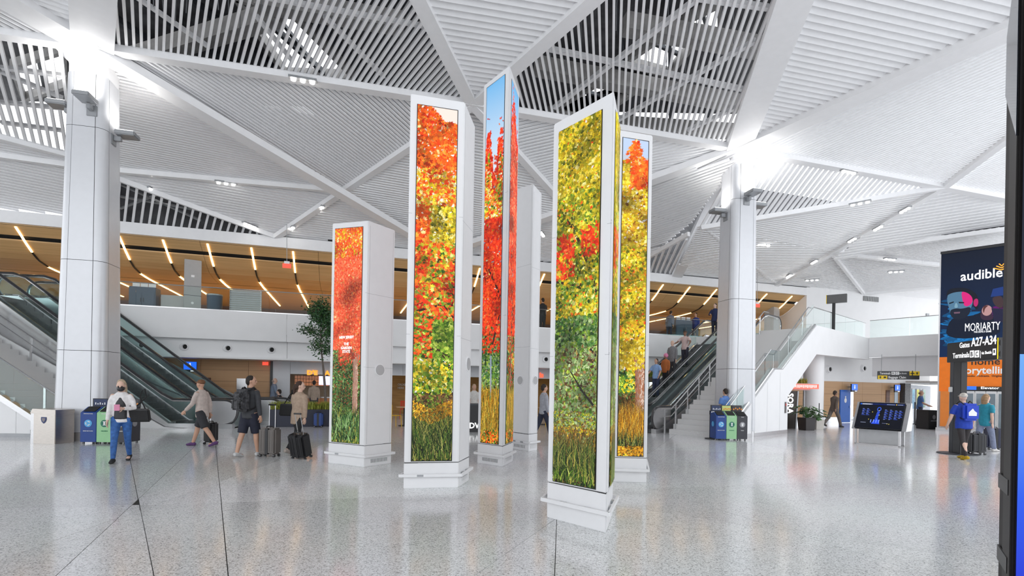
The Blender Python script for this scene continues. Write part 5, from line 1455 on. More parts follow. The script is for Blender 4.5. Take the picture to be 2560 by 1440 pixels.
pc.rect(wsc * .62, wsc * .8, sh - .078, sh - .06, lin(150, 165, 200)); pc.rect(wsc * .82, wsc * .84, sh - .085, sh - .05, lin(240, 200, 30)); pc.rect(wsc * .855, wsc * .97, sh - .078, sh - .06, lin(150, 165, 200))
for cx, y0, n in ((.14, .68, 9), (.24, .68, 9), (.64, .66, 13), (.75, .66, 13), (.86, .64, 12), (.95, .64, 10)):
    for k in range(n):
        pc.rect(wsc * (cx - .035), wsc * (cx + .005 + .02 * ((k * 7) % 3)), y0 - k * .028, y0 - k * .028 + .012, lin(60, 90, 200) if k % 3 else lin(140, 160, 230))
cx = wsc * .46
pc.ell(cx + .02, .68, .055, .075, lin(60, 100, 230)); pc.ell(cx + .02, .68, .035, .05, nav)
for k in range(5): pc.rect(cx - .02 - .006 * k, cx + .05 - .004 * k, .55 - k * .055, .59 - k * .055, lin(50, 90, 230))
pc.poly([(cx - .12, .16), (cx + .1, .16), (cx + .06, .3), (cx, .34), (cx - .06, .3)], lin(40, 80, 230))
for k in range(4): pc.rect(cx - .15 + k * .07, cx - .125 + k * .07, .2, .31, lin(120, 150, 240))
for x, y in ((cx - .15, .56), (cx + .02, .62), (cx + .04, .46), (wsc * .28, .30), (wsc * .70, .17), (wsc * .74, .16)): pc.rect(x, x + .02, y, y + .025, lin(230, 210, 90))
pc.rect(wsc * .12, wsc * .24, .19, .205, lin(150, 160, 190)); pc.rect(wsc * .6, wsc * .72, .19, .2, lin(130, 140, 180))
pc.build('map_screen', SCREEN, t, world=False)
text('lettering', 'INFORMATION', .034, TXTW, t, so + sn * .017 + Vector((.09, 0, 0)) + sl_ * (sh - .08), (1, 0, 0), sl_, bold=.01, ext=.001)

# ================================================================== SIGNS
# terminals and baggage sign
gA, gB = at(2194, 937, 24.7), at(2298, 936, 24.1); dg_ = gB - gA; wS = Vector((dg_.x, dg_.y, 0)).length
hS = 20.5 / FPX * 24.4 * 1.0; z0 = at(2194, 948, 24.7).z
YELP = mat('yellow_sign_paint', (.85, .58, .01), .5)
t = thing('hanging_sign', 'black and yellow sign for Terminals B C and Baggage Claim under the right gallery', 'sign', (gA.x, gA.y, 0), math.atan2(dg_.y, dg_.x))
MB().box(0, wS, -.05, .08, z0, z0 + hS).build('sign_box', PYB, t, bevel=.01)
MB().box(wS * .76, wS, -.056, -.05, z0 + hS * .5, z0 + hS).build('yellow_field', YELP, t, weld=True)
MB().box(0, wS * .23, -.056, -.05, z0, z0 + hS * .46).build('yellow_field', YELP, t, weld=True)
fit(text('lettering', 'Terminals', hS * .40, TXTP, t, (wS * .05, -.052, z0 + hS * .60), bold=.012), wS * .045, wS * .305)
for i, ch in enumerate('BC'):
    x = wS * .33 + i * hS * .42
    MB().box(x, x + hS * .36, -.055, -.05, z0 + hS * .56, z0 + hS * .92).build('letter_tile', TXTP, t, weld=True)
    text('lettering', ch, hS * .32, TXTB, t, (x + hS * .07, -.057, z0 + hS * .64), bold=.012)
text('lettering', 'via Shuttle', hS * .22, TXTP, t, (wS * .52, -.052, z0 + hS * .66), bold=.006, sx=.8)
fit(text('lettering', 'Baggage Claim', hS * .40, TXTP, t, (wS * .26, -.052, z0 + hS * .12), bold=.012), wS * .26, wS * .68)
def arrow_up(x, z, s_, y): return MB().prism([(x - s_, y, z), (x, y, z + s_), (x + s_, y, z), (x + s_ * .35, y, z), (x + s_ * .35, y, z - s_), (x - s_ * .35, y, z - s_), (x - s_ * .35, y, z)], (0, .004, 0))
arrow_up(wS * .94, z0 + hS * .76, hS * .15, -.061).build('arrow', TXTB, t, weld=True); arrow_up(wS * .06, z0 + hS * .24, hS * .14, -.061).build('arrow', TXTB, t, weld=True)
x, z = wS * .83, z0 + hS * .76
MB().prism([(x - .02, -.061, z - .12), (x - .02, -.061, z + .12), (x + .02, -.061, z + .12), (x + .02, -.061, z - .12)], (0, .004, 0)).build('plane_mark', TXTB, t, weld=True)
MB().prism([(x - .12, -.061, z - .03), (x, -.061, z + .04), (x + .12, -.061, z - .03)], (0, .004, 0)).build('plane_mark', TXTB, t, weld=True)
MB().box(wS * .14, wS * .20, -.06, -.055, z0 + hS * .14, z0 + hS * .34).build('bag_mark', TXTB, t, weld=True)
for x in (.15, wS - .15): MB().tube([(x, 0, z0 + hS), (x, 0, 3.45)], .012, 6).build('hanger', GREYM, t)
# blue screens for rest rooms
BLS = mat('blue_sign_screen', (.01, .06, .4), .3, emit=(.01, .13, .95), estr=.9)
def blue_screen(label, p, rot, w=.62, h=.36, icon=0, low=True):
    t = thing('restroom_sign', label, 'sign', p, rot, 'blue restroom screens')
    MB().box(-w / 2, w / 2, -.06, .0, -h * .3 if low else 0, h).build('housing', BLACK, t, bevel=.006)
    MB().box(-w / 2 + .01, w / 2 - .01, -.065, -.06, 0, h - .01).build('blue_face', BLS, t, weld=True)
    MB().disc((0, -.065, h * .74), (0, -1, 0), h * .09, .005, 12).build('figure', TXTW, t)
    MB().ell((0, -.067, h * .42), (h * .13, .005, h * .24), 12, 8).build('figure', TXTW, t)
    if low: MB().box(.02, w / 2 - .05, -.065, -.06, -h * .22, -h * .1).build('caption', TXTW, t, weld=True)
    MB().box(-.03, .03, 0, .28, h * .4, h * .6).build('bracket', GREYM, t, weld=True)
for u, v, lab, s_ in ((383, 922, 'blue restroom screen behind left escalator handrail', SW), (476, 924, 'blue restroom screen beside lower handrail on the oak wall', SW)):
    blue_screen(lab, M(mt(u, s_ - .28, v), s_ - .28, mz(u, v, s_ - .28)), MANG, .5, .34)
for u, v, lab in ((2120, 975, 'blue nursing room screen above the blue door'), (2227, 976, 'blue restroom screen beside the dark mosaic pier')):
    blue_screen(lab, Pa + dq * qx(u, v) + Vector((dq.y, -dq.x, 0)) * .28 + Vector((0, 0, qz(u, v))), AQ, .5, .32)
# tall blue restroom doors left
d2 = sroot('door_2', M(0, 0, 0), MANG, label='blue restroom panel and dark doorway sheet in the left oak wall')
a, b = mt(456, SW), mt(505, SW)
MB().box(a, b, SW - .05, SW - .01, .05, mz(456, 943, SW)).build('blue_panel', BLUE, d2, weld=True)
MB().box(b, b + .36, SW - .03, SW - .005, .05, mz(456, 943, SW)).build('door_leaf_or_sheet', wood('door_and_doorway_brown', (.10, .035, .02), (.16, .06, .035)), d2, weld=True)  # dark brown sheet stands in for the shade of a doorway recess
a = mt(593, SW); MB().box(a, a + .42, SW - .03, SW - .005, .05, mz(593, 946, SW)).build('steel_panel', STEEL, d2, weld=True)
# exit signs
REDS = mat('exit_red', (.8, .06, .04), .4, emit=(1, .08, .04), estr=.8)
def exitsign(u, v0, v1, Y, label, w=.32, h=.17):
    p = at(u, v1, Y); q = at(u, v0, Y)
    t = thing('exit_sign', label, 'exit sign', p, MANG)
    MB().box(-w / 2, w / 2, -.03, .03, 0, h).build('lit_panel', REDS, t, bevel=.006)
    MB().box(-.1, .1, -.035, .035, h, h + .10).build('canopy', WHITE, t, weld=True)
    MB().tube([(0, 0, h + .1), (q.x - p.x, 0, q.z - p.z)], .012, 6).build('stem', GREYM, t)
exitsign(717, 560, 670, 20.7, 'red exit sign hanging on a thin rod in front of timber ceiling')
exitsign(1893, 655, 768, 27.5, 'red exit sign hanging on a thin rod near escalator top')
p = M(mt(664, SW - .2, 906), SW - .25, 2.36)
t = thing('exit_sign', 'small red exit sign on the oak wall beneath the balcony', 'exit sign', p, MANG)
MB().box(-.12, .12, -.02, .02, -.02, .12).build('lit_panel', REDS, t, bevel=.004); MB().box(-.02, .02, -.01, .01, .12, .19).build('stem', GREYM, t)
# gate sign on pole at the right landing
p = orr + dr * 9.5 - yr * 2.0; p.z = RISE
p = at(2084, 800, 23.2); p.z = RISE
t = thing('gate_sign', 'black overhead sign with yellow end on a pole behind the bridge glass', 'sign', p, math.radians(-38))
zz = zat(2085, 757, p)
MB().box(-.06, .06, -.06, .06, 0, zz - RISE).build('pole', BLACK, t, weld=True)
MB().box(-.28, .5, -.10, .10, zz - RISE - .02, zz - RISE + .36).build('sign_box', mat('charcoal_sign', (.10, .10, .10), .4), t, bevel=.01)
MB().box(-.295, -.27, -.105, .105, zz - RISE - .02, zz - RISE + .36).build('yellow_end', YELP, t, weld=True)

# ================================================================== SHOP LETTERING
def wtext(body, u, v, size, m, s_=SW - .03, align='LEFT', bold=.02, sx=1.0):
    p = M(mt(u, s_, v), s_, mz(u, v, s_)); o = text('shop_lettering', body, size, m, None, p, ME1, (0, 0, 1), align, bold, .02, sx=sx)
    return o
ORL = mat('orange_letter', (.9, .35, .04), .5, emit=(1, .36, .03), estr=.9)
def shopsign(label, words, m, s_=SW - .03, bold=.02, sx=1.0):
    u0, v0 = words[0][1:3]
    t = thing('shop_sign', label, 'lettering', M(mt(u0, s_, v0), s_, mz(u0, v0, s_)), MANG)
    for body, u, v, size in words:
        p = M(mt(u, s_, v), s_, mz(u, v, s_)); text('shop_lettering', body, size, m, t, p, ME1, (0, 0, 1), 'LEFT', bold, .02, world=True, sx=sx)
shopsign('orange raised shop lettering above tiled counter behind potted tree', (("D'E", 767, 937, .29), ('A', 812, 938, .29)), ORL, bold=.04, sx=1.1)
shopsign('cream ORDER HERE lettering inside shop between two display towers', (('ORDER', 994, 964, .16), ('HERE', 994, 972, .16)), mat('cream_letter', (.7, .66, .6), .5), SW + 2.9, sx=.9)
tag(wtext('is', 1349, 943, .36, mat('red_neon', (.9, .1, .05), .5, emit=(1, .10, .04), estr=1.2), SW - .03), 'red neon script lettering beside the rear display tower', 'lettering')
# dark counter behind the DW letters
p = flr(1140, 1081)
t = thing('shop_counter', 'black shop counter between display towers carrying glowing white letters', 'counter', p, MANG)
MB().box(0, 1.15, 0, .6, 0, .93).build('body', BLACK, t, bevel=.01); MB().box(-.03, 1.18, -.03, .63, .93, .98).build('top', STEELD, t, bevel=.006)
xl = (flr(1173, 1081) - p).length
text('counter_lettering', 'DW', .27, TXTW, t, (xl, -.012, .14), bold=.03, sx=1.0)
# tile-backed counter of the orange shop
p = M(tC + .25, SW + .1, 0)
t = thing('shop_counter', 'steel service counter inside the orange tiled shop', 'counter', p, MANG)
MB().box(0, 2.0, 0, .6, 0, .9).build('body', mat('terracotta_front', (.6, .25, .10), .5), t, bevel=.01); MB().box(-.03, 2.03, -.03, .63, .9, .95).build('top', STEEL, t, bevel=.006)
p = M(mt(797, SW + .4, 962), SW + .4, 1.5)
t = tag(MB().box(0, .75, 0, .05, 0, .42).build('menu_screen', mat('lilac_screen', (.5, .5, .7), .3, emit=(.75, .75, 1), estr=.8)), 'pale lilac menu screen beside the orange tiles', 'screen'); t.location = p; t.rotation_euler = (0, 0, MANG)

# ================================================================== SORA BOOTH
ps = at(1948, 1070, 21.9); ps.z = 0
t = thing('sora_booth', 'dark timber booth wall with white upright SORA letters under the stairs', 'booth', ps, math.radians(6))
DKB = wood('dark_brown_slats', (.03, .022, .018), (.055, .042, .034), .5, (20, 1, 1))
MB().prism([(0.05, 0, 0), (.72, 0, 0), (.80, 0, 1.62), (0.05, 0, 1.62)], (0, .15, 0)).build('booth_wall', DKB, t, weld=True)
MB().prism([(.72, -.02, 0), (.78, -.02, 0), (.86, -.02, 1.62), (.80, -.02, 1.62)], (0, .19, 0)).build('edge_trim', GREYM, t, weld=True)
text('lettering', 'SORA', .36, TXTW, t, (.36, -.01, 1.52), (0, 0, -1), (1, 0, 0), 'LEFT', .03, .01, sx=.95)
MB().box(.0, .30, -.1, .12, 0, .62).build('side_counter', OAKW, t, weld=True); MB().box(-.02, .34, -.14, .14, .62, .67).build('counter_top', STEELD, t, weld=True)
MB().box(.05, 1.55, .2, .7, 1.66, 1.95).build('canopy', mat('pale_pink_canopy', (.7, .58, .55), .5), t, bevel=.01)
MB().box(.42, 1.75, -.05, .2, 1.72, 1.93).build('red_sign', mat('red_sign_panel', (.85, .12, .08), .4, emit=(1, .14, .1), estr=.7), t, weld=True)
rs_ = random.Random(4); x = .5
while x < 1.62:
    w_ = rs_.uniform(.03, .06); MB().box(x, x + w_ * .5, -.06, -.05, 1.76 + rs_.uniform(0, .03), 1.89).build('lit_stroke', TXTW, t, weld=True); x += w_ + .015
# ================================================================== PLANTS
LEAFG = mat('leaf_green', (.045, .13, .03), .5, vary=.5, scale=9); LEAFD = mat('leaf_dark_green', (.02, .075, .025), .45, vary=.5, scale=9)
GRASSY = mat('grass_yellow_green', (.30, .33, .05), .5, vary=.5, scale=12); BARK = mat('grey_bark', (.16, .13, .11), .8, vary=.3, scale=30)
def leaves(name, pts, size, m, parent, r, droop=.3):
    """one mesh of folded leaf blades at the given points; nobody could count them"""
    mb = MB()
    for p in pts:
        d = Vector((r.normal(), r.normal(), r.normal() * .6 - droop)).normalized(); s_ = size * r.uniform(.6, 1.3)
        sd = d.cross(Vector((r.normal(), r.normal(), r.normal()))).normalized(); nn = d.cross(sd)
        mb.add([p, p + d * s_ * .5 + sd * s_ * .22, p + d * s_, p + d * s_ * .5 - sd * s_ * .22, p + d * s_ * .5 - nn * s_ * .06], [(0, 1, 4), (1, 2, 4), (2, 3, 4), (3, 0, 4)])
    o = mb.build(name, m, parent); o['kind'] = 'stuff'
    return o
def grass_tuft(name, x0, x1, y0, y1, z, h, n, m, parent, r, bend=.5):
    mb = MB()
    for i in range(n):
        p = Vector((r.uniform(x0, x1), r.uniform(y0, y1), z)); a = r.uniform(0, 6.28); L = h * r.uniform(.5, 1.2); d = Vector((math.cos(a), math.sin(a), 0)) * L * bend * r.uniform(.2, 1)
        sd = Vector((-math.sin(a), math.cos(a), 0)) * .012; up_ = Vector((0, 0, L))
        mb.add([p - sd, p + sd, p + d * .4 + up_ * .6 + sd * .8, p + d * .4 + up_ * .6 - sd * .8, p + d + up_ * .95], [(0, 1, 2, 3), (3, 2, 4)])
    o = mb.build(name, m, parent); o['kind'] = 'stuff'
    return o
rl = np.random.default_rng(21)
# long navy planter with grasses and the tree
pA = flr(672, 1068); pB = flr(838, 1066); dpl = (pB - pA); wp_ = dpl.length
t = thing('long_planter', 'long dark navy planter trough with yellow-green grasses beside escalator foot', 'planter', pA, math.atan2(dpl.y, dpl.x))
NAVY = mat('navy_planter', (.018, .022, .045), .35)
MB().box(0, wp_, 0, .7, 0, .62).build('trough', NAVY, t, bevel=.015)
MB().box(.04, wp_ - .04, .04, .66, .62, .63).build('soil', mat('soil', (.05, .035, .025), .9), t, weld=True)
grass_tuft('grasses', .05, wp_ - .05, .05, .65, .62, .30, 1500, GRASSY, t, rl, .6)
p = flr(842, 1050); p = at(815, 1000, 20.6); p.z = 0
tr = thing('potted_tree', 'leafy green indoor tree with slim grey trunk behind the short display tower', 'tree', p)
tz = zat(790, 758, p)
trunk = [(0, 0, .62), (-.05, .0, 1.4), (-.12, 0, 2.1), (-.22, 0, 2.9), (-.3, 0, tz - .5)]
MB().tube([(0, 0, 0)] + trunk, [.06, .055, .05, .045, .03, .01], 8).build('trunk', BARK, tr, smooth=True)
MB().cyl((0, 0), .28, 0, .62, 20, .34).build('pot', NAVY, tr)
pts = []
for i in range(46):
    f = rl.uniform(.25, 1); z = 1.9 + (tz - 1.9) * f; c = Vector((-.08 - .22 * f, 0, z * .96)); a = rl.uniform(0, 6.28)
    rad_ = (.95 * math.sin(math.pi * min(max((f - .05) / .98, .08), .95)) ** .7) * rl.uniform(.45, 1.0)
    e = c + Vector((math.cos(a) * rad_, math.sin(a) * rad_, rl.uniform(.1, .45)))
    MB().tube([c, c.lerp(e, .55) + Vector((0, 0, .08)), e], [.014, .009, .004], 5).build('branch', BARK, tr)
    for k in range(75):
        q = c.lerp(e, rl.uniform(.35, 1.08)); pts.append(q + Vector((rl.normal(), rl.normal(), rl.normal())) * .11)
leaves('foliage', pts[::2], .12, LEAFD, tr, rl); leaves('foliage', pts[1::2], .115, LEAFG, tr, rl)
# greenery on ledges
def ledge(label, u0, u1, v, Y, w=.5, n=500, h=.28):
    a, b = at(u0, v, Y), at(u1, v, Y)
    t = thing('green_ledge', label, 'planter', a, 0)
    L = (b - a).length
    MB().box(0, L, 0, w, -.25, 0).build('trough', mat('brown_trough', (.18, .12, .08), .6), t, bevel=.01)
    grass_tuft('grasses', 0, L, 0, w, 0, h, n, GRASSY, t, rl, .5)
    MB().box(.1, .14, .1, .14, -a.z, -.25).build('support', GREYM, t, weld=True); MB().box(L - .14, L - .1, .1, .14, -a.z, -.25).build('support', GREYM, t, weld=True)
ledge('hanging trough of yellow-green plants on top of the SORA booth canopy', 1968, 2022, 960, 22.3, .45)
ledge('trough of yellow-green plants beyond people on the escalator, upper shelf', 1618, 1668, 942, 24.6, .5, 600)
ledge('small trough of green plants seen through left escalator glass', 392, 412, 930, 22.5, .3, 200, .2)
def bigleaf_pot(label, u, v, Y, pot, h, w, nl, spread):
    p = at(u, v, Y); p.z = 0
    t = thing('potted_plant', label, 'potted plant', p, .2)
    MB().loft([[(x * w * q, y * w * q, z) for x, y in ((-1, -1), (1, -1), (1, 1), (-1, 1))] for q, z in ((.42, 0), (.5, h))]).build('pot', pot, t, bevel=.01)
    for i in range(nl):
        a = rl.uniform(0, 6.28); rr = rl.uniform(.25, 1) * spread; z = h + rl.uniform(.08, .5); c = Vector((math.cos(a) * rr, math.sin(a) * rr, z))
        MB().tube([(0, 0, h - .02), (c.x * .5, c.y * .5, z + .02), c], .008, 5).build('stalk', LEAFG, t)
        d = Vector((math.cos(a), math.sin(a), -.45)).normalized(); sd = Vector((-math.sin(a), math.cos(a), 0)); s_ = rl.uniform(.2, .32)
        o = [c + d * s_ * fx + sd * s_ * fy + Vector((0, 0, -abs(fy) * .08)) for fx, fy in ((0, 0), (.0, .3), (.25, .5), (.35, .28), (.55, .45), (.62, .2), (1, 0), (.62, -.2), (.55, -.45), (.35, -.28), (.25, -.5), (0, -.3))]
        MB().prism(o, (0, 0, .004)).build('leaf', LEAFD if i % 2 else LEAFG, t, weld=True)
bigleaf_pot('big-leaved plant in dark square planter beside SORA booth', 2016, 1066, 21.3, mat('dark_planter', (.035, .03, .03), .4), .52, .5, 22, .5)
bigleaf_pot('big-leaved plant in pale square planter under the round column', 2042, 1062, 21.9, mat('pale_planter', (.55, .52, .48), .5), .42, .42, 20, .5)

# ================================================================== FURNITURE NEAR SHOPS
REDM = mat('red_chair_metal', (.65, .05, .02), .35); YELM = mat('yellow_chair_metal', (.80, .48, .02), .35)
def chair(label, p, rot, m, seat=.45, tall=.85, w=.42):
    t = thing('dining_chair', label, 'chair', p, rot)
    MB().box(-w / 2, w / 2, -w / 2, w / 2, seat - .02, seat).build('seat', m, t, bevel=.008)
    for x in (-1, 1):
        MB().tube([(x * w * .45, -w * .45, seat), (x * w * .5, -w * .52, 0)], .014, 6).build('leg', m, t)
        MB().tube([(x * w * .45, w * .45, tall), (x * w * .45, w * .45, seat), (x * w * .5, w * .52, 0)], .014, 6).build('leg', m, t)
    MB().box(-w * .45, w * .45, w * .42, w * .47, tall - .05, tall).build('top_rail', m, t, bevel=.006)
    for k in range(6):
        x = -w * .36 + k * w * .144
        MB().box(x - .02, x + .02, w * .435, w * .455, seat + .02, tall - .04).build('back_slat', m, t, weld=True)
chair('red slatted metal chair beside blue suitcase, near planter', flr(802, 1060), MANG + math.pi, REDM)
chair('red slatted metal chair farther behind the potted tree', flr(818, 1056) + Vector((.2, .9, 0)), MANG + math.pi, REDM)
chair('yellow slatted metal chair seen between the short and orange towers', flr(984, 1068), MANG + 2.0, YELM)
chair('yellow slatted metal chair seen beside the rear tower', flr(1346, 1066), MANG + 1.8, YELM)
chair('red slatted metal chair deep in the shop gap', flr(990, 1052) + Vector((.2, 1.2, 0)), MANG + 2.4, REDM)
def table(label, p, rot, top_m, h=.74, w=.6):
    t = thing('cafe_table', label, 'table', p, rot)
    MB().box(-w / 2, w / 2, -w / 2, w / 2, h - .03, h).build('table_top', top_m, t, bevel=.006)
    MB().cyl((0, 0), .03, .02, h - .03, 12).build('pedestal', BLACK, t); MB().cyl((0, 0), .22, 0, .025, 20).build('foot', BLACK, t)
table('pale square cafe table beside red chairs', flr(793, 1062) + Vector((-.3, 1.5, 0)), MANG, mat('pale_table_top', (.6, .5, .4), .4))
table('wooden cafe table in the gap beside yellow chair', flr(1000, 1066) + Vector((.1, .25, 0)), MANG, OAKW)
table('wooden cafe table in the gap beside the rear tower', flr(1362, 1066) + Vector((.1, .9, 0)), MANG, OAKW)
# balcony furniture
def cabinet(label, u, v, s_, w, h, m, d=.6, extra=True):
    p = M(mt(u, s_, v), s_, ZM)
    t = thing('balcony_cabinet', label, 'cabinet', p, MANG)
    MB().box(0, w, 0, d, 0, h).build('body', m, t, bevel=.01)
    if extra:
        for k in range(2): MB().box(w * (.04 + .47 * k), w * (.48 + .47 * k), -.015, 0, .06, h - .25).build('door', m, t, bevel=.004)
        for k in range(3): MB().box(w * (.1 + .3 * k), w * (.1 + .3 * k) + .26, .1, .12, h, h + .18).build('notice_card', WHITE, t, weld=True)
        for k in (-.05, .05): MB().box(w * .5 + k - .01, w * .5 + k + .01, -.03, -.01, h * .45, h * .6).build('handle', BLACK, t, weld=True)
SLATEB = mat('slate_blue', (.06, .09, .14), .4)
cabinet('slate blue balcony cabinet with white cards on top', 322, 720, 1.2, .95, 1.15, SLATEB)
cabinet('long pale balcony counter behind bending person', 402, 735, 1.4, 1.0, .9, mat('pale_counter', (.5, .5, .5), .5), .6, False)
cabinet('slate blue balcony cabinet with white cards above right escalators', 1690, 790, .9, 1.1, 1.2, SLATEB)
t = thing('departure_board', 'grey louvred screen standing on balcony between light strips', 'board', M(mt(574, 1.0, 740), 1.0, ZM), MANG)
MB().box(0, 1.25, 0, .06, .35, 1.25).build('panel', mat('grey_louvre', (.38, .38, .37), .5), t, weld=True)
for k in range(9): MB().box(.02, 1.23, -.012, 0, .40 + k * .09, .44 + k * .09).build('slat', GREYM, t, weld=True)
for x in (0, 1.2): MB().box(x, x + .05, 0, .06, 0, 1.25).build('post', WHITE, t, weld=True)
t = thing('litter_bin', 'round dark blue bin on balcony beside stone column', 'bin', M(mt(537, 1.0, 740), 1.0, ZM))
MB().cyl((0, 0), .28, 0, .92, 20, .30).build('body', SLATEB, t, smooth=.6); MB().cyl((0, 0), .31, .92, .98, 20).build('rim', GREYM, t)
# trash bin by lift and corner kit
t = thing('litter_bin', 'black square trash bin beside the lift tower where a worker stands', 'bin', flr(2318, 1072), .3)
MB().box(-.32, .32, -.28, .28, 0, .86).build('body', BLACK, t, bevel=.015); MB().disc((0, -.281, .55), (0, -1, 0), .1, .006, 20).build('badge', BADGEK, t); MB().box(-.2, .2, -.285, -.28, .36, .40).build('caption', BADGEK, t, weld=True)
t = tag(MB().box(0, .12, 0, .02, 0, .42).build('wall_notice', mat('dark_notice', (.12, .11, .11), .4)), 'small dark notice with red top on white stair parapet', 'notice')
pn = orr + dr * 4.75 - yr * 2.605; t.location = (pn.x, pn.y, .78); t.rotation_euler = (0, 0, AR)
MB().box(.02, .10, -.004, 0, .27, .36).build('red_mark', mat('red_print', (.7, .05, .03), .5), t, weld=True)
# ================================================================== PEOPLE
def etube(mb, pts, rr, ref=(1, 0, 0), n=14, cap=.6):
    pts = [Vector(p) for p in pts]; ref = Vector(ref); rings = []
    rr = [(r, r) if not isinstance(r, tuple) else r for r in rr]
    P, R_ = list(pts), list(rr)
    d0, d1 = (P[0] - P[1]).normalized(), (P[-1] - P[-2]).normalized()
    P = [P[0] + d0 * R_[0][1] * cap, P[0] + d0 * R_[0][1] * cap * .6] + P + [P[-1] + d1 * R_[-1][1] * cap * .6, P[-1] + d1 * R_[-1][1] * cap]
    R_ = [tuple(q * .35 for q in R_[0]), tuple(q * .8 for q in R_[0])] + R_ + [tuple(q * .8 for q in R_[-1]), tuple(q * .35 for q in R_[-1])]
    for i, p in enumerate(P):
        d = (P[min(i + 1, len(P) - 1)] - P[max(i - 1, 0)]).normalized()
        a = ref - d * ref.dot(d)
        if a.length < .15: a = Vector((0, 1, 0)) - d * d.y
        a.normalize(); b = d.cross(a)
        rings.append([p + a * R_[i][0] * math.cos(t) + b * R_[i][1] * math.sin(t) for t in [2 * math.pi * k / n for k in range(n)]])
    mb.loft(rings)
def remesh(mb, name, m, parent, voxel, smooth=4, M_=None):
    me = bpy.data.meshes.new(name); me.from_pydata(mb.v if M_ is None else [tuple(M_ @ Vector(p)) for p in mb.v], [], mb.f)
    bm = bmesh.new(); bm.from_mesh(me); bmesh.ops.recalc_face_normals(bm, faces=bm.faces); bm.to_mesh(me); bm.free()
    tmp = bpy.data.objects.new('tmp', me)
    md = tmp.modifiers.new('r', 'REMESH'); md.mode = 'VOXEL'; md.voxel_size = voxel; md.use_smooth_shade = True
    sm = tmp.modifiers.new('s', 'SMOOTH'); sm.iterations = smooth; sm.factor = .5
    out = evaluated(tmp); bpy.data.meshes.remove(me)
    out.materials.clear(); out.materials.append(m); out.shade_smooth()
    o = bpy.data.objects.new(name, out); COL.objects.link(o); o.parent = parent
    return o
def cloth(name, c, vary=.12): return mat(name, c, .75, vary=vary, scale=18, bump=.15)
SKINS = [mat('skin_tan', (.55, .32, .22), .5, vary=.06), mat('skin_light', (.68, .45, .35), .5, vary=.06), mat('skin_brown', (.24, .12, .075), .5, vary=.06)]
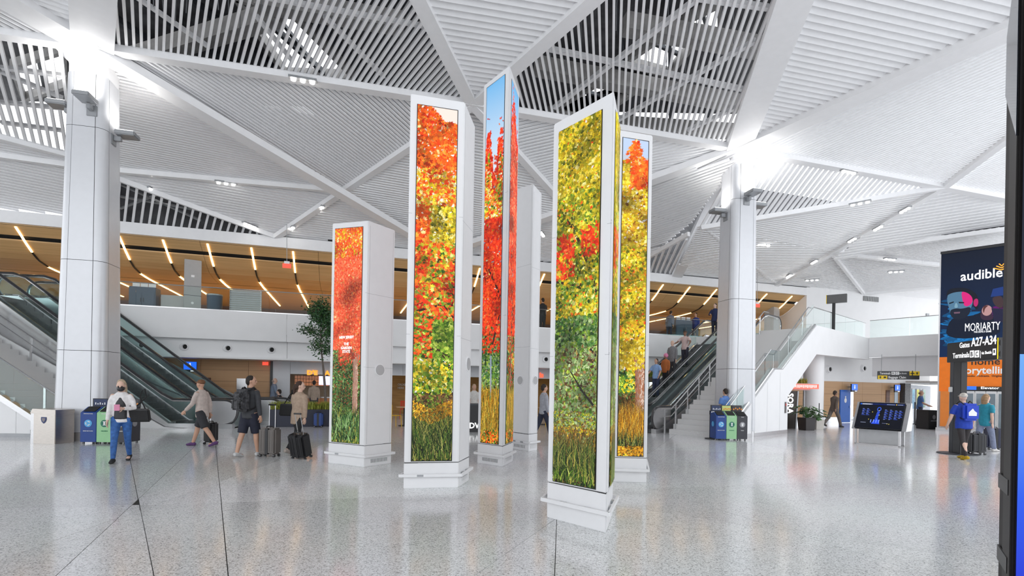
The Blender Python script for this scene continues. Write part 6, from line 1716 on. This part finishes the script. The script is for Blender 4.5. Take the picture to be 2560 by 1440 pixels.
def person(label, loc, rotz, h=1.72, legs=((.0, .0), (.0, .0)), arms=((.05, .1, .15), (.05, .1, .15)), lean=0.0, skin=0, top=((.5, .5, .5), 'long', .84), bottom=((.05, .05, .06), 'long'),
           shoe=(.03, .03, .03), hair=((.03, .02, .015), 'short'), vox=.02, fine=False, mask=False, head=(0, 0), group=None, seated=False, wide=1.0):
    """legs: (thigh forward, knee bend) right, left; arms: (swing forward, out, elbow bend); local +y is the way the figure faces"""
    s_ = h / 1.755
    t = thing('person', label, 'person', loc, rotz, group)
    hipz = .93; J = {}
    for sd, (a, k) in zip((1, -1), legs):
        hp_ = Vector((.092 * sd, 0, hipz)); kn = hp_ + Vector((0.01 * sd, math.sin(a), -math.cos(a))) * .44
        b = a - k; an = kn + Vector((0, math.sin(b), -math.cos(b))) * .41
        J[sd] = (hp_, kn, an, b)
    low = min(J[1][2].z, J[-1][2].z) if not seated else .08
    dz = .085 - low
    up = lambda v: Vector((v.x, v.y, v.z + dz))
    piv = Vector((0, 0, hipz))
    rotl = Matrix.Rotation(-lean, 3, 'X')
    T = lambda v: up(piv + rotl @ (Vector(v) - piv))
    sc = Matrix.Scale(s_, 4)
    def torso(mb, g, hem, neck=True, wd=1.0):
        wd *= wide
        prof_ = [(hem, .158, .118), (.98, .160, .118), (1.10, .140, .104), (1.24, .155, .112), (1.36, .172, .110), (1.43, .135, .088)]
        prof_ = [q for q in prof_ if q[0] >= hem]
        if neck: prof_.append((1.49, .062, .062))
        etube(mb, [T((0, 0, z)) for z, _, _ in prof_], [(a * wd + g, b * wd + g) for _, a, b in prof_], cap=.15)
    armj = {}
    for sd, (a, o_, e) in zip((1, -1), arms):
        sh_ = Vector((.185 * sd * wide, 0, 1.415)); d1 = Vector((sd * math.sin(o_), math.sin(a) * math.cos(o_), -math.cos(a) * math.cos(o_)))
        el = sh_ + d1 * .285; a2 = a + e; o2 = o_ * .4 - (.72 if e > .9 else 0.0)
        d2 = Vector((sd * math.sin(o2), math.sin(a2) * math.cos(o2), -math.cos(a2) * math.cos(o2)))
        wr_ = el + d2 * .25; armj[sd] = (T(sh_), T(el), T(wr_), (rotl @ d2).normalized())
    # ---- body
    mb = MB(); torso(mb, 0, .86)
    hx, hyaw = head
    HR = Matrix.Rotation(-hx, 3, 'X') @ Matrix.Rotation(hyaw, 3, 'Z')
    hp0 = Vector((0, 0, 1.53)); HT = lambda v: T(hp0 + HR.to_3x3() @ (Vector(v) - hp0))
    R3 = (rotl @ HR.to_3x3())
    etube(mb, [T((0, 0, 1.44)), HT((0, .012, 1.56))], [.058, .054])
    mb.ell(HT((0, .015, 1.645)), (.072, .092, .11), 16, 12, R3); mb.ell(HT((0, .045, 1.585)), (.052, .058, .052), 12, 8, R3)
    mb.ell(HT((0, .108, 1.622)), (.014, .022, .024), 8, 6, R3)
    for sd in (1, -1): mb.ell(HT((.074 * sd, .005, 1.63)), (.014, .024, .032), 8, 6, R3)
    mb.ell(HT((0, .098, 1.578)), (.026, .012, .010), 8, 6, R3)
    hands = {}
    for sd in (1, -1):
        S_, E_, W_, d2 = armj[sd]
        etube(mb, [S_ + Vector((-.03 * sd, 0, 0)), S_.lerp(E_, .4), E_, E_.lerp(W_, .35), W_], [.056, .05, .041, .042, .028])
        sdv = Vector((1, 0, 0)) - d2 * d2.x; sdv.normalize(); nv = d2.cross(sdv)
        pc_ = W_ + d2 * .055; hands[sd] = W_ + d2 * .09
        etube(mb, [W_ + d2 * .01, W_ + d2 * .05, W_ + d2 * .09], [(.022, .026), (.018, .040), (.015, .040)], ref=sdv, cap=.5)
        fr_ = nv
        if fine:
            for q, (off, ln) in enumerate(((-.032, .062), (-.011, .078), (.011, .072), (.032, .055))):
                b0 = W_ + d2 * .088 + fr_ * off; curl = sdv * (-sd)
                etube(mb, [b0, b0 + d2 * ln * .5 + curl * .008, b0 + d2 * ln * .85 + curl * .03], [.0095, .009, .0075], cap=.5, n=8)
            b0 = W_ + d2 * .03 + fr_ * .035 * 1
            etube(mb, [b0, b0 + d2 * .03 + fr_ * .028, b0 + d2 * .058 + fr_ * .036], [.012, .010, .008], cap=.5, n=8)
        else:
            etube(mb, [W_ + d2 * .085, W_ + d2 * .13, W_ + d2 * .165 - sdv * sd * .02], [(.014, .036), (.013, .034), (.010, .026)], ref=sdv, cap=.4)
            etube(mb, [W_ + d2 * .03 + fr_ * .03, W_ + d2 * .085 + fr_ * .055], [.012, .009], cap=.5, n=8)
        hp_, kn, an, b = J[sd]
        hp_, kn, an = up(hp_), up(kn), up(an)
        etube(mb, [hp_ + Vector((0, 0, .03)), hp_.lerp(kn, .35), kn, kn.lerp(an, .3) + Vector((0, -.012, 0)), an], [.09, .082, .058, .056, .038])
        etube(mb, [an + Vector((0, -.03, -.04)), an + Vector((0, .05, -.045)), an + Vector((0, .14, -.06))], [(.034, .035), (.038, .03), (.036, .018)], cap=.5)
    body = remesh(mb, 'body', SKINS[skin], t, .0075 if fine else vox * .8, 3, sc)
    # ---- clothes
    tcol, sleeve, hem = top
    mb = MB(); torso(mb, .02, hem, True)
    for sd in (1, -1):
        S_, E_, W_, d2 = armj[sd]
        if sleeve == 'long': etube(mb, [S_ + Vector((-.04 * sd, 0, 0)), S_.lerp(E_, .45), E_, E_.lerp(W_, .4), W_ - d2 * .01], [q * wide for q in (.070, .062, .055, .051, .042)], cap=.2)
        elif sleeve == 'short': etube(mb, [S_ + Vector((-.04 * sd, 0, 0)), S_.lerp(E_, .45), S_.lerp(E_, .8)], [.072, .07, .068], cap=.15)
    remesh(mb, 'top_garment', tcol if not isinstance(tcol, tuple) else cloth('cloth_%02d_%02d_%02d' % tuple(int(99 * c) for c in tcol), tcol), t, .014 if fine else vox, 3, sc)
    bcol, blen = bottom
    mb = MB()
    etube(mb, [up(Vector((0, 0, .84))), T((0, 0, .96)), T((0, 0, 1.04))], [(.155, .112), (.165, .122), (.15, .112)], cap=.15)
    for sd in (1, -1):
        hp_, kn, an, b = J[sd]; hp_, kn, an = up(hp_), up(kn), up(an)
        if blen == 'long': etube(mb, [hp_ + Vector((0, 0, .02)), hp_.lerp(kn, .35), kn, kn.lerp(an, .45), an + Vector((0, 0, .0))], [.102, .096, .074, .068, .06], cap=.1)
        elif blen == 'slim': etube(mb, [hp_ + Vector((0, 0, .02)), hp_.lerp(kn, .35), kn, kn.lerp(an, .35), an], [.098, .089, .064, .061, .044], cap=.1)
        else: etube(mb, [hp_ + Vector((0, 0, .02)), hp_.lerp(kn, .4), hp_.lerp(kn, .95)], [.106, .108, .098], cap=.05)
    remesh(mb, 'trousers' if blen != 'shorts' else 'shorts', bcol if not isinstance(bcol, tuple) else cloth('cloth_%02d_%02d_%02d' % tuple(int(99 * c) for c in bcol), bcol), t, .014 if fine else vox, 3, sc)
    for sd in (1, -1):
        an = up(J[sd][2]); b = J[sd][3]; fr = Matrix.Rotation(min(0, b) * .5 if not seated else 0, 3, 'X')
        mb = MB(); F_ = lambda y, z: an + fr @ Vector((0, y, z))
        etube(mb, [F_(-.055, -.045), F_(.0, -.03), F_(.07, -.045), F_(.165, -.06)], [(.042, .042), (.046, .055), (.048, .042), (.042, .026)], cap=.5)
        o = remesh(mb, 'shoe', shoe if not isinstance(shoe, tuple) else cloth('shoe_%02d_%02d_%02d' % tuple(int(99 * c) for c in shoe), shoe), t, .012, 2, sc)
    hcol, hst = hair
    hm = cloth('hair_%02d_%02d_%02d' % tuple(int(99 * c) for c in hcol), hcol, .3)
    mb = MB()
    if hst in ('short', 'ponytail', 'long'):
        mb.ell(HT((0, -.012, 1.672)), (.081, .095, .096), 16, 10, R3); mb.ell(HT((0, -.045, 1.63)), (.074, .062, .085), 14, 8, R3)
    if hst == 'ponytail':
        etube(mb, [HT((0, -.095, 1.67)), HT((0, -.13, 1.60)), HT((0, -.12, 1.48)), HT((0, -.10, 1.38))], [.03, .036, .036, .018])
    if hst == 'long':
        etube(mb, [HT((0, -.06, 1.66)), HT((0, -.07, 1.54)), HT((0, -.06, 1.44))], [(.085, .06), (.09, .055), (.08, .04)])
    if hst == 'cap':
        mb.ell(HT((0, -.005, 1.69)), (.084, .1, .075), 16, 10, R3); etube(mb, [HT((0, .08, 1.69)), HT((0, .15, 1.68))], [(.07, .01), (.05, .008)])
    if hst == 'bald': mb.ell(HT((0, -.05, 1.62)), (.077, .06, .055), 14, 8, R3)
    if hst == 'big': mb.ell(HT((0, -.01, 1.68)), (.12, .12, .13), 14, 10, R3)
    remesh(mb, 'cap' if hst == 'cap' else 'hair', hm, t, .012, 2, sc)
    if mask:
        mb = MB(); mb.ell(HT((0, .055, 1.588)), (.073, .094, .066), 16, 10, R3); remesh(mb, 'face_mask', BLACK, t, .01, 2, sc)
    if fine or mask:
        for sd in (1, -1):
            MB().ell(sc @ HT((.03 * sd, .097, 1.65)), (.014, .008, .009), 8, 6, R3).build('eye', BLACK, t, smooth=True)
    return t, {k: sc @ v for k, v in hands.items()}, (lambda v: sc @ T(v))
def rz(d): return math.radians(d)
def suitcase(label, loc, rot, m, w=.38, d=.24, h=.55, tilt=0.0, handle=.42, grip=True):
    t = thing('suitcase', label, 'suitcase', loc, rot); t.rotation_euler = (tilt, 0, rot)
    MB().box(-w / 2, w / 2, -d / 2, d / 2, .055, .055 + h).build('shell', m, t, bevel=.035)
    for k in range(5):
        x = -w * .32 + k * w * .16
        MB().box(x - .012, x + .012, -d / 2 - .006, -d / 2 + .01, .12, h - .0).build('shell_rib', m, t, bevel=.004)
    MB().box(-.035, .035, -d / 2 - .008, d / 2 + .008, .06, .052 + h).build('centre_strap', BLACK, t, bevel=.004)
    MB().tube([(-.08, 0, .055 + h), (-.07, 0, .085 + h), (.07, 0, .085 + h), (.08, 0, .055 + h)], .012, 6).build('carry_handle', BLACK, t)
    for x in (-w * .4, w * .4):
        for y in (-d * .36, d * .36):
            MB().tube([(x - .02, y, .03), (x + .02, y, .03)], .03, 12).build('wheel', RUBBER, t)
    if handle:
        for x in (-.07, .07): MB().tube([(x, d * .3, .055 + h), (x, d * .3, .055 + h + handle)], .009, 6).build('pull_rod', STEEL, t)
        MB().tube([(-.09, d * .3, .055 + h + handle), (.09, d * .3, .055 + h + handle)], .017, 8).build('pull_grip', BLACK, t)
    return t
def shoulder_bag(label, loc, rot, m, w=.34, h=.25, d=.13, strap=None):
    t = thing('handbag', label, 'bag', loc, rot)
    MB().prism([(-w / 2, -d / 2, 0), (w / 2, -d / 2, 0), (w * .42, -d / 2, h), (-w * .42, -d / 2, h)], (0, d, 0)).build('bag_body', m, t, bevel=.025)
    MB().box(-w * .38, w * .38, -d / 2 - .006, d / 2 + .006, h - .03, h + .004).build('zip_band', BLACK, t, bevel=.004)
    if strap: MB().tube(strap, .012, 6).build('strap', m, t)
    return t

# ---- woman in white jacket, phone in hand, facing the hall
pos = flr(302, 1154)
JW = cloth('white_jacket_cloth', (.78, .76, .76)); JN = cloth('blue_denim', (.035, .12, .36), .3)
w1, hd, TT = person('woman in white jacket and blue jeans walking while holding a phone', pos, rz(205), 1.64, ((.26, .10), (-.16, .30)), ((.12, .12, .25), (.30, .25, 1.35)), .05, 1,
                    (JW, 'long', .86), (JN, 'slim'), (.02, .02, .022), ((.46, .36, .25), 'long'), .018, True, True, (.28, 0), wide=.9)
mb = MB(); etube(mb, [TT((0, .068, .93)), TT((0, .062, 1.10)), TT((0, .068, 1.24)), TT((0, .062, 1.36)), TT((0, .045, 1.44))], [(.118, .066), (.105, .064), (.095, .064), (.066, .054), (.04, .03)], cap=.2)
remesh(mb, 'black_shirt', BLACK, w1, .014, 2)
ph = hd[-1] + Vector((.03, .03, .02)); wm = rootmat(w1)
t = thing('phone', 'pink phone held by woman in white jacket', 'phone', wm @ ph, rz(205))
MB().box(-.045, .045, -.012, .012, -.06, .06).build('case', mat('pink_case', (.7, .25, .4), .4), t, bevel=.004); MB().box(-.038, .038, -.015, -.012, -.052, .052).build('phone_screen', BLACK, t, weld=True)
lb = wm @ Vector((-.27, -.02, .78))
shoulder_bag('black shoulder bag hanging at the hip of woman in white jacket', lb, rz(205), cloth('black_leather', (.012, .012, .013)), .42, .26, .14,
             [(-.12, 0, .24), (-.02, .02, .5), (-.06, .03, .62), (-.10, .0, .66), (-.12, -.04, .5), (.10, 0, .24)])
# ---- passenger in beige top and dark shorts, striding left
pos = flr(504, 1116)
p2, hd, TT = person('passenger in beige top and black shorts striding past the escalator foot', pos, rz(86), 1.70, ((.42, .12), (-.38, .25)), ((-.25, .1, .3), (.35, .1, .5)), .06, 0,
                    (cloth('beige_cloth', (.52, .44, .40)), 'long', .80), ((.025, .025, .03), 'shorts'), (.10, .04, .14), ((.16, .07, .03), 'cap'), .018, True)
suitcase('small black cabin case pulled by passenger in beige top', flr(527, 1110), rz(86), BLACK, .32, .22, .5, -.0, .42)
# ---- man with camouflage backpack
pos = flr(622, 1141)
HOOD = cloth('charcoal_hoodie', (.04, .042, .048)); SHN = cloth('navy_shorts', (.012, .014, .03))
p3, hd, TT = person('man in charcoal hoodie and navy shorts walking away with backpack', pos, rz(-18), 1.76, ((.22, .08), (-.22, .10)), ((-.12, .28, .25), (.1, .12, .35)), .03, 0,
                    (HOOD, 'long', .84), (SHN, 'shorts'), (.55, .55, .55), ((.02, .014, .01), 'short'), .018, True, False, (0, -.9))
wm = rootmat(p3)
CAMO = mat('camouflage_cloth', (.05, .05, .055), .7, vary=1.0, scale=14)
bp_ = thing('backpack', 'black and grey camouflage backpack worn by man in hoodie', 'backpack', wm @ Vector((0, -.135, 1.0)), rz(-18))
MB().box(-.17, .17, -.17, .01, -.02, .46).build('main_pack', CAMO, bp_, bevel=.06); MB().box(-.135, .135, -.25, -.16, .02, .24).build('front_pocket', CAMO, bp_, bevel=.035); MB().box(-.11, .11, -.225, -.16, .26, .40).build('upper_pocket', CAMO, bp_, bevel=.03)
for sd in (1, -1): MB().tube([(sd * .10, .0, .44), (sd * .125, .11, .50), (sd * .13, .25, .40), (sd * .14, .26, .2), (sd * .15, .1, .05), (sd * .13, -.02, .02)], .02, 8).build('shoulder_strap', BLACK, bp_)
MB().tube([(-.04, -.05, .46), (0, -.06, .5), (.04, -.05, .46)], .01, 6).build('grab_loop', BLACK, bp_)
for sd in (1, -1): MB().box(sd * .06 - .012, sd * .06 + .012, -.256, -.24, .03, .23).build('compression_strap', BLACK, bp_, bevel=.003)
hw_ = wm @ hd[1]
suitcase('grey-brown hard shell suitcase with raised handle beside man with backpack', flr(674, 1141), rz(-8), mat('taupe_shell', (.13, .115, .105), .35), .40, .25, .57, 0, .50)
# ---- woman in beige cardigan
pos = flr(744, 1136)
p4, hd, TT = person('woman in beige cardigan and black leggings walking away with black tote', pos, rz(-28), 1.66, ((-.28, .35), (.22, .08)), ((-.1, .16, .1), (.12, .12, .2)), .05, 1,
                    (cloth('camel_cardigan', (.42, .31, .23)), 'long', .74), ((.014, .014, .016), 'slim'), (.42, .36, .32), ((.045, .022, .014), 'ponytail'), .018, True, False, (0, -.9), wide=1.08)
wm = rootmat(p4)
shoulder_bag('black tote bag on the shoulder of woman in beige cardigan', wm @ Vector((-.28, -.03, .86)), rz(-5), cloth('black_leather', (.012, .012, .013)), .42, .27, .15,
             [(-.12, 0, .26), (-.0, .03, .47), (.08, .06, .58), (.12, .02, .56), (.12, 0, .26)])
suitcase('glossy black hard shell suitcase tilted behind woman in beige cardigan', flr(755, 1146), rz(-18), mat('gloss_black_shell', (.018, .018, .02), .15), .40, .26, .50, rz(14), .42)
# ---- others on the left
person('bald man in grey-blue shirt standing behind the escalator foot', flr(592, 1062) + Vector((-.3, 3.5, 0)), rz(-60), 1.78, ((.1, .0), (-.1, .0)), ((.3, .2, .6), (.3, .2, .6)), .06, 1, ((.20, .25, .34), 'long', .84), ((.06, .06, .09), 'long'), hair=((.5, .4, .35), 'bald'), vox=.022)
def sitter(label, p, rot, top, hair, skin=1):
    t = person(label, p, rot, 1.66, ((1.45, 1.45), (1.45, 1.45)), ((.5, .1, .8), (.5, .1, .8)), .05, skin, (top, 'long', .86), ((.04, .045, .07), 'long'), hair=hair, vox=.024)[0]
    return t
def stool(label, p):
    t = thing('stool', label, 'stool', p); MB().cyl((0, 0), .19, .41, .45, 18).build('seat', OAKW, t)
    for a in range(4): MB().tube([(.12 * math.cos(a * 1.571), .12 * math.sin(a * 1.571), .42), (.17 * math.cos(a * 1.571), .17 * math.sin(a * 1.571), 0)], .014, 6).build('leg', BLACK, t)
for (u, lab, top_, hr, rr) in ((662, 'seated diner in black top by the planter near man with backpack', (.02, .02, .025), ((.03, .02, .015), 'short'), 100), (699, 'seated diner with dark hair facing the shop behind planter', (.03, .03, .03), ((.015, .012, .01), 'long'), 20)):
    pp = flr(u, 1060) + Vector((-.4, 2.1, 0)); sitter(lab, pp, rz(rr), top_, hr); stool('low round stool under ' + ('diner in black top' if u < 670 else 'dark haired diner'), pp)
person('customer with brown backpack at the orange tiled counter', M(mt(785, SW - .4, 1000), SW - .5, 0), MANG, 1.70, top=((.42, .33, .26), 'long', .84), bottom=((.05, .05, .07), 'long'), vox=.024)
person('shop worker in white shirt between the orange and tallest towers', at(1185, 1000, 19.6).xy.to_3d(), MANG + math.pi, 1.66, top=((.6, .58, .55), 'short', .84), bottom=((.03, .04, .08), 'long'), hair=((.4, .3, .2), 'long'), vox=.024)
person('passenger in dark trousers seen beside the rear display tower', flr(1358, 1101), rz(-70), 1.72, ((.3, .1), (-.3, .2)), top=((.35, .36, .4), 'long', .84), bottom=((.02, .025, .05), 'long'), vox=.024)
# ---- balcony people
person('person in black uniform standing on balcony beside rear display tower', M(mt(1358, .45, 790), .55, ZM), MANG + .2, 1.78, top=((.015, .015, .018), 'short', .84), bottom=((.02, .02, .025), 'long'), vox=.026)
person('person with red hair bending behind the slate balcony cabinet', M(mt(399, 2.0, 745), 2.15, ZM), MANG + 1.6, 1.6, lean=.75, top=((.05, .05, .08), 'long', .84), bottom=((.5, .5, .5), 'long'), hair=((.25, .06, .04), 'long'), vox=.026)
person('person in blue top on balcony above the right escalators', M(mt(1742, 1.4, 800), 1.5, ZM), MANG + 2, 1.75, top=((.03, .06, .30), 'long', .84), bottom=((.04, .05, .10), 'long'), vox=.026)
person('person in grey-blue coat leaning at the balcony cabinet', M(mt(1672, .8, 800), .75, ZM), MANG - 1, 1.68, lean=.3, top=((.16, .18, .24), 'long', .74), bottom=((.04, .05, .08), 'long'), vox=.026)
# ---- escalator riders: on the far right escalator
def ride(u, label, lift=0.0, **kw):
    best = None
    for i in range(400):
        x = .3 + i * .03; q = orr2 + dr * x + yr * .72; z = 0 if x < 1.9 else min(RISE, (x - 1.9) * math.tan(rz(30)) + .02)
        e = abs(px((q.x, q.y, z + .9))[0] - u)
        if best is None or e < best[0]: best = (e, q, z, x)
    _, q, z, x = best
    n = 21; run = RISE / math.tan(rz(30))
    if 1.9 < x < 1.9 + run: z = RISE * (math.floor((x - 1.9) / run * n) + 1) / n
    q = Vector((q.x, q.y, max(z, .012)))
    return person(label, q, kw.pop('rot', AR - math.pi / 2 + math.pi), vox=.022, **kw)
ride(1640, 'passenger in light blue shirt riding down the escalator', top=((.25, .40, .68), 'short', .84), bottom=((.03, .04, .09), 'long'), arms=((.3, .3, .6), (.2, .25, .5)), hair=((.03, .02, .015), 'short'))
ride(1664, 'passenger with pink hair and orange top on the escalator', h=1.55, top=((.45, .13, .03), 'long', .8), bottom=((.03, .03, .03), 'long'), hair=((.75, .25, .42), 'big'), skin=2)
ride(1681, 'bald man in grey jacket riding the escalator', h=1.8, top=((.20, .20, .21), 'long', .8), bottom=((.06, .06, .07), 'long'), hair=((.5, .4, .35), 'bald'), skin=1)
ride(1712, 'passenger in pale pink top resting an arm on handrail', top=((.62, .47, .45), 'short', .84), bottom=((.03, .03, .05), 'long'), arms=((.6, .5, .6), (.5, .6, .5)), hair=((.10, .06, .04), 'cap'), skin=2)
ride(1787, 'passenger in dark blue jacket near escalator top', top=((.015, .025, .09), 'long', .82), bottom=((.015, .02, .04), 'long'), arms=((.5, .2, 1.0), (.2, .1, .2)), skin=1)
person('person in red top with white cap waiting at the escalator foot', flr(1622, 1078) + Vector((-.25, 1.0, 0)), rz(-40), 1.6, top=((.60, .05, .02), 'short', .84), bottom=((.6, .6, .62), 'long'), hair=((.75, .72, .68), 'cap'), vox=.022, skin=1)
person('person in blue shirt half hidden behind slim right column', at(1813, 1000, 17.6).xy.to_3d(), rz(20), 1.66, top=((.12, .25, .6), 'short', .84), bottom=((.05, .06, .12), 'long'), vox=.024)
# ---- right side
person('dark clothed person hurrying along the oak wall beside the blue door', flr(2084, 1068), rz(-75), 1.72, ((.42, .1), (-.42, .3)), ((-.4, .1, .3), (.4, .1, .5)), .08, 2, top=((.10, .075, .06), 'long', .8), bottom=((.12, .10, .09), 'long'), vox=.022)
person('worker in blue shirt behind the black trash bin at lift tower', flr(2322, 1067) + Vector((.1, .7, 0)), rz(-120), 1.74, ((.1, 0), (-.1, 0)), ((.3, .15, .9), (.3, .15, .9)), .06, 0, top=((.06, .14, .34), 'short', .84), bottom=((.03, .035, .06), 'long'), hair=((.30, .16, .10), 'bald'), vox=.022)
pos = flr(2408, 1148)
p9, hd, TT = person('traveller in bright blue top with blue backpack and yellow shoes walking away', pos, rz(-4), 1.66, ((.18, .06), (-.2, .14)), ((.1, .28, .3), (.1, .28, .3)), .04, 1,
                    (cloth('royal_blue_cloth', (.012, .05, .40)), 'short', .82), ((.035, .03, .032), 'slim'), (.5, .32, .01), ((.62, .58, .52), 'cap'), .018, True, wide=1.12)
wm = rootmat(p9)
bp_ = thing('backpack', 'royal blue drawstring backpack with white emblem worn by traveller in blue', 'backpack', wm @ Vector((0, -.135, .98)), rz(-4))
MB().box(-.18, .18, -.13, .01, 0, .42).build('main_pack', mat('royal_blue_pack', (.01, .05, .50), .5), bp_, bevel=.05)
MB().prism([(-.09, -.134, .12), (.09, -.134, .12), (.095, -.134, .2), (.04, -.134, .24), (.0, -.134, .30), (-.05, -.134, .25), (-.095, -.134, .2)], (0, .01, 0)).build('emblem', TXTP, bp_, weld=True)
for sd in (1, -1): MB().tube([(sd * .11, 0, .40), (sd * .125, .12, .48), (sd * .13, .26, .36), (sd * .14, .2, .1), (sd * .13, -.0, .03)], .014, 6).build('shoulder_strap', BLACK, bp_)
person('passenger in teal top walking behind the blue backpack traveller', flr(2462, 1128), rz(-80), 1.66, ((.3, .1), (-.3, .2)), ((-.2, .1, .3), (.3, .1, .4)), .03, 1, (cloth('teal_cloth', (.02, .26, .36)), 'short', .80), ((.22, .25, .36), 'long'), (.6, .58, .56), ((.35, .22, .12), 'long'), .02)
suitcase('charcoal suitcase rolled beside passenger in teal top', flr(2441, 1136), rz(-10), mat('charcoal_shell', (.035, .035, .04), .35), .36, .24, .52, 0, .0)
suitcase('dark navy suitcase rolled at the lift doors', flr(2484, 1124), rz(-15), mat('navy_shell', (.02, .025, .06), .35), .42, .26, .58, 0, .0)
suitcase('blue suitcase parked beside the red chair', flr(796, 1068), rz(10), mat('bright_blue_shell', (.015, .06, .26), .35), .30, .24, .46, 0, .0)
bpy.data.scenes.remove(WORK)
